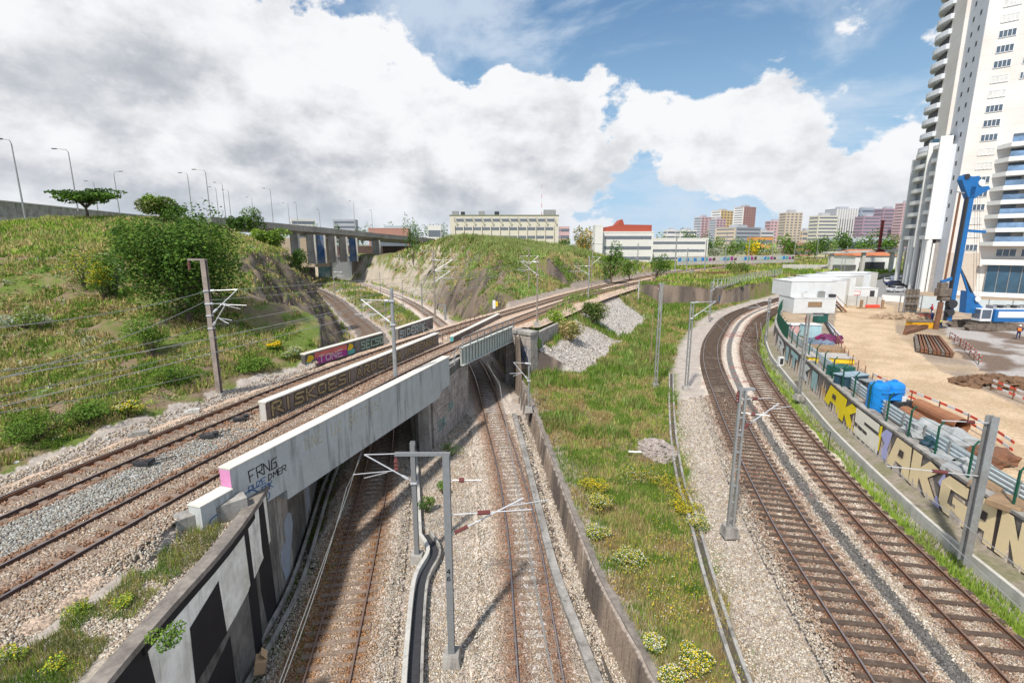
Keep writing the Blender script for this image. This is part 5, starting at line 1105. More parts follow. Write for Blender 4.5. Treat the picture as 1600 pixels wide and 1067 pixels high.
# corrugated hoarding behind the fence
hb_=offs(kws,1.0); hb_=hb_[(hb_[:,1]>3)&(hb_[:,1]<70)]
hoard=thing('corrugated_hoarding',(hb_[0,0],hb_[0,1],ZS),'low pale blue-grey corrugated metal hoarding behind the green fence posts','hoarding')
mHo=mat('pale_blue_sheet',(.56,.62,.64),.55,var=.06,scale=2,c2=(.48,.54,.57),amt=.5,s2=.8)
prof=[];
for k in range(9): prof+=[(0 if k%2 else .045,.02+k*.12),(0 if k%2 else .045,.02+k*.12+.07)]
MB().sweep(hb_,[(a,ZS+b) for a,b in prof]+[(a+.01,ZS+b) for a,b in prof[::-1]]).build('sheet',mHo,hoard,world=True)
sh_=np.r_[0,np.cumsum(np.linalg.norm(np.diff(hb_,axis=0),axis=1))]
u=1.
while u<sh_[-1]-1:
    x,y=np.interp(u,sh_,hb_[:,0]),np.interp(u,sh_,hb_[:,1]); MB().bar((x-.03,y,ZS-.05),(x-.03,y,ZS+1.12),.09,.09).build('joint_post',mGalv,hoard,world=True); u+=2.4
mGF=mat('dark_green_fence',(.015,.09,.055),.55,var=.1)
gf=offs(kws,.28); gf=gf[(gf[:,1]>3)&(gf[:,1]<112)]; sg=np.r_[0,np.cumsum(np.linalg.norm(np.diff(gf,axis=0),axis=1))]
fe=thing('green_fence',(gf[0,0],gf[0,1],4.9),'dark green post and wire fence along the top of the graffiti wall','fence')
u=.6
while u<sg[-1]:
    x,y=np.interp(u,sg,gf[:,0]),np.interp(u,sg,gf[:,1]); MB().bar((x,y,4.9),(x,y,6.65),.08,.08).bar((x,y,6.6),(x+.25,y+.02,6.9),.06,.06).build('post',mGF,fe,world=True); u+=2.75
for zz in (5.5,6.1,6.6): MB().tube([(a,b,zz) for a,b in gf[::4]],.012,4).build('wire',mGF,fe,world=True)
far=gf[(gf[:,1]>60)&(gf[:,1]<110)]
g=MB(); s2_=np.r_[0,np.cumsum(np.linalg.norm(np.diff(far,axis=0),axis=1))]; u=0
while u<s2_[-1]: x,y=np.interp(u,s2_,far[:,0]),np.interp(u,s2_,far[:,1]); g.bar((x,y,4.95),(x,y,6.7),.10,.03); u+=.24
g.build('mesh_panel',mGF,fe,world=True)
# ================================================================ CONSTRUCTION SITE
def site(px,py): b=P(px,py,ZS); return b
def yaw(a,b): return math.atan2(b[1]-a[1],b[0]-a[0])
mCon=mat('white_container',(.68,.70,.71),.6,var=.05,scale=1.5,c2=(.58,.58,.56),amt=.4,s2=.8); mConY=mat('grey_container_side',(.52,.50,.46),.7,var=.08); mBlueG=mat('glass_blue',(.10,.17,.24),.15,var=.2,scale=1,spec=.7); mWin=mat('window_glass',(.09,.12,.16),.12,var=.3,scale=.5,spec=.7)
CR=-.03
def cont(name,label,x0,x1,y0,y1,z0,z1,ribs=True,m=mCon,cat='container',grp=None):
    t=thing(name,(x0,y0,z0),label,cat,grp); w,d,h=x1-x0,y1-y0,z1-z0
    MB().box((w/2,d/2,h/2),(w,d,h)).build('shell',m,t,bevel=.03)
    MB().box((w/2,d/2,h+.05),(w+.12,d+.12,.08)).build('roof',mCon,t)
    if ribs:
        g=MB(); n=int(w/.42)
        for i in range(n): g.box(((i+.5)*w/n,-.02,h/2),(.16,.05,h*.86))
        g.build('rib_panel',m,t)
    return t
cy0=84.; kwx=lambda y: float(np.interp(y,KW[:,1],KW[:,0])); cx0=kwx(84)+2.6
t=cont('site_container','lower white ribbed container of the stack at the head of the track fence','0' and cx0,cx0+7.2,cy0,cy0+5,ZS,ZS+2.65)
MB().box((3.6,-.04,1.6),(2.4,.06,.9)).build('window',mWood,t)
t=cont('site_container','plain upper white container resting on the ribbed one',cx0-.1,cx0+7.6,cy0+1.2,cy0+7.5,ZS+2.75,ZS+5.4,ribs=False)
for i,(x,lab) in enumerate([(2.2,'pale air-conditioning unit on the ribbed container'),(4.9,'dark air-conditioning unit on the ribbed container'),(6.8,'small dark unit on the ribbed container')]):
    t=thing('air_conditioner',(cx0+x,cy0+.6,ZS+2.78),lab,'air conditioner'); m_=[mCon,mGalv,mDark][i]; hh=[.85,1.0,.5][i]
    MB().box((0,0,hh/2),(.95,.6,hh)).build('case',m_,t,bevel=.03); MB().lathe([(.3,0),(.3,.03)],(0,0,hh),12).build('fan',mDark,t)
for i in range(6):
    y=cy0+8.6+i*5.2; xx_=kwx(y)+1.6; cont('cabin_module',['white cabin module second row behind the plain container','white cabin module third row of the site offices','white cabin module fourth row of the site offices','white cabin module fifth row of the site offices','white cabin module sixth row, near the road','last white cabin module at the back of the site offices'][i],xx_,xx_+9.8,y,y+4.9,ZS,ZS+5.1-.1*(i%2),ribs=False,m=mConY if i%2 else mCon,grp='site cabin modules')
b=site(1312,489); t=thing('site_stairs',b,'orange and brown access stairs at the right end of the container stack','stairs'); g=MB()
for k in range(9): g.box((-.25*k+1.2,.9+.1*k,.28*k+.15),(.3,1.2,.06))
g.build('treads',mWood,t); MB().bar((1.4,.3,.1),(-1,.9,2.6),.08,.25).bar((1.4,1.5,.1),(-1,2.1,2.6),.08,.25).build('stringers',mRust,t); MB().tube([(1.4,.3,1.),(-1,.9,3.5)],.04,5).build('handrail',mRust,t)
b=site(1322,470); t=cont('gate_cabin','small white gate cabin with a dark door beyond the stairs',b.x,b.x+6.5,b.y,b.y+2.6,ZS,ZS+2.6,ribs=False); MB().box((5.3,-.03,1.1),(.95,.06,2.1)).build('door',mDark,t); MB().box((2,-.03,1.6),(1.6,.06,.9)).build('red_sign',mRedS,t); MB().box((2,-.05,1.6),(1.3,.06,.6)).build('sign_face',mWhite,t)
b=site(1300,470); t=thing('teal_skip',b,'small teal skip between the stairs and the gate cabin','skip'); MB().box((0,1,.75),(2.4,1.6,1.5),taper=1.1).build('bin',mTeal,t); MB().box((0,1,1.53),(2.7,1.9,.06)).build('rim',mGalv,t)
# street lamp by the cabins
def lamp(name,x,y,z,h,arm,label,grp='lamp posts',r=.11):
    t=thing(name,(x,y,z),label,'lamp post',grp); MB().tube([(0,0,0),(0,0,h*.95),(arm*.15,0,h),(arm,0,h+.15)],[r,r*.6,r*.5,r*.4],6).build('pole',mGalv,t); MB().box((arm+.35*np.sign(arm),0,h+.15),(.9,.3,.14)).build('lamp_head',mDark,t)
b=P(1310,452,4.9); lamp('street_lamp',b.x,b.y,4.9,9.5,.5,'white lamp post behind the site cabins',None)
b=P(1316,444,4.9); lamp('street_lamp',b.x,b.y,4.9,10,-.5,'taller white lamp post behind the site cabins',None)
# hoarding along the tower
def panelfence(name,pts,h,label,m,step=2.4,cat='hoarding',postm=mGalv):
    c=catmull([tuple(q)[:2] for q in pts],.6) if len(pts)>2 else np.array([tuple(pts[0])[:2],tuple(pts[1])[:2]])
    z=pts[0][2]; t=thing(name,(c[0,0],c[0,1],z),label,cat)
    MB().sweep(c,[(-.03,z),(-.03,z+h),(.03,z+h),(.03,z)]).build('panels',m,t,world=True)
    s=np.r_[0,np.cumsum(np.linalg.norm(np.diff(c,axis=0),axis=1))]; u=0
    while u<=s[-1]: x,y=np.interp(u,s,c[:,0]),np.interp(u,s,c[:,1]); MB().bar((x,y-.05,z-.1),(x,y-.05,z+h+.1),.1,.1).build('post',postm,t,world=True); u+=step
    return t
panelfence('grey_hoarding',[site(1434,481),site(1520,488),site(1615,492)],2.3,'grey panel hoarding in front of the tower block behind the drilling rig',mHo,3.2)
panelfence('mesh_hoarding',[site(1322,477),site(1358,479),site(1378,480)],1.9,'pale mesh hoarding with red rails beside the gate cabin',mat('pale_mesh',(.50,.49,.46),.8,var=.1),1.6)
panelfence('white_barrier_wall',[site(1376,470),site(1415,473)],1.3,'low white barrier wall between the car park and the site',mWhite,4)
# kerb and low wall of the car park
c=px_path([(1352,470),(1356,455),(1346,443),(1352,437),(1385,431),(1420,428)],4.9,1.); o=MB().sweep(c,[(-.25,4.6),(-.25,5.6),(.15,5.6),(.15,4.6)]).build('parking_wall',mConc); tag(o,'curved low wall round the car park by the tower block','wall')
# cars
def car(px,py,label,m,rz,van=False):
    b=P(px,py,4.95); b.z=H_(b.x,b.y)
    t=thing('parked_car',b,label,'car','cars parked beside the tower block',rz)
    body=[(-2.15,.3),(-2.2,.75),(-1.9,.95),(-1.2,1.0),(-.7,1.42),(.9,1.45),(1.55,1.0),(2.1,.9),(2.2,.6),(2.15,.3)]
    if van: body=[(-2.3,.3),(-2.3,.9),(-1.9,1.1),(-1.4,1.9),(2.2,1.95),(2.3,.9),(2.3,.3)]
    MB().plate(body,(0,-.85,0),(1,0,0),(0,0,1),-1.7).build('body',m,t,bevel=.06)
    g=[(-1.0,1.03),(-.62,1.36),(.85,1.38),(1.3,1.03)]
    for s in(-1,1): MB().plate(g,(0,s*.855,0),(1,0,0),(0,0,1),-s*.01).build('side_window',mBlack,t)
    MB().plate([(-1.22,1.03),(-.73,1.41),(-.70,1.41),(-1.19,1.03)],(-.02,-.72,0),(1,0,0),(0,0,1),-1.44).build('windscreen',mBlack,t)
    for x in(-1.35,1.35):
        for s in(-1,1): w=MB().tube([(x,s*.76,.33),(x,s*.90,.33)],.33,12).build('wheel',mBlack,t); MB().tube([(x,s*.90,.33),(x,s*.915,.33)],.2,10).build('rim',mAlu,w)
for i,(px,py,l,m,rz,v) in enumerate([(1400,455,'silver car nearest the camera in the row by the tower block',mAlu,.1,0),(1402,449,'black car second in the row by the tower block',mBlack,.15,0),(1396,445,'dark blue car third in the row by the tower block',mat('dark_blue_paint',(.02,.03,.09),.3),.15,0),(1400,440,'white van at the far end of the row by the tower block',mWhite,.2,1),(1386,441,'small pale car left of the row by the tower block',mAlu,1.,0),(1410,437,'white car with a blue sign behind it, farthest from the camera',mWhite,.2,0)]):
    car(px,py,l,m,rz,v)
b=P(1401,432,4.9); t=thing('parking_sign',b,'round blue sign on a post beyond the parked cars','sign'); MB().tube([(0,0,0),(0,0,3)],.06,6).build('post',mGalv,t); MB().tube([(0,-.05,3.3),(0,.05,3.3)],.8,16).build('disc',mat('sign_blue',(.03,.22,.6),.5),t)
# ---- drilling rig
mRB=mat('rig_blue',(.01,.14,.40),.45,var=.12,scale=2,spec=.5,c2=(.03,.13,.33),amt=.5,s2=1.2); mMud=mat('muddy_steel',(.13,.105,.09),.9,var=.3,scale=5,c2=(.25,.2,.15),amt=.6,s2=2)
rb=site(1548,517); rig=thing('drilling_rig',(rb.x,rb.y,ZS),'blue and white crawler drilling rig with a tall blue mast','drilling rig',None,-.04)
mx=(PD(1501,480,rb.y).x-rb.x)
for dy in(-.0,2.9):
    g=MB(); pts=[(-3.4,.45),(-2.9,.05),(3.0,.05),(3.5,.45),(3.0,.95),(-2.9,.95)]; g.plate(pts,(.2,dy,0),(1,0,0),(0,0,1),-.75); tr=g.build('crawler_track',mMud,rig)
    for k in range(14): MB().box((-2.8+k*.43,dy+.37,1.0),(.12,.8,.1)).box((-2.8+k*.43,dy+.37,.03),(.12,.8,.08)).build('track_shoe',mMud,tr)
MB().box((.3,1.8,.95),(3.4,2.6,.5)).build('undercarriage',mMud,rig)
MB().box((3.2,1.7,2.05),(5.6,2.9,1.75)).build('engine_body',mRB,rig,bevel=.08)
MB().box((3.1,.22,2.25),(4.6,.06,.85)).build('white_panel',mWhite,rig); MB().box((3.2,1.7,2.98),(5.0,2.5,.10)).build('deck',mWhite,rig)
for k in range(6): MB().box((.9+k*.9,1.6,3.2),(.5,1.1,.4)).build('engine_housing',mDark if k%2 else mGalv,rig)
cb=MB().box((-.75,.95,2.15),(1.5,1.5,1.75)).build('cab',mWhite,rig,bevel=.06); MB().box((-.8,.19,2.3),(1.2,.05,1.2)).build('cab_window',mWin,cb); MB().box((-1.52,.95,2.3),(.05,1.2,1.2)).build('front_window',mWin,cb)
MB().plate([(-1.6,2.3),(-1.9,5.4),(-.9,5.0),(-.3,3.9),(.7,3.0),(.9,2.2)],(mx+3.6,1.2,0),(1,0,0),(0,0,1),-1.1).build('mast_bracket',mRB,rig)
q=MB().tube([(mx+4.0-.9,.9,4.3),(mx+4.0-.9,1.0,4.3)],.38,14).build('emblem_disc',mWhite,rig)
mh=zat(rb.y,290)-ZS
MB().bar((mx,1.6,1.2),(mx+.1,1.6,mh),.62,.8,up=(0,1,0)).build('mast',mRB,rig)
mst=MB().bar((mx-.42,1.4,1.2),(mx-.34,1.4,mh*.93),.2,.42,up=(0,1,0)).build('mast_guide_rail',mDark,rig)
MB().plate([(-1.7,mh+.9),(-1.5,mh+1.5),(-.3,mh+1.3),(.5,mh+1.4),(1.0,mh-.0),(1.9,mh+.1),(2.2,mh-.3),(1.2,mh-.9),(.45,mh-1.5),(-.4,mh-1.5)],(mx+.1,1.2,0),(1,0,0),(0,0,1),-.8).build('mast_head',mRB,rig)
MB().tube([(mx+1.0,1.1,mh+.5),(mx+1.0,1.7,mh+.5)],.42,14).build('sheave',mWhite,rig); MB().tube([(mx-1.0,1.1,mh+1.3),(mx-1.0,1.7,mh+1.3)],.35,12).build('sheave',mDark,rig)
for dx in(1.6,2.3): MB().tube([(mx+dx+1.6,1.5,3.0),(mx+.3,1.5,8.8)],[.2,.1],8).build('backstay_cylinder',mRB if dx<2 else mDark,rig)
MB().bar((mx+.3,1.6,13.6),(mx+3.0,1.6,13.4),.25,.35).build('mast_arm',mRB,rig)
MB().tube([(mx-1.45,1.4,.3),(mx-1.35,1.4,18.5)],.13,8).build('kelly_bar',mRust,rig); MB().bar((mx-2.1,1.4,18.7),(mx-.8,1.4,18.5),.1,.15).build('kelly_swivel',mGalv,rig)
MB().box((mx-1.4,1.4,5.2),(1.5,1.2,1.1)).box((mx-1.6,1.4,6.1),(.9,.9,.9)).box((mx-1.2,1.4,4.3),(1.1,1.0,.6)).build('rotary_head',mMud,rig,bevel=.08)
MB().bar((mx-1.9,1.4,6.6),(mx+.2,1.5,7.3),.3,.4).build('rotary_arm',mRB,rig)
MB().tube([(mx-1.6,1.3,-.2),(mx-1.5,1.3,3.8)],.32,12).build('casing_pipe',mRust,rig); MB().tube([(mx-.2,.8,3.6),(mx-.2,1.5,3.6)],.6,14).tube([(mx-.2,.9,2.4),(mx-.2,1.5,2.4)],.5,14).build('winch_drum',mDark,rig)
for k in range(3): MB().tube([(mx+.6+k*.3,1.5,mh-.2),(mx+3.2+k*.4,1.6,3.0)],.02,4).build('hoist_rope',mDark,rig)
# ---- people
mSkin=mat('skin',(.42,.25,.17),.6); mNavy=mat('navy_workwear',(.02,.03,.10),.9); mHiY=mat('yellow_vest',(.62,.75,.05),.8); mHiO=mat('orange_vest',(.85,.22,.05),.8); mRedW=mat('red_workwear',(.55,.04,.03),.8); mHel=mat('white_helmet',(.8,.8,.78),.4)
def person(px,py,label,vest,bend=0.,stride=.12,rz=0.,helmet=mHel,z=ZS,arm=.3):
    b=P(px,py,z); t=thing('person',(b.x,b.y,H_(b.x,b.y)),label,'person',None,rz)
    sb,cb2=math.sin(bend),math.cos(bend)
    J=lambda h,f=0,s=0: (s,f+ (h-.92)*sb if h>.92 else f,.92+(h-.92)*cb2 if h>.92 else h)
    V=[J(.95),J(1.2),J(1.42),J(1.52),J(1.62),J(1.78)]; E=[(0,1),(1,2),(2,3),(3,4),(4,5)]; Rr=[.15,.15,.14,.055,.10,.08]
    for s in(-1,1):
        k=len(V); V+=[(s*.10,0,.90),(s*.11,s*stride*.6+.02,.50),(s*.11,s*stride,.09),(s*.11,s*stride+.14,.04)]; E+=[(0,k),(k,k+1),(k+1,k+2),(k+2,k+3)]; Rr+=[.11,.075,.05,.045]
        k=len(V); sh=J(1.42,0,s*.2); el=(s*.26,sh[1]+arm*.5+.0,sh[2]-.27); ha=(s*.2,sh[1]+arm*1.3,sh[2]-.42); V+=[sh,el,ha]; E+=[(2,k),(k,k+1),(k+1,k+2)]; Rr+=[.075,.05,.04]
    me=bpy.data.meshes.new('body'); me.from_pydata(V,E,[]); o=bpy.data.objects.new('body',me); COL.objects.link(o); o.parent=t
    md=o.modifiers.new('skin','SKIN'); md.use_smooth_shade=True
    for i,r in enumerate(Rr): me.skin_vertices[0].data[i].radius=(r,r*.85)
    me.skin_vertices[0].data[0].use_root=True
    o.modifiers.new('sub','SUBSURF').levels=1; me.materials.append(mNavy)
    c0=Vector(J(1.0)); c1_=Vector(J(1.45)); MB().tube([c0,(c0+c1_)/2,c1_],[.19,.20,.17],10).build('vest',vest,t,smooth=True)
    h=Vector(J(1.68)); MB().lathe([(.04,-.13),(.085,-.08),(.10,0),(.08,.07)],h,10).build('head',mSkin,t,smooth=True)
    MB().lathe([(.15,.02),(.13,.06),(.10,.13),(.03,.17)],h,10).build('helmet',helmet,t,smooth=True)
person(1469,513,'person in a yellow vest and navy trousers bending beside the rusty casing',mHiY,1.0,rz=1.2,arm=.4)
person(1455,505,'person in dark blue workwear standing left of the one bending',mNavy,.2,rz=-.5)
person(1455,492,'person in red workwear and a red helmet behind the yellow skip',mRedW,.1,rz=.4,helmet=mRedW)
person(1481,496,'person in an orange vest leaning towards the rusty casing',mHiO,.7,rz=.9)
person(1590,530,'person in an orange top and navy trousers striding at the right edge of the photo',mHiO,.15,.3,rz=-.9)
person(1318,470,'person in a yellow vest by the site stairs',mHiY,.3,rz=.2,helmet=mHel)
# ---- things on the site
def stuffbox(name,px,py,label,cat,d,m,rz=0,lid=None,z=ZS,bev=.04,ribs=0,parts=True):
    b=P(px,py,z); t=thing(name,(b.x,b.y,z),label,cat,None,rz); MB().box((0,0,d[2]/2),d,taper=.96).build('body',m,t,bevel=bev)
    if lid: MB().box((0,0,d[2]+.04),(d[0]*1.04,d[1]*1.04,.08)).build('lid',lid,t)
    for k in range(ribs): MB().box((-d[0]/2+(k+.5)*d[0]/ribs,-d[1]/2-.03,d[2]*.5),(.08,.06,d[2]*.8)).build('rib',m,t)
    return t
mTB=mat('tank_blue',(.01,.22,.62),.4,var=.08,scale=3,spec=.5)
b=site(1380,640); t=thing('water_tank',(b.x,b.y,ZS),'large bright blue plastic water tank behind the hoarding','tank',None,.15)
for i in(-1,1):
    MB().lathe([(.62,0),(.66,.3),(.66,1.75),(.60,1.95),(.34,2.1),(.16,2.12)],(i*.62,0,0),18).build('tank_body',mTB,t,smooth=False)
    MB().lathe([(.17,0),(.17,.1)],(i*.62,0,2.12),12).build('lid',mTB,t)
for zz in(.45,.95,1.45): MB().box((0,0,zz),(1.9,1.38,.08)).build('rib',mTB,t,bevel=.03)
MB().box((.85,-.68,1.0),(.35,.02,.4)).build('label',mWhite,t)
stuffbox('dark_tank',1352,618,'grey-black drum just left of the blue water tank','drum',(.8,.8,1.2),mDark,lid=mGalv)
mBin=mat('dark_blue_plastic',(.03,.07,.10),.5); mTealP=mat('teal_plastic',(.03,.25,.25),.6)
stuffbox('waste_bin',1312,590,'dark green bin heaped with black bags behind the fence','bin',(1.8,1.4,1.1),mat('bin_green',(.02,.10,.08),.6),.2)
rubble('rubbish_bags',"heap of black rubbish bags in the dark green bin",1311,572,5.6,.8,.6,.5,60,.5,mDark)
t=stuffbox('waste_bin',1328,603,'row of grey-blue bins next to the dark green bin','bin',(2.4,1.2,1.0),mBin,.25,lid=mat('grey_blue_lid',(.28,.36,.42),.6),ribs=3)
t=stuffbox('wire_basket',1398,640,'pile of black reels and crates right of the blue water tank','crate',(1.6,1.3,.8),mDark,.3,ribs=3)
t=stuffbox('yellow_tray',1292,563,'flat yellow-edged tray filled with sand','tray',(4.2,2.4,.5),mYelS,-.25,lid=mat('grey_sand',(.42,.39,.36),.95,var=.2))
stuffbox('wood_stack',1287,548,'flat stack of boards beyond the yellow-edged tray','boards',(3.6,2.4,.5),mWood,-.3,ribs=4)
stuffbox('pink_tank',1245,522,'pale pink tank by the far green fence','tank',(2.4,1.6,1.3),mat('faded_pink',(.62,.38,.38),.7),0,lid=mCon)
stuffbox('pale_blue_tank',1265,526,'pale blue box tank right of the pink tank','tank',(2.0,1.6,1.6),mat('pale_aqua',(.38,.58,.62),.6),0,lid=mCon)
stuffbox('green_generator',1281,504,'dark green generator against the ribbed container','generator',(1.6,1.3,1.3),mat('bin_green',(.02,.10,.08)),0,lid=mDark)
for i,(px,py,m,lab) in enumerate([(1274,540,mat('blue_grey_tarp',(.16,.20,.27),.7,var=.2,scale=2),'crumpled blue-grey tarpaulin by the green fence'),(1299,533,mat('purple_tarp',(.14,.03,.09),.6),'dark purple folded sheet below the purple hose')]):
    rubble('tarpaulin',lab,px,py,ZS,1.5-i*.5,1.2-i*.4,.5,26,1.1,m,'tarpaulin')
b=site(1290,530); g=MB()
for k in range(5): r=1.15-k*.14; g.tube([(r*math.cos(t)*1.0,r*math.sin(t)*.9,.12+k*.1+.04*math.sin(3*t)) for t in np.linspace(0,6.283,26)],.075,6,False)
o=g.build('hose_coil',mat('purple_hose',(.28,.02,.12),.5)); o.location=b; tag(o,'coil of purple hose lying beside the long steel sections','hose')
for i in range(4):
    a=site(1289+i*1.5,506+i*.3); c_=site(1303+i*3.2,529-i*.4); o=MB().bar((0,0,.2),tuple(c_-a+Vector((0,0,.2))),.22,.3).build('steel_section',mAlu if i%2 else mDark); o.location=a; tag(o,['first long steel section left side of the bundle by the purple hose','second long steel section of the bundle by the purple hose','third long steel section of the bundle by the purple hose','rightmost long steel section of the bundle by the purple hose'][i],'steel section','long steel sections')
names=['leftmost','second','third','fourth','fifth','sixth','seventh','eighth','rightmost']
for i in range(9):
    a=site(1431+i*4.2,527+i*.3); c_=site(1434+i*6.6,550+i*1.0); o=MB().bar((0,0,.2),tuple(c_-a+Vector((0,0,.2))),.3,.34).bar((0,0,.42),tuple(c_-a+Vector((0,0,.42))),.42,.05).build('steel_pile',mRust if i%3 else mMud); o.location=a; tag(o,names[i]+' rusty steel pile of the row beside the sand road','steel pile','row of rusty steel piles')
for i in range(4):
    a=site(1413+i*1.,524-i*3.2); c_=site(1448+i*5,513-i*1.2); o=MB().bar((0,0,.3),tuple(c_-a+Vector((0,0,.3))),.35,.45).build('steel_pile',mRust); o.location=a; tag(o,['nearest','second','third','farthest'][i]+' brown pile of the slanting stack left of the workers','steel pile','slanting stack of brown piles')
stuffbox('yellow_skip',1440,512,'orange-yellow skip beyond the slanting pile stack','skip',(3.6,1.4,.9),mat('skip_yellow',(.70,.36,.02),.6),-.1,lid=mMud)
stuffbox('red_skip',1441,497,'low red-brown skip beyond the orange-yellow one','skip',(2.6,1.3,.8),mat('red_brown',(.40,.12,.09),.8),-.1,lid=mMud)
b=site(1423,492); t=thing('casing_rack',b,'grey frame rack holding tall dark drill casings','rack',None,-.1)
for i in range(4): MB().tube([(i*.55-.8,.5,.1),(i*.55-.8+.1,.6,4.3)],.27,10).build('casing',mMud,t)
for x in(-1.3,1.4): MB().bar((x,0,0),(x,0,3.4),.12).bar((x,1.1,0),(x,1.1,3.4),.12).build('upright',mGalv,t)
for zz in(.6,1.9,3.2): MB().bar((-1.3,0,zz),(1.4,0,zz),.1).build('cross_bar',mGalv,t)
stuffbox('orange_barrier',1363,481,'small red barrier on the sand road near the gate','barrier',(2.6,.4,.6),mat('barrier_red',(.75,.10,.06),.5))
for i,(px,lab) in enumerate([(1345,'left rusty timber bollard frame on the sand road'),(1378,'right rusty timber bollard frame on the sand road')]):
    b=site(px,482); t=thing('timber_frame',b,lab,'frame'); MB().box((0,0,.8),(.4,.3,1.6)).build('upright',mWood,t); MB().bar((-.8,0,.1),(.8,0,.1),.15).build('foot',mWood,t)
# pipes and heaps along the hoarding
for i,(a_,b2,r,lab) in enumerate([((1412,653),(1470,690),.42,'long rusty pipe lying just behind the hoarding'),((1432,642),(1502,676),.45,'larger rusty pipe beyond the long one behind the hoarding')]):
    a=site(*a_); c_=site(*b2); o=MB().tube([(0,0,r),tuple(c_-a+Vector((0,0,r)))],r,16,False).build('rusty_pipe',mat('orange_rust',(.36,.16,.08),.85,var=.25,scale=4,c2=(.2,.1,.07),amt=.5,s2=2)); o.location=a; tag(o,lab,'pipe')
    md=o.modifiers.new('wall','SOLIDIFY'); md.thickness=.04
def bundle(px,py,w,d,h,m,label,name='wrapped_bundle'):
    b=site(px,py); bm_=bmesh.new(); bmesh.ops.create_icosphere(bm_,subdivisions=3,radius=1)
    for v in bm_.verts:
        n_=1+.16*math.sin(v.co.x*5+px)*math.cos(v.co.y*4)+.1*math.sin(v.co.z*9+v.co.x*7); v.co=Vector((v.co.x*w*n_,v.co.y*d*n_,max(v.co.z,-.3)*h*n_+h*.3))
    me=bpy.data.meshes.new(name); bm_.to_mesh(me); bm_.free(); me.materials.append(m); o=bpy.data.objects.new(name,me); COL.objects.link(o); o.location=b; tag(o,label,'bundle'); return o
mTarpG=mat('grey_tarp',(.40,.41,.41),.8,var=.25,scale=3,c2=(.22,.23,.24),amt=.6,s2=1.5)
bundle(1448,684,1.5,.9,.9,mTarpG,'grey wrapped bundle behind the hoarding, left of a pair'); bundle(1490,700,1.3,.9,.9,mTarpG,'grey wrapped bundle behind the hoarding, right of a pair'); 
bundle(1545,722,1.5,.8,.7,mRust,'heap of rusty sheet metal behind the tall grey pole','rusty_heap'); bundle(1463,700,.9,.6,.6,mBin,'dark green crumpled sacks between the two grey bundles','sack_heap'); bundle(1518,735,.9,.7,.6,mTarpG,'pale sack heap in front of the rusty sheet metal','sack_heap')
for i,(px,py) in enumerate([(1500,735),(1545,762),(1575,790),(1480,718)]):
    stuffbox('pallet',px,py,['wooden pallet behind the hoarding near the rusty heap','grey pallet of rubble right of the tall grey pole','rusty iron frame behind the hoarding at the right edge','wooden pallet behind the hoarding left of the tall grey pole'][i],'pallet',(1.6,1.2,.3),mWood if i%3 else mTarpG,.5,ribs=4)
# red and white barriers
mRW=mat('barrier_red',(.75,.10,.06)); 
def rwline(pts,label,zz=ZS,h=.9):
    c=catmull([tuple(site(*q))[:2] for q in pts],.35); s=np.r_[0,np.cumsum(np.linalg.norm(np.diff(c,axis=0),axis=1))]
    t=thing('striped_barrier',(c[0,0],c[0,1],zz),label,'barrier')
    for r,hh in enumerate((h,h*.5)):
        A=MB();B=MB()
        for i in range(len(c)-1):
            (A if (i//2)%2 else B).bar((c[i,0],c[i,1],zz+hh),(c[i+1,0],c[i+1,1],zz+hh),.03,.16)
        A.build('red_bands',mRW,t,world=True); B.build('white_bands',mWhite,t,world=True)
    for u in np.arange(0,s[-1],2.6): x,y=np.interp(u,s,c[:,0]),np.interp(u,s,c[:,1]); MB().bar((x,y,zz),(x,y,zz+h+.1),.06).build('post',mRust,t,world=True)
rwline([(1362,600),(1400,620),(1440,637),(1500,664),(1545,690),(1580,715)],'long red and white striped barrier between the sand road and the hoarding')
rwline([(1548,610),(1575,622),(1620,640)],'short red and white striped barrier on the right side of the sand road')
rwline([(1483,530),(1508,548),(1532,572)],'red and white striped barrier along the edge of the muddy pit')
t=thing('orange_mesh_fence',site(1300,535),'line of thin orange posts and netting on the left side of the sand road','fence'); pts=[site(*q) for q in [(1302,528),(1312,548),(1330,572),(1350,592)]]
c=catmull([tuple(q)[:2] for q in pts],1.2)
for x,y in c[::2]: MB().bar((x,y,ZS),(x,y,ZS+1.2),.05).build('post',mRust,t,world=True)
for zz in(.4,.8,1.15): MB().tube([(x,y,ZS+zz) for x,y in c],.02,4).build('netting_line',mat('barrier_orange',(.7,.28,.12),.7),t,world=True)
rubble('earth_heap','brown clods of dug earth at the rim of the muddy pit',1560,600,ZS,3.6,2.0,.6,240,.55,mat('dug_earth',(.17,.10,.06),.95,var=.3,scale=4),'earth')
rubble('earth_heap','low sandy spoil heap left of the slanting pile stack',1405,497,ZS,4.5,2,.7,160,.9,mat('sandy_spoil',(.38,.28,.19),.95,var=.25,scale=3),'earth')
# track side steps, box
b=P(1188,532,2.1); t=thing('trackside_steps',b,'small rusty red ladder-like steps beside the bend of the right tracks','steps'); 
for s in(-.35,.35): MB().bar((s,0,0),(s,1.2,2.6),.07).build('stringer',mGalv,t)
for k in range(8): MB().box((0,.15*k+.1,.32*k+.15),(.66,.22,.05)).build('tread',mRust,t)
b=P(1219,573,2.2); t=thing('signal_box',b,'small white cabinet with dark letters against the foot of the graffiti wall','cabinet'); MB().box((0,0,.6),(.6,.4,1.2)).build('case',mWhite,t); MB().box((0,-.21,.7),(.4,.02,.7)).build('dark_lettering',mDark,t)
b=P(1293,708,2.1); t=thing('marker_post',b,'thin black marker post in the verge beside the graffiti wall','post'); MB().tube([(0,0,0),(0,0,1.6)],.03,5).build('stake',mDark,t); MB().tube([(-.9,0,1.6),(0,0,1.62)],.02,4).build('bar',mDark,t)
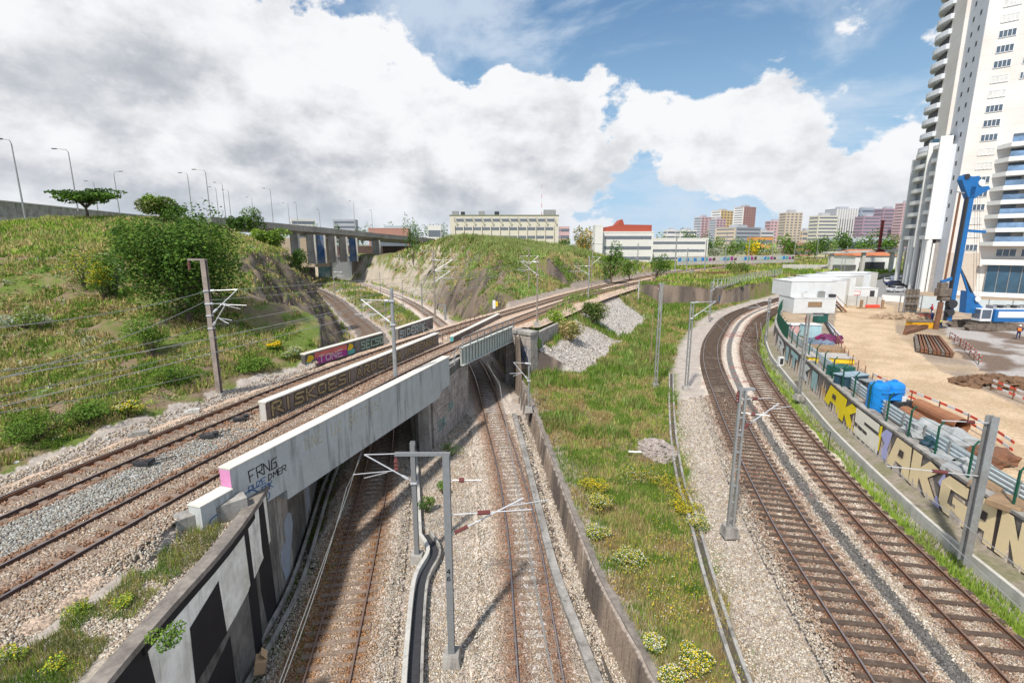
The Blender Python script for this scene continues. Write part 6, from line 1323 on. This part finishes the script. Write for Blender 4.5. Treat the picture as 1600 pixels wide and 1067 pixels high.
# ================================================================ TOWER BLOCK
mTW=mat('warm_render',(.77,.73,.69),.85,zline=3.0,var=.05,scale=.6,c2=(.67,.59,.52),amt=.6,s2=.15); mTS=mat('shade_toned_render',(.68,.70,.74),.85,var=.05); mTWh=mat('white_render',(.80,.79,.76),.8,var=.04); mStoneT=mat('beige_stone',(.58,.50,.42),.85,var=.08)  # the cooler render is a bluish copy that paints shade on the left faces
mGlB=mat('blue_glass',(.04,.10,.16),.12,var=.3,scale=.6,spec=.8); mRailB=mat('blue_balcony_glass',(.17,.27,.42),.25,var=.6,scale=.5,spec=.6); mShut=mat('shutter',(.66,.64,.61),.8)
Cn=PD(1469,455,118); Cn.z=4.7; da=Vector((-.76,.65,0)).normalized(); db=Vector((.42,.91,0)).normalized(); dr=-da
tb=thing('tower_block',Cn,'very tall cream tower block with blue balcony rails at the right edge of the photo','tower block')
Wf=34; Dp=30; TH=100; Z0=Vector((0,0,0))
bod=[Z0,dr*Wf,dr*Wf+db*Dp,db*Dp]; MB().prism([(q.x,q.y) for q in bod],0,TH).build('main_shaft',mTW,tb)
MB().plate([(0,0),(0,TH+.0),(Dp,TH),(Dp,0)],db*0+Vector((-.03*db.y,.03*db.x,0)),db,ZU,-.02).build('side_face',mTS,tb)  # thin sheet over the shaft, its bluish tone imitates the face in shade
fn=Vector((-dr.y,dr.x,0)); fn=fn if fn.y<0 else -fn      # outward normal of the lit face
sn_=Vector((-db.y,db.x,0)); sn_=sn_ if sn_.x<0 else -sn_
def winbox(par,o,ax,nrm,u,z,w,h,m=mWin,fr=mTWh,name='window',mull=0):
    c=o+ax*u+Vector((0,0,z)); t=MB(); rz=math.atan2(ax.y,ax.x)
    t.box(tuple(c+nrm*.03),(w,.12,h),rz=rz); ob=t.build(name,m,par)
    if mull:
        f=MB()
        for k in range(mull+1): f.box(tuple(c+nrm*.07+ax*(w*(k/mull-.5))),(.1,.14,h+.1),rz=rz)
        f.box(tuple(c+nrm*.07+Vector((0,0,h/2))),(w,.14,.1),rz=rz); f.box(tuple(c+nrm*.07-Vector((0,0,h/2))),(w,.14,.1),rz=rz); f.build('frame',fr,ob)
    return ob
k=0
for f_ in range(3,33):
    z=3.0*f_+2
    winbox(tb,Z0,dr,fn,3.8,z,2.7,1.4,mWin if (f_*7)%5 not in(0,3) else mShut,mTWh,'window',4)
    if f_>14: winbox(tb,Z0,dr,fn,7.4,z,.9,1.3,mWin,mTWh,'window',2)
for f_ in range(5,31):
    z=3.2*f_+1.6
    for u in(3.5,7.5): winbox(tb,Z0,db,sn_,u,z,.9,1.0,mDark,mTS,'small_window')
# front balconies wing
nb=8
for f_ in range(nb):
    z=11.4+f_*2.97; u0=6.9
    sl_=MB(); o=dr*u0+fn*0
    sl_.prism([(q.x,q.y) for q in (dr*(u0-1.5),dr*(u0+.5)+fn*3.6,dr*(Wf+4)+fn*3.6,dr*(Wf+4))],z,z+.9).build('balcony',mTWh,tb)
    MB().plate([(0,0),(16.5,0),(16.5,1.1),(0,1.1)],dr*(u0+.6)+fn*3.5+Vector((0,0,z+.9)),dr,ZU,.05).build('balcony_rail',mRailB,tb)
    for j in range(4): MB().box(tuple(dr*(u0+2+j*4.3)+fn*.1+Vector((0,0,z+2.1))),(2.4,.2,1.9),rz=math.atan2(dr.y,dr.x)).build('balcony_window',mGlB if j%2 else mWin,tb)
    for j in range(3): MB().box(tuple(dr*(u0+5.2+j*4.6)+fn*1.8+Vector((0,0,z+2.0))),(.25,3.4,2.3),rz=math.atan2(dr.y,dr.x)).build('divider',mTWh,tb)
for f_ in range(12): MB().box(tuple(dr*13+fn*.1+Vector((0,0,42+f_*3.0))),(7,.2,1.6),rz=math.atan2(dr.y,dr.x)).build('window_band',mWin if f_%2 else mGlB,tb)
MB().plate([(6,7.2),(40,7.2),(40,8.4),(6,8.4)],fn*1.2,dr,ZU,.4).build('canopy',mTWh,tb)
MB().plate([(7.4,1.),(40,1.),(40,7.1),(7.4,7.1)],fn*.3,dr,ZU,.1).build('shop_glass',mGlB,tb)
for j in range(10): MB().box(tuple(dr*(7.4+j*1.9)+fn*.45+Vector((0,0,3.8))),(.12,.12,6.6),rz=math.atan2(dr.y,dr.x)).build('mullion',mGalv,tb)
MB().plate([(0,.0),(40,0),(40,1.0),(0,1.)],fn*.45,dr,ZU,.3).build('plinth',mTWh,tb)
MB().plate([(-.02,0),(6.,0),(6.,9.8),(-.02,9.8)],fn*.02,dr,ZU,.1).build('stone_base',mStoneT,tb)
for j in range(3): winbox(tb,Z0,dr,fn,10+j*4,9.9,3.2,1.6,mWin,mTWh,'window',3)
# left wing with curved balconies and columns
lwg=thing('tower_wing',Cn,'lower left wing of the tower block with stacked curved balconies, white fins and tall columns','building wing')
def wingpoly(u0,u1,d0,d1):
    d0*=.36; d1*=.36; u0*=.62; u1*=.62; return [(q.x,q.y) for q in (db*u0+sn_*d0,db*u1+sn_*d0,db*u1+sn_*d1,db*u0+sn_*d1)]
WH=37
MB().prism(wingpoly(8,47,.02,2.4),13,WH-2).build('wing_body',mTS,lwg)
MB().prism(wingpoly(8,9.2,2.4,9.0),13,WH).build('white_fin',mTWh,lwg)
MB().prism(wingpoly(23,24,2.4,8.2),11,WH).build('white_fin',mTWh,lwg)
MB().prism(wingpoly(24.2,27.8,2.4,6.2),13,WH+1).build('glass_stair',mGlB,lwg)
MB().prism(wingpoly(46,47,2.4,7),11,WH-2).build('white_fin',mTWh,lwg)
for f_ in range(8):
    z=13+f_*3.1
    for (u0,u1) in((5.8,14),(17.4,28)):
        pts=[db*u0+sn_*.9]; n_=8
        for i in range(n_+1): a_=i/n_; pts.append(db*(u0+(u1-u0)*a_)+sn_*(1.9+1.1*math.sin(math.pi*a_)))
        pts.append(db*u1+sn_*.9)
        b_=MB().prism([(q.x,q.y) for q in pts],z,z+.95).build('curved_balcony',mTWh,lwg)
        MB().prism([(q.x,q.y) for q in [db*(u0+.5)+sn_*.92,db*(u1-.5)+sn_*.92,db*(u1-.5)+sn_*1.05,db*(u0+.5)+sn_*1.05]],z+.95,z+2.9).build('balcony_window',mWin,lwg)
for u in(9,11.5,14,23.5,29,33,46.5): 
    q=db*u*.62+sn_*2.1; MB().tube([(q.x,q.y,-.2),(q.x,q.y,13)],.6,10).build('column',mTWh,lwg)
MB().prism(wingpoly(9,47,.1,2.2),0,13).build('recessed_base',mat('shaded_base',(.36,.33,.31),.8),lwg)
for j in range(9):
    q=db*(6+j*2.5)+sn_*1.; MB().box((q.x,q.y,6),(.5,.5,12),rz=math.atan2(db.y,db.x)).build('pier',mTWh,lwg)
# back slab with high curved balconies
bk=thing('tower_back_slab',Cn+db*13,'taller rear part of the tower block with a column of curved balconies against the sky','building wing')
def wp2(u0,u1,d0,d1): return [(q.x,q.y) for q in (db*u0+sn_*d0,db*u1+sn_*d0,db*u1+sn_*d1,db*u0+sn_*d1)]
MB().prism(wp2(-2,14.5,-14,.8),32,82).build('slab',mTW,bk)
for f_ in range(13):
    z=36+f_*3.45; pts=[db*6+sn_*.8]
    for i in range(8): a_=i/7; pts.append(db*(6+9*a_)+sn_*(1.5+1.3*math.sin(math.pi*a_)))
    pts.append(db*15+sn_*.8); MB().prism([(q.x,q.y) for q in pts],z,z+1.2).build('curved_balcony',mTS,bk)
    MB().prism(wp2(7,14,.82,1.0),z+1.2,z+3.2).build('balcony_window',mDark,bk)
# ================================================================ MOTORWAY, VIADUCT, LAMPS
def topz(px,py,Y): return PD(px,py,Y)
a=PD(-60,309,88); b=PD(225,338,150); b2=PD(-700,260,70)
mw=thing('motorway_wall',(a.x,a.y,a.z-2),'long grey parapet of the motorway along the crest of the left hill','wall')
c=np.array([(b2.x,b2.y,a.z+1.5),(a.x,a.y,a.z),(b.x,b.y,b.z),(PD(330,345,180).x,180,PD(330,345,180).z)])
MB().sweep(c,[(-.3,-4),(-.3,0),(.3,0),(.3,-4)]).build('parapet',mConc,mw,world=True)
MB().sweep(c,[(-.45,.003),(-.45,.25),(.45,.25),(.45,.003)]).build('coping',mConcL,mw,world=True)
a=PD(-60,341,70); b=PD(232,342,86)
o=MB().sweep(np.array([(a.x-40,a.y,a.z+.3),(a.x,a.y,a.z),(b.x,b.y,b.z)]),[(-.2,-2),(-.2,.15),(.2,.15),(.2,-2)]).build('low_wall',mConc); tag(o,'low dark wall across the bright grass below the motorway parapet','wall')
mVi=mat('viaduct_concrete',(.36,.34,.31),.9,c2=(.24,.22,.20),amt=.7,s2=.2,var=.15,scale=1,streak=.3)
vd=thing('motorway_viaduct',PD(430,352,175),'grey motorway viaduct on wall-like piers at the end of the left hill','viaduct')
vp=[PD(330,344,150),PD(430,353,175),PD(520,361,205),PD(600,369,240),PD(680,376,275)]
vc=catmull([tuple(q) for q in vp],3.)
MB().sweep(vc,[(-.4,-1.3),(-.4,1.),(-.1,1.),(-.1,-.25),(12,-.25),(12,1),(12.3,1),(12.3,-1.3),(9,-2.2),(2,-2.2)][::-1] if False else [(-12.3,-1.3),(-12.3,1.),(-12,1.),(-12,-.25),(-.3,-.25),(-.3,1),(0,1),(0,-1.1),(-2,-1.3),(-3,-2.3),(-9.5,-2.3)]).build('deck',mVi,vd,world=True)
svi=np.r_[0,np.cumsum(np.linalg.norm(np.diff(vc,axis=0),axis=1))]
mDkB=mat('blue_mural',(.03,.10,.24),.85,var=.3,scale=.4,c2=(.25,.25,.26),amt=.6,s2=.3)
for i,(px,Y,m_) in enumerate([(452,182,mVi),(478,188,mVi),(494,192,mDkB),(512,200,mVi),(530,207,mVi),(546,214,mDkB),(583,232,mVi)]):
    b=PD(px,385,Y); zt=np.interp(Y,vc[:,1],vc[:,2])-2.3
    pr=MB(); pr.box((b.x,b.y+5,(zt+9)/2),(3.2,1.2,zt-9),rz=.5).build('pier',m_,vd,world=True)
    MB().box((b.x+1.9,b.y+4,(zt+9)/2),(.6,.8,zt-9),rz=.5).build('pier_column',mConcL,vd,world=True)
bb=[PD(455,405,205),PD(500,405,222),PD(560,404,245)]
rb2=thing('underpass_bridge',PD(480,404,215),'low road bridge beneath the viaduct with white and blue graffiti on its abutments','bridge')
q=[P(480,434,.0),P(540,430,.0)]
MB().bar((PD(468,406,215).x,215,10.3),(PD(556,406,240).x,240,10.3),8,1.2).build('deck',mVi,rb2,world=True)
MB().bar((PD(470,420,214).x,214,4.5),(PD(486,420,219).x,219,4.5),5,11).build('abutment',mConcD,rb2,world=True)
MB().bar((PD(515,420,226).x,226,4.5),(PD(545,420,234).x,234,4.5),5,11).build('abutment',mWh2,rb2,world=True)
MB().bar((PD(497,420,221).x,221.6,3),(PD(514,420,225).x,225.6,3),1,8).build('painted_panel',mat('teal_mural',(.12,.32,.36),.85,var=.4,scale=.4,c2=(.5,.5,.45),amt=.7,s2=.4),rb2,world=True)
b=PD(455,380,200); o=MB().box((b.x,b.y+8,13),(22,2,12),rz=.3).build('beige_block',mat('beige_wall',(.52,.42,.32),.9,var=.1)); tag(o,'plain beige wall seen between the first piers of the viaduct','wall')
b=PD(570,395,250); o=MB().box((b.x,b.y+6,12.5),(60,2,6),rz=.25).build('dark_wall',mat('dark_brown_wall',(.12,.08,.07),.9,var=.3,scale=.4)); tag(o,'dark brown wall behind the piers of the viaduct','wall')
for i,(px,pt,pb,Y,arm) in enumerate([(10,219,342,74,-1.2),(97,234,330,98,-2.2),(182,269,334,135,1.6),(141,284,330,150,-1.8),(288,271,338,140,-1.6),(313,266,340,125,-2.4),(342,286,340,165,-2.),(333,293,340,185,-1.8),(353,297,342,190,-1.6),(390,309,344,210,-1.6),(222,311,340,200,-1.6),(418,295,352,178,-1.8),(447,318,354,215,-1.5),(462,317,356,215,-.3),(498,328,360,225,-.3),(550,315,364,230,-1.2),(580,329,368,245,-.3),(647,343,374,275,-.3)]):
    t_=PD(px,pt,Y); bz=zat(Y,pb); lab=['leftmost and tallest lamp post on the crest of the left hill','second lamp post from the left, behind the umbrella-shaped tree','lamp post right of the umbrella-shaped tree, arm pointing right','short lamp post showing just above the umbrella-shaped tree','slim lamp post left of the tall one above the large dark tree','tall lamp post above the large dark tree','lamp post right of the tall one above the large dark tree','faint lamp post second right of the large dark tree','lamp post third right of the large dark tree','small lamp post above the small dark trees','small lamp arm left of the round yellowish tree','tall lamp post at the start of the viaduct','lamp post on the viaduct above the first piers','thin post on the viaduct next to the lamp over the first piers','thin post on the viaduct in front of the pale flats','taller lamp post on the viaduct right of the grey flats','thin post on the viaduct above its last piers','thin post on the far end of the viaduct'][i]
    lamp('lamp_post',t_.x-arm*.5,Y,bz,t_.z-bz,arm,lab,'lamp posts along the motorway',.13)
# ================================================================ FAR BUILDINGS
def bld(name,label,px0,px1,pb,pt,Y,wall,floors,win=mWin,cat='building',depth=None,rz=0.,grp=None,bay=0,cols=0,top=None,zb=None,side=None,strip=True,fr=.5):
    a=PD(px0,pb,Y); b=PD(px1,pb,Y); w=b.x-a.x; z0=min(a.z,7.) if zb is None else zb; h=zat(Y,pt)-z0; d=depth or w*.6
    cx=(a.x+b.x)/2; t=thing(name,(cx,Y,z0),label,cat,grp,rz); 
    k=abs(math.cos(rz))+abs(math.sin(rz))*d/w; w/=k
    MB().box((0,d/2,h/2),(w,d,h)).build('wall',wall,t)
    if side: MB().box((-w/2-.06,d/2,h/2),(.1,d-.1,h-.1)).build('side_wall',side,t)
    MB().box((0,d/2,h+.35),(w*1.01,d*1.01,.7)).build('roof_edge',top or wall,t)
    fh=h/floors; z1=max(0,8-z0)
    for f_ in range(floors):
        zc=(f_+.55)*fh
        if cols and floors*cols<=110:
            for j in range(cols): MB().box(((j+.5)*w/cols-w/2,-.06,zc),(w/cols*.55,.14,fh*fr)).build('window',win,t)
            MB().box((-w/2-.06,d/2,zc),(.14,d*.8,fh*fr*.8)).build('side_window',win,t); MB().box((w/2+.12,d/2,zc),(.14,d*.8,fh*fr*.8)).build('side_window',win,t)
        else:
            MB().box((0,-.06,zc),(w*.92,.14,fh*fr)).build('window_band',win,t); MB().box((-w/2-.06,d/2,zc),(.14,d*.85,fh*fr*.8)).build('window_band',win,t)
            MB().box((w/2+.12,d/2,zc),(.14,d*.85,fh*fr*.8)).build('window_band',win,t)
    for j in range(bay): MB().box(((j+.5)*w/bay-w/2,-.22,h/2),(w/bay*.28,.3,h)).build('pilaster',top or wall,t)
    return t,w,d,h
C_=lambda n,*c,**k: mat(n,c,.85,var=.05,scale=.1,**k)
cream=C_('cream_facade',.64,.60,.50); whiteb=C_('white_facade',.72,.70,.67); pinkb=C_('pink_facade',.60,.40,.40); greyb=C_('grey_facade',.42,.43,.46); tanb=C_('tan_facade',.58,.48,.37); yelb=C_('yellow_facade',.70,.52,.25); brnb=C_('red_brown_facade',.42,.22,.18); blub=C_('blue_grey_facade',.34,.38,.46); redr=C_('red_roof',.36,.08,.05); olive_=C_('moss_roof_edge',.22,.23,.15); dkw=mat('far_window',(.16,.18,.22),.3); purp=C_('mauve_facade',.40,.28,.34)
# long cream building
t,w,d,h=bld('long_office_building','long cream office building with slanting fins and a mossy roof edge in the centre',704,872,382,338,262,cream,5,dkw,bay=0,depth=16,top=olive_,zb=9.,fr=.32)
for j in range(12): 
    x=-w/2+(j+.5)*w/12; MB().bar((x,-1.2,h*.97),(x+1.6,-.3,h*.80),.3,.9).bar((x,-.5,h*.8),(x,-.5,h*.1),.3,.5).build('fin',cream,t)
for j,(x,s) in enumerate([(-26,2),(-22,1.2),(-12,2),(-4,1.5),(24,4)]): MB().box((x,6,h+1.4+s*.2),(s*1.6,3,1.5+s*.3)).build('roof_plant',mDark if j%2 else mGalv,t)
b=PD(847,333,262); o=thing('radio_mast',(b.x,266,h+9),'thin striped radio mast on the long cream building','mast'); 
for k in range(8): MB().tube([(0,0,k*2.3),(0,0,k*2.3+2.3)],[.18-.015*k,.17-.015*k],5).build('section',mWhite if k%2 else mRedS,o)
bld('white_block','small white end block beside the orange and green tree',929,941,395,354,240,whiteb,1,whiteb,depth=8,zb=7.,fr=.01)
t,w,d,h=bld('school_building','white building with green-white bands and a red roof',941,1020,392,364,245,whiteb,3,dkw,depth=20,zb=7.,fr=.3)
MB().plate([(-w*.42,0),(w*.5,0),(w*.5,3.2),(-w*.05,3.4),(-w*.09,6),(-w*.12,5.6),(-w*.2,3.2),(-w*.42,2.2)],(0,4,h+.7),(1,0,0),(0,0,1),-10).build('roof',redr,t)
bld('long_low_building','long low white building behind the feathery trees',985,1105,400,374,262,whiteb,3,dkw,depth=14,zb=7.,fr=.3)
gwl=thing('far_graffiti_wall',PD(1058,408,215),'long low wall covered with small graffiti, blue at its left end','wall')
a=PD(1058,409,215); b=PD(1240,406,250); d_=(b-a).normalized(); Lw=(b-a).length; dd=Vector((d_.x,d_.y,0)).normalized()
MB().plate([(0,-1.5),(Lw,-1.5),(Lw,2.2),(0,2.2)],a,dd,ZU,.3).build('wall',mConcL,gwl,world=True)
for k in range(34): MB().plate([(k*Lw/34+.2,0.1),(k*Lw/34+Lw/34*.9,.2),(k*Lw/34+Lw/34*.8,rnd.uniform(1.2,1.9)),(k*Lw/34+.3,rnd.uniform(1.0,1.9))],a-Vector((0,0,0))+Vector((dd.y,-dd.x,0))*.02,dd,ZU,.02 if False else .34).build('painted_panel',[mTB,mTeal,mPurp,mGo,mPale,mTl][k%6] if k>5 else [mTB,mTl][k%2],gwl,world=True)
# city skyline
SK=[('tower_flats','pair of slim pink and grey towers, left one',1089,1114,378,340,900,pinkb,12,3,greyb,'l'),('tower_flats','pair of slim pink and grey towers, right one',1112,1136,384,343,850,pinkb,12,3,greyb,'l'),
('tower_flats','white and yellow tower behind the slim pink ones',1117,1148,378,330,1000,yelb,14,4,whiteb,'l'),('tower_flats','tall white and red-brown tower of the skyline',1152,1183,378,324,950,brnb,18,5,whiteb,'l'),
('flats_block','low grey-brown flats in front of the tall white and red-brown tower',1135,1200,382,356,760,greyb,6,0,tanb,'l'),('flats_block','pale low flats right of the tall white and red-brown tower',1180,1215,382,362,780,whiteb,5,0,tanb,'l'),
('tower_flats','pink tower left of the tan tower',1200,1224,378,346,1000,pinkb,9,4,pinkb,''),('tower_flats','tan square tower with dark windows',1222,1251,384,333,700,tanb,14,4,tanb,''),
('stepped_flats','cream stepped flats right of the tan tower',1272,1307,384,338,640,cream,10,0,tanb,''),('office_tower','grey ribbed office tower of the business district',1298,1338,378,327,820,greyb,1,0,greyb,'f'),('office_block','wide grey glass-topped block behind the ribbed office tower',1336,1380,378,327,900,blub,9,0,greyb,''),
('office_block','pink and purple striped block in front of the wide grey block',1342,1372,384,339,760,purp,10,0,pinkb,''),('office_tower','dark mauve tower with a blue glass face',1372,1402,378,327,800,purp,12,0,blub,''),('office_tower','pink tower next to the tall tower block',1402,1428,378,318,760,pinkb,16,0,pinkb,''),
('flats_block','pale flats beyond the far graffiti wall, left of the slim pink towers',1060,1090,384,360,900,whiteb,4,0,whiteb,''),('flats_block','small white flats behind the white and red building',1040,1062,380,360,950,whiteb,4,0,pinkb,''),
('apartment_block','white flats above the start of the viaduct',455,496,366,343,480,whiteb,5,0,whiteb,'l'),('apartment_block','grey stepped flats above the viaduct',521,557,366,344,520,greyb,7,0,blub,''),('warehouse','low pale industrial shed right of the viaduct flats',600,650,368,354,450,C_('shed_grey',.50,.54,.58),1,0,whiteb,''),
('row_houses','low red-roofed houses beyond the viaduct',575,640,370,358,380,brnb,1,0,redr,''),('small_building','small white building left of the long cream building',668,690,370,354,360,whiteb,2,0,whiteb,''),('small_building','low orange building behind the blossoming tree',1175,1208,396,372,420,C_('orange_facade',.62,.30,.10),2,0,whiteb,''),
('small_building','red building among the trees right of the orange one',1235,1272,396,381,400,brnb,2,0,redr,''),('small_building','brown low houses left of the cream stepped flats',1250,1275,384,362,700,tanb,4,0,brnb,''),('small_building','pink low flats left of the long cream building roof end',874,890,384,355,500,pinkb,4,0,whiteb,''),('market_hall','pale long shed roof below the business district',1318,1395,390,372,500,C_('shed_grey',.50,.54,.58),1,0,whiteb,'')]
for i,(n_,lab,x0,x1,pb,pt,Y,wl,fl,cl,sd_,fg) in enumerate(SK):
    t,w,d,h=bld(n_,lab,x0,x1,pb,pt,Y,wl,fl,dkw,depth=None,rz=.45 if fg=='l' else .12,cols=cl,zb=7.,side=sd_ if fg=='l' else None,fr=.42)
    if fg=='f':
        for j in range(9): MB().box(((j+.5)*w/9-w/2,-.5,h/2),(w/20,1.0,h)).build('rib',whiteb,t)
    if Y>600: MB().box((0,d/2,h+2.5),(w*.4,d*.4,4)).build('roof_house',greyb,t)
# station building and street walls
a=P(1334,424,5.2); b=P(1398,424,5.2); t=thing('station_building',a,'low white station building with a shallow red roof','building'); w=b.x-a.x
hh=zat(a.y,400)-5.2; MB().box((w/2,9,hh/2),(w,18,hh)).build('wall',mTWh,t); MB().box((w*.42,-.04,hh*.36),(w*.62,.1,hh*.5)).build('dark_opening',mDark,t)
MB().add([(-.5,-.5,hh+.02),(w+.5,-.5,hh+.02),(w+.5,19,hh+.02),(-.5,19,hh+.02),(w*.05,7,hh+2.6),(w*.7,7,hh+2.6)],[(0,1,5,4),(1,2,5),(2,3,4,5),(3,0,4),(3,2,1,0)]).build('roof',C_('tile_roof',.48,.17,.08),t)
a=P(1222,421,6); b=P(1336,424,5.5); o=MB().bar((a.x,a.y,6),(b.x,b.y,6),.5,4.2).build('street_wall',mConcL); tag(o,'plain pale retaining wall left of the station building','wall')
a=PD(1290,395,200); b=PD(1420,391,200); fb=thing('footbridge',a,'pale elevated walkway crossing in front of the business district','footbridge'); MB().bar(tuple(a),tuple(b),3,.7).build('deck',mConcL,fb,world=True); MB().tube([tuple(a+Vector((0,-1.4,1.2))),tuple(b+Vector((0,-1.4,1.2)))],.1,5).build('railing',mGalv,fb,world=True)
for px in(1300,1350,1395,1418): q=PD(px,394,200); MB().box((q.x,q.y,(q.z+4)/2),(1.2,1.2,q.z-4)).build('pier',mConcL,fb,world=True)
q=PD(1373,392,199); o=thing('red_pylon',(q.x,q.y,q.z-.4),'tall dark red pylon rising above the walkway','pylon'); MB().box((0,0,6.),(.75,.75,12)).build('shaft',mat('dark_red_steel',(.14,.02,.02),.7),o); MB().box((0,0,.4),(3.2,2.4,.8)).build('base',mat('dark_red_steel',(.1,.02,.02)),o); MB().box((0,0,12.1),(1.4,1.0,.3)).build('head',mat('dark_red_steel',(.1,.02,.02)),o)
# retaining wall and fence beyond the right tracks
fw=px_path([(1112,478),(1135,474),(1165,463),(1190,456),(1225,448)],2.,1.)
t=thing('stained_wall',(fw[0,0],fw[0,1],2),'stained brown retaining wall with teal graffiti left of the far bend of the right tracks','retaining wall')
MB().sweep(fw,[(-.6,1.5),(-.6,6.4),(.0,6.4),(.0,1.5)]).build('wall',mat('brown_wall',(.27,.22,.18),.9,c2=(.12,.10,.085),amt=.8,s2=.4,var=.2,scale=2,streak=.4),t,world=True)
for u,w_,m_ in [(9,4,mTeal),(3,2,mBlueS),(17,3,mTeal),(27,5,mWh2)]: onwall(fw,u,[(0,.6),(w_,.3),(w_,2.1),(0,2.3)],2.,.02 if True else 0,m_,t,'graffiti')
railing('grey_fence',[(q[0],q[1],6.4) for q in fw[::6]],1.9,'pale grey picket fence on top of the stained brown wall','fence',36,mat('pale_green_fence',(.40,.44,.40),.7),(1.,.1),post=.14)
# rock face below the far bank, and its fence
railing('bank_fence',[tuple(P(975,452,6.4)),tuple(P(1000,447,6.4)),tuple(P(1070,446,6.4)),tuple(P(1105,456,6.2))],1.1,'thin dark fence along the top of the rock face','fence',10,mDark,(1.,.5),post=.05)
o=thing('gap_parapet',P(1080,430,6.3),'short dark parapet by the gap in the bank beyond the rock face','parapet'); MB().box((0,0,.8),(1.5,1.2,1.8)).build('pillar',mConc,o); MB().box((7,1.5,.5),(14,.6,1.0),rz=.15).build('wall',mRust,o)
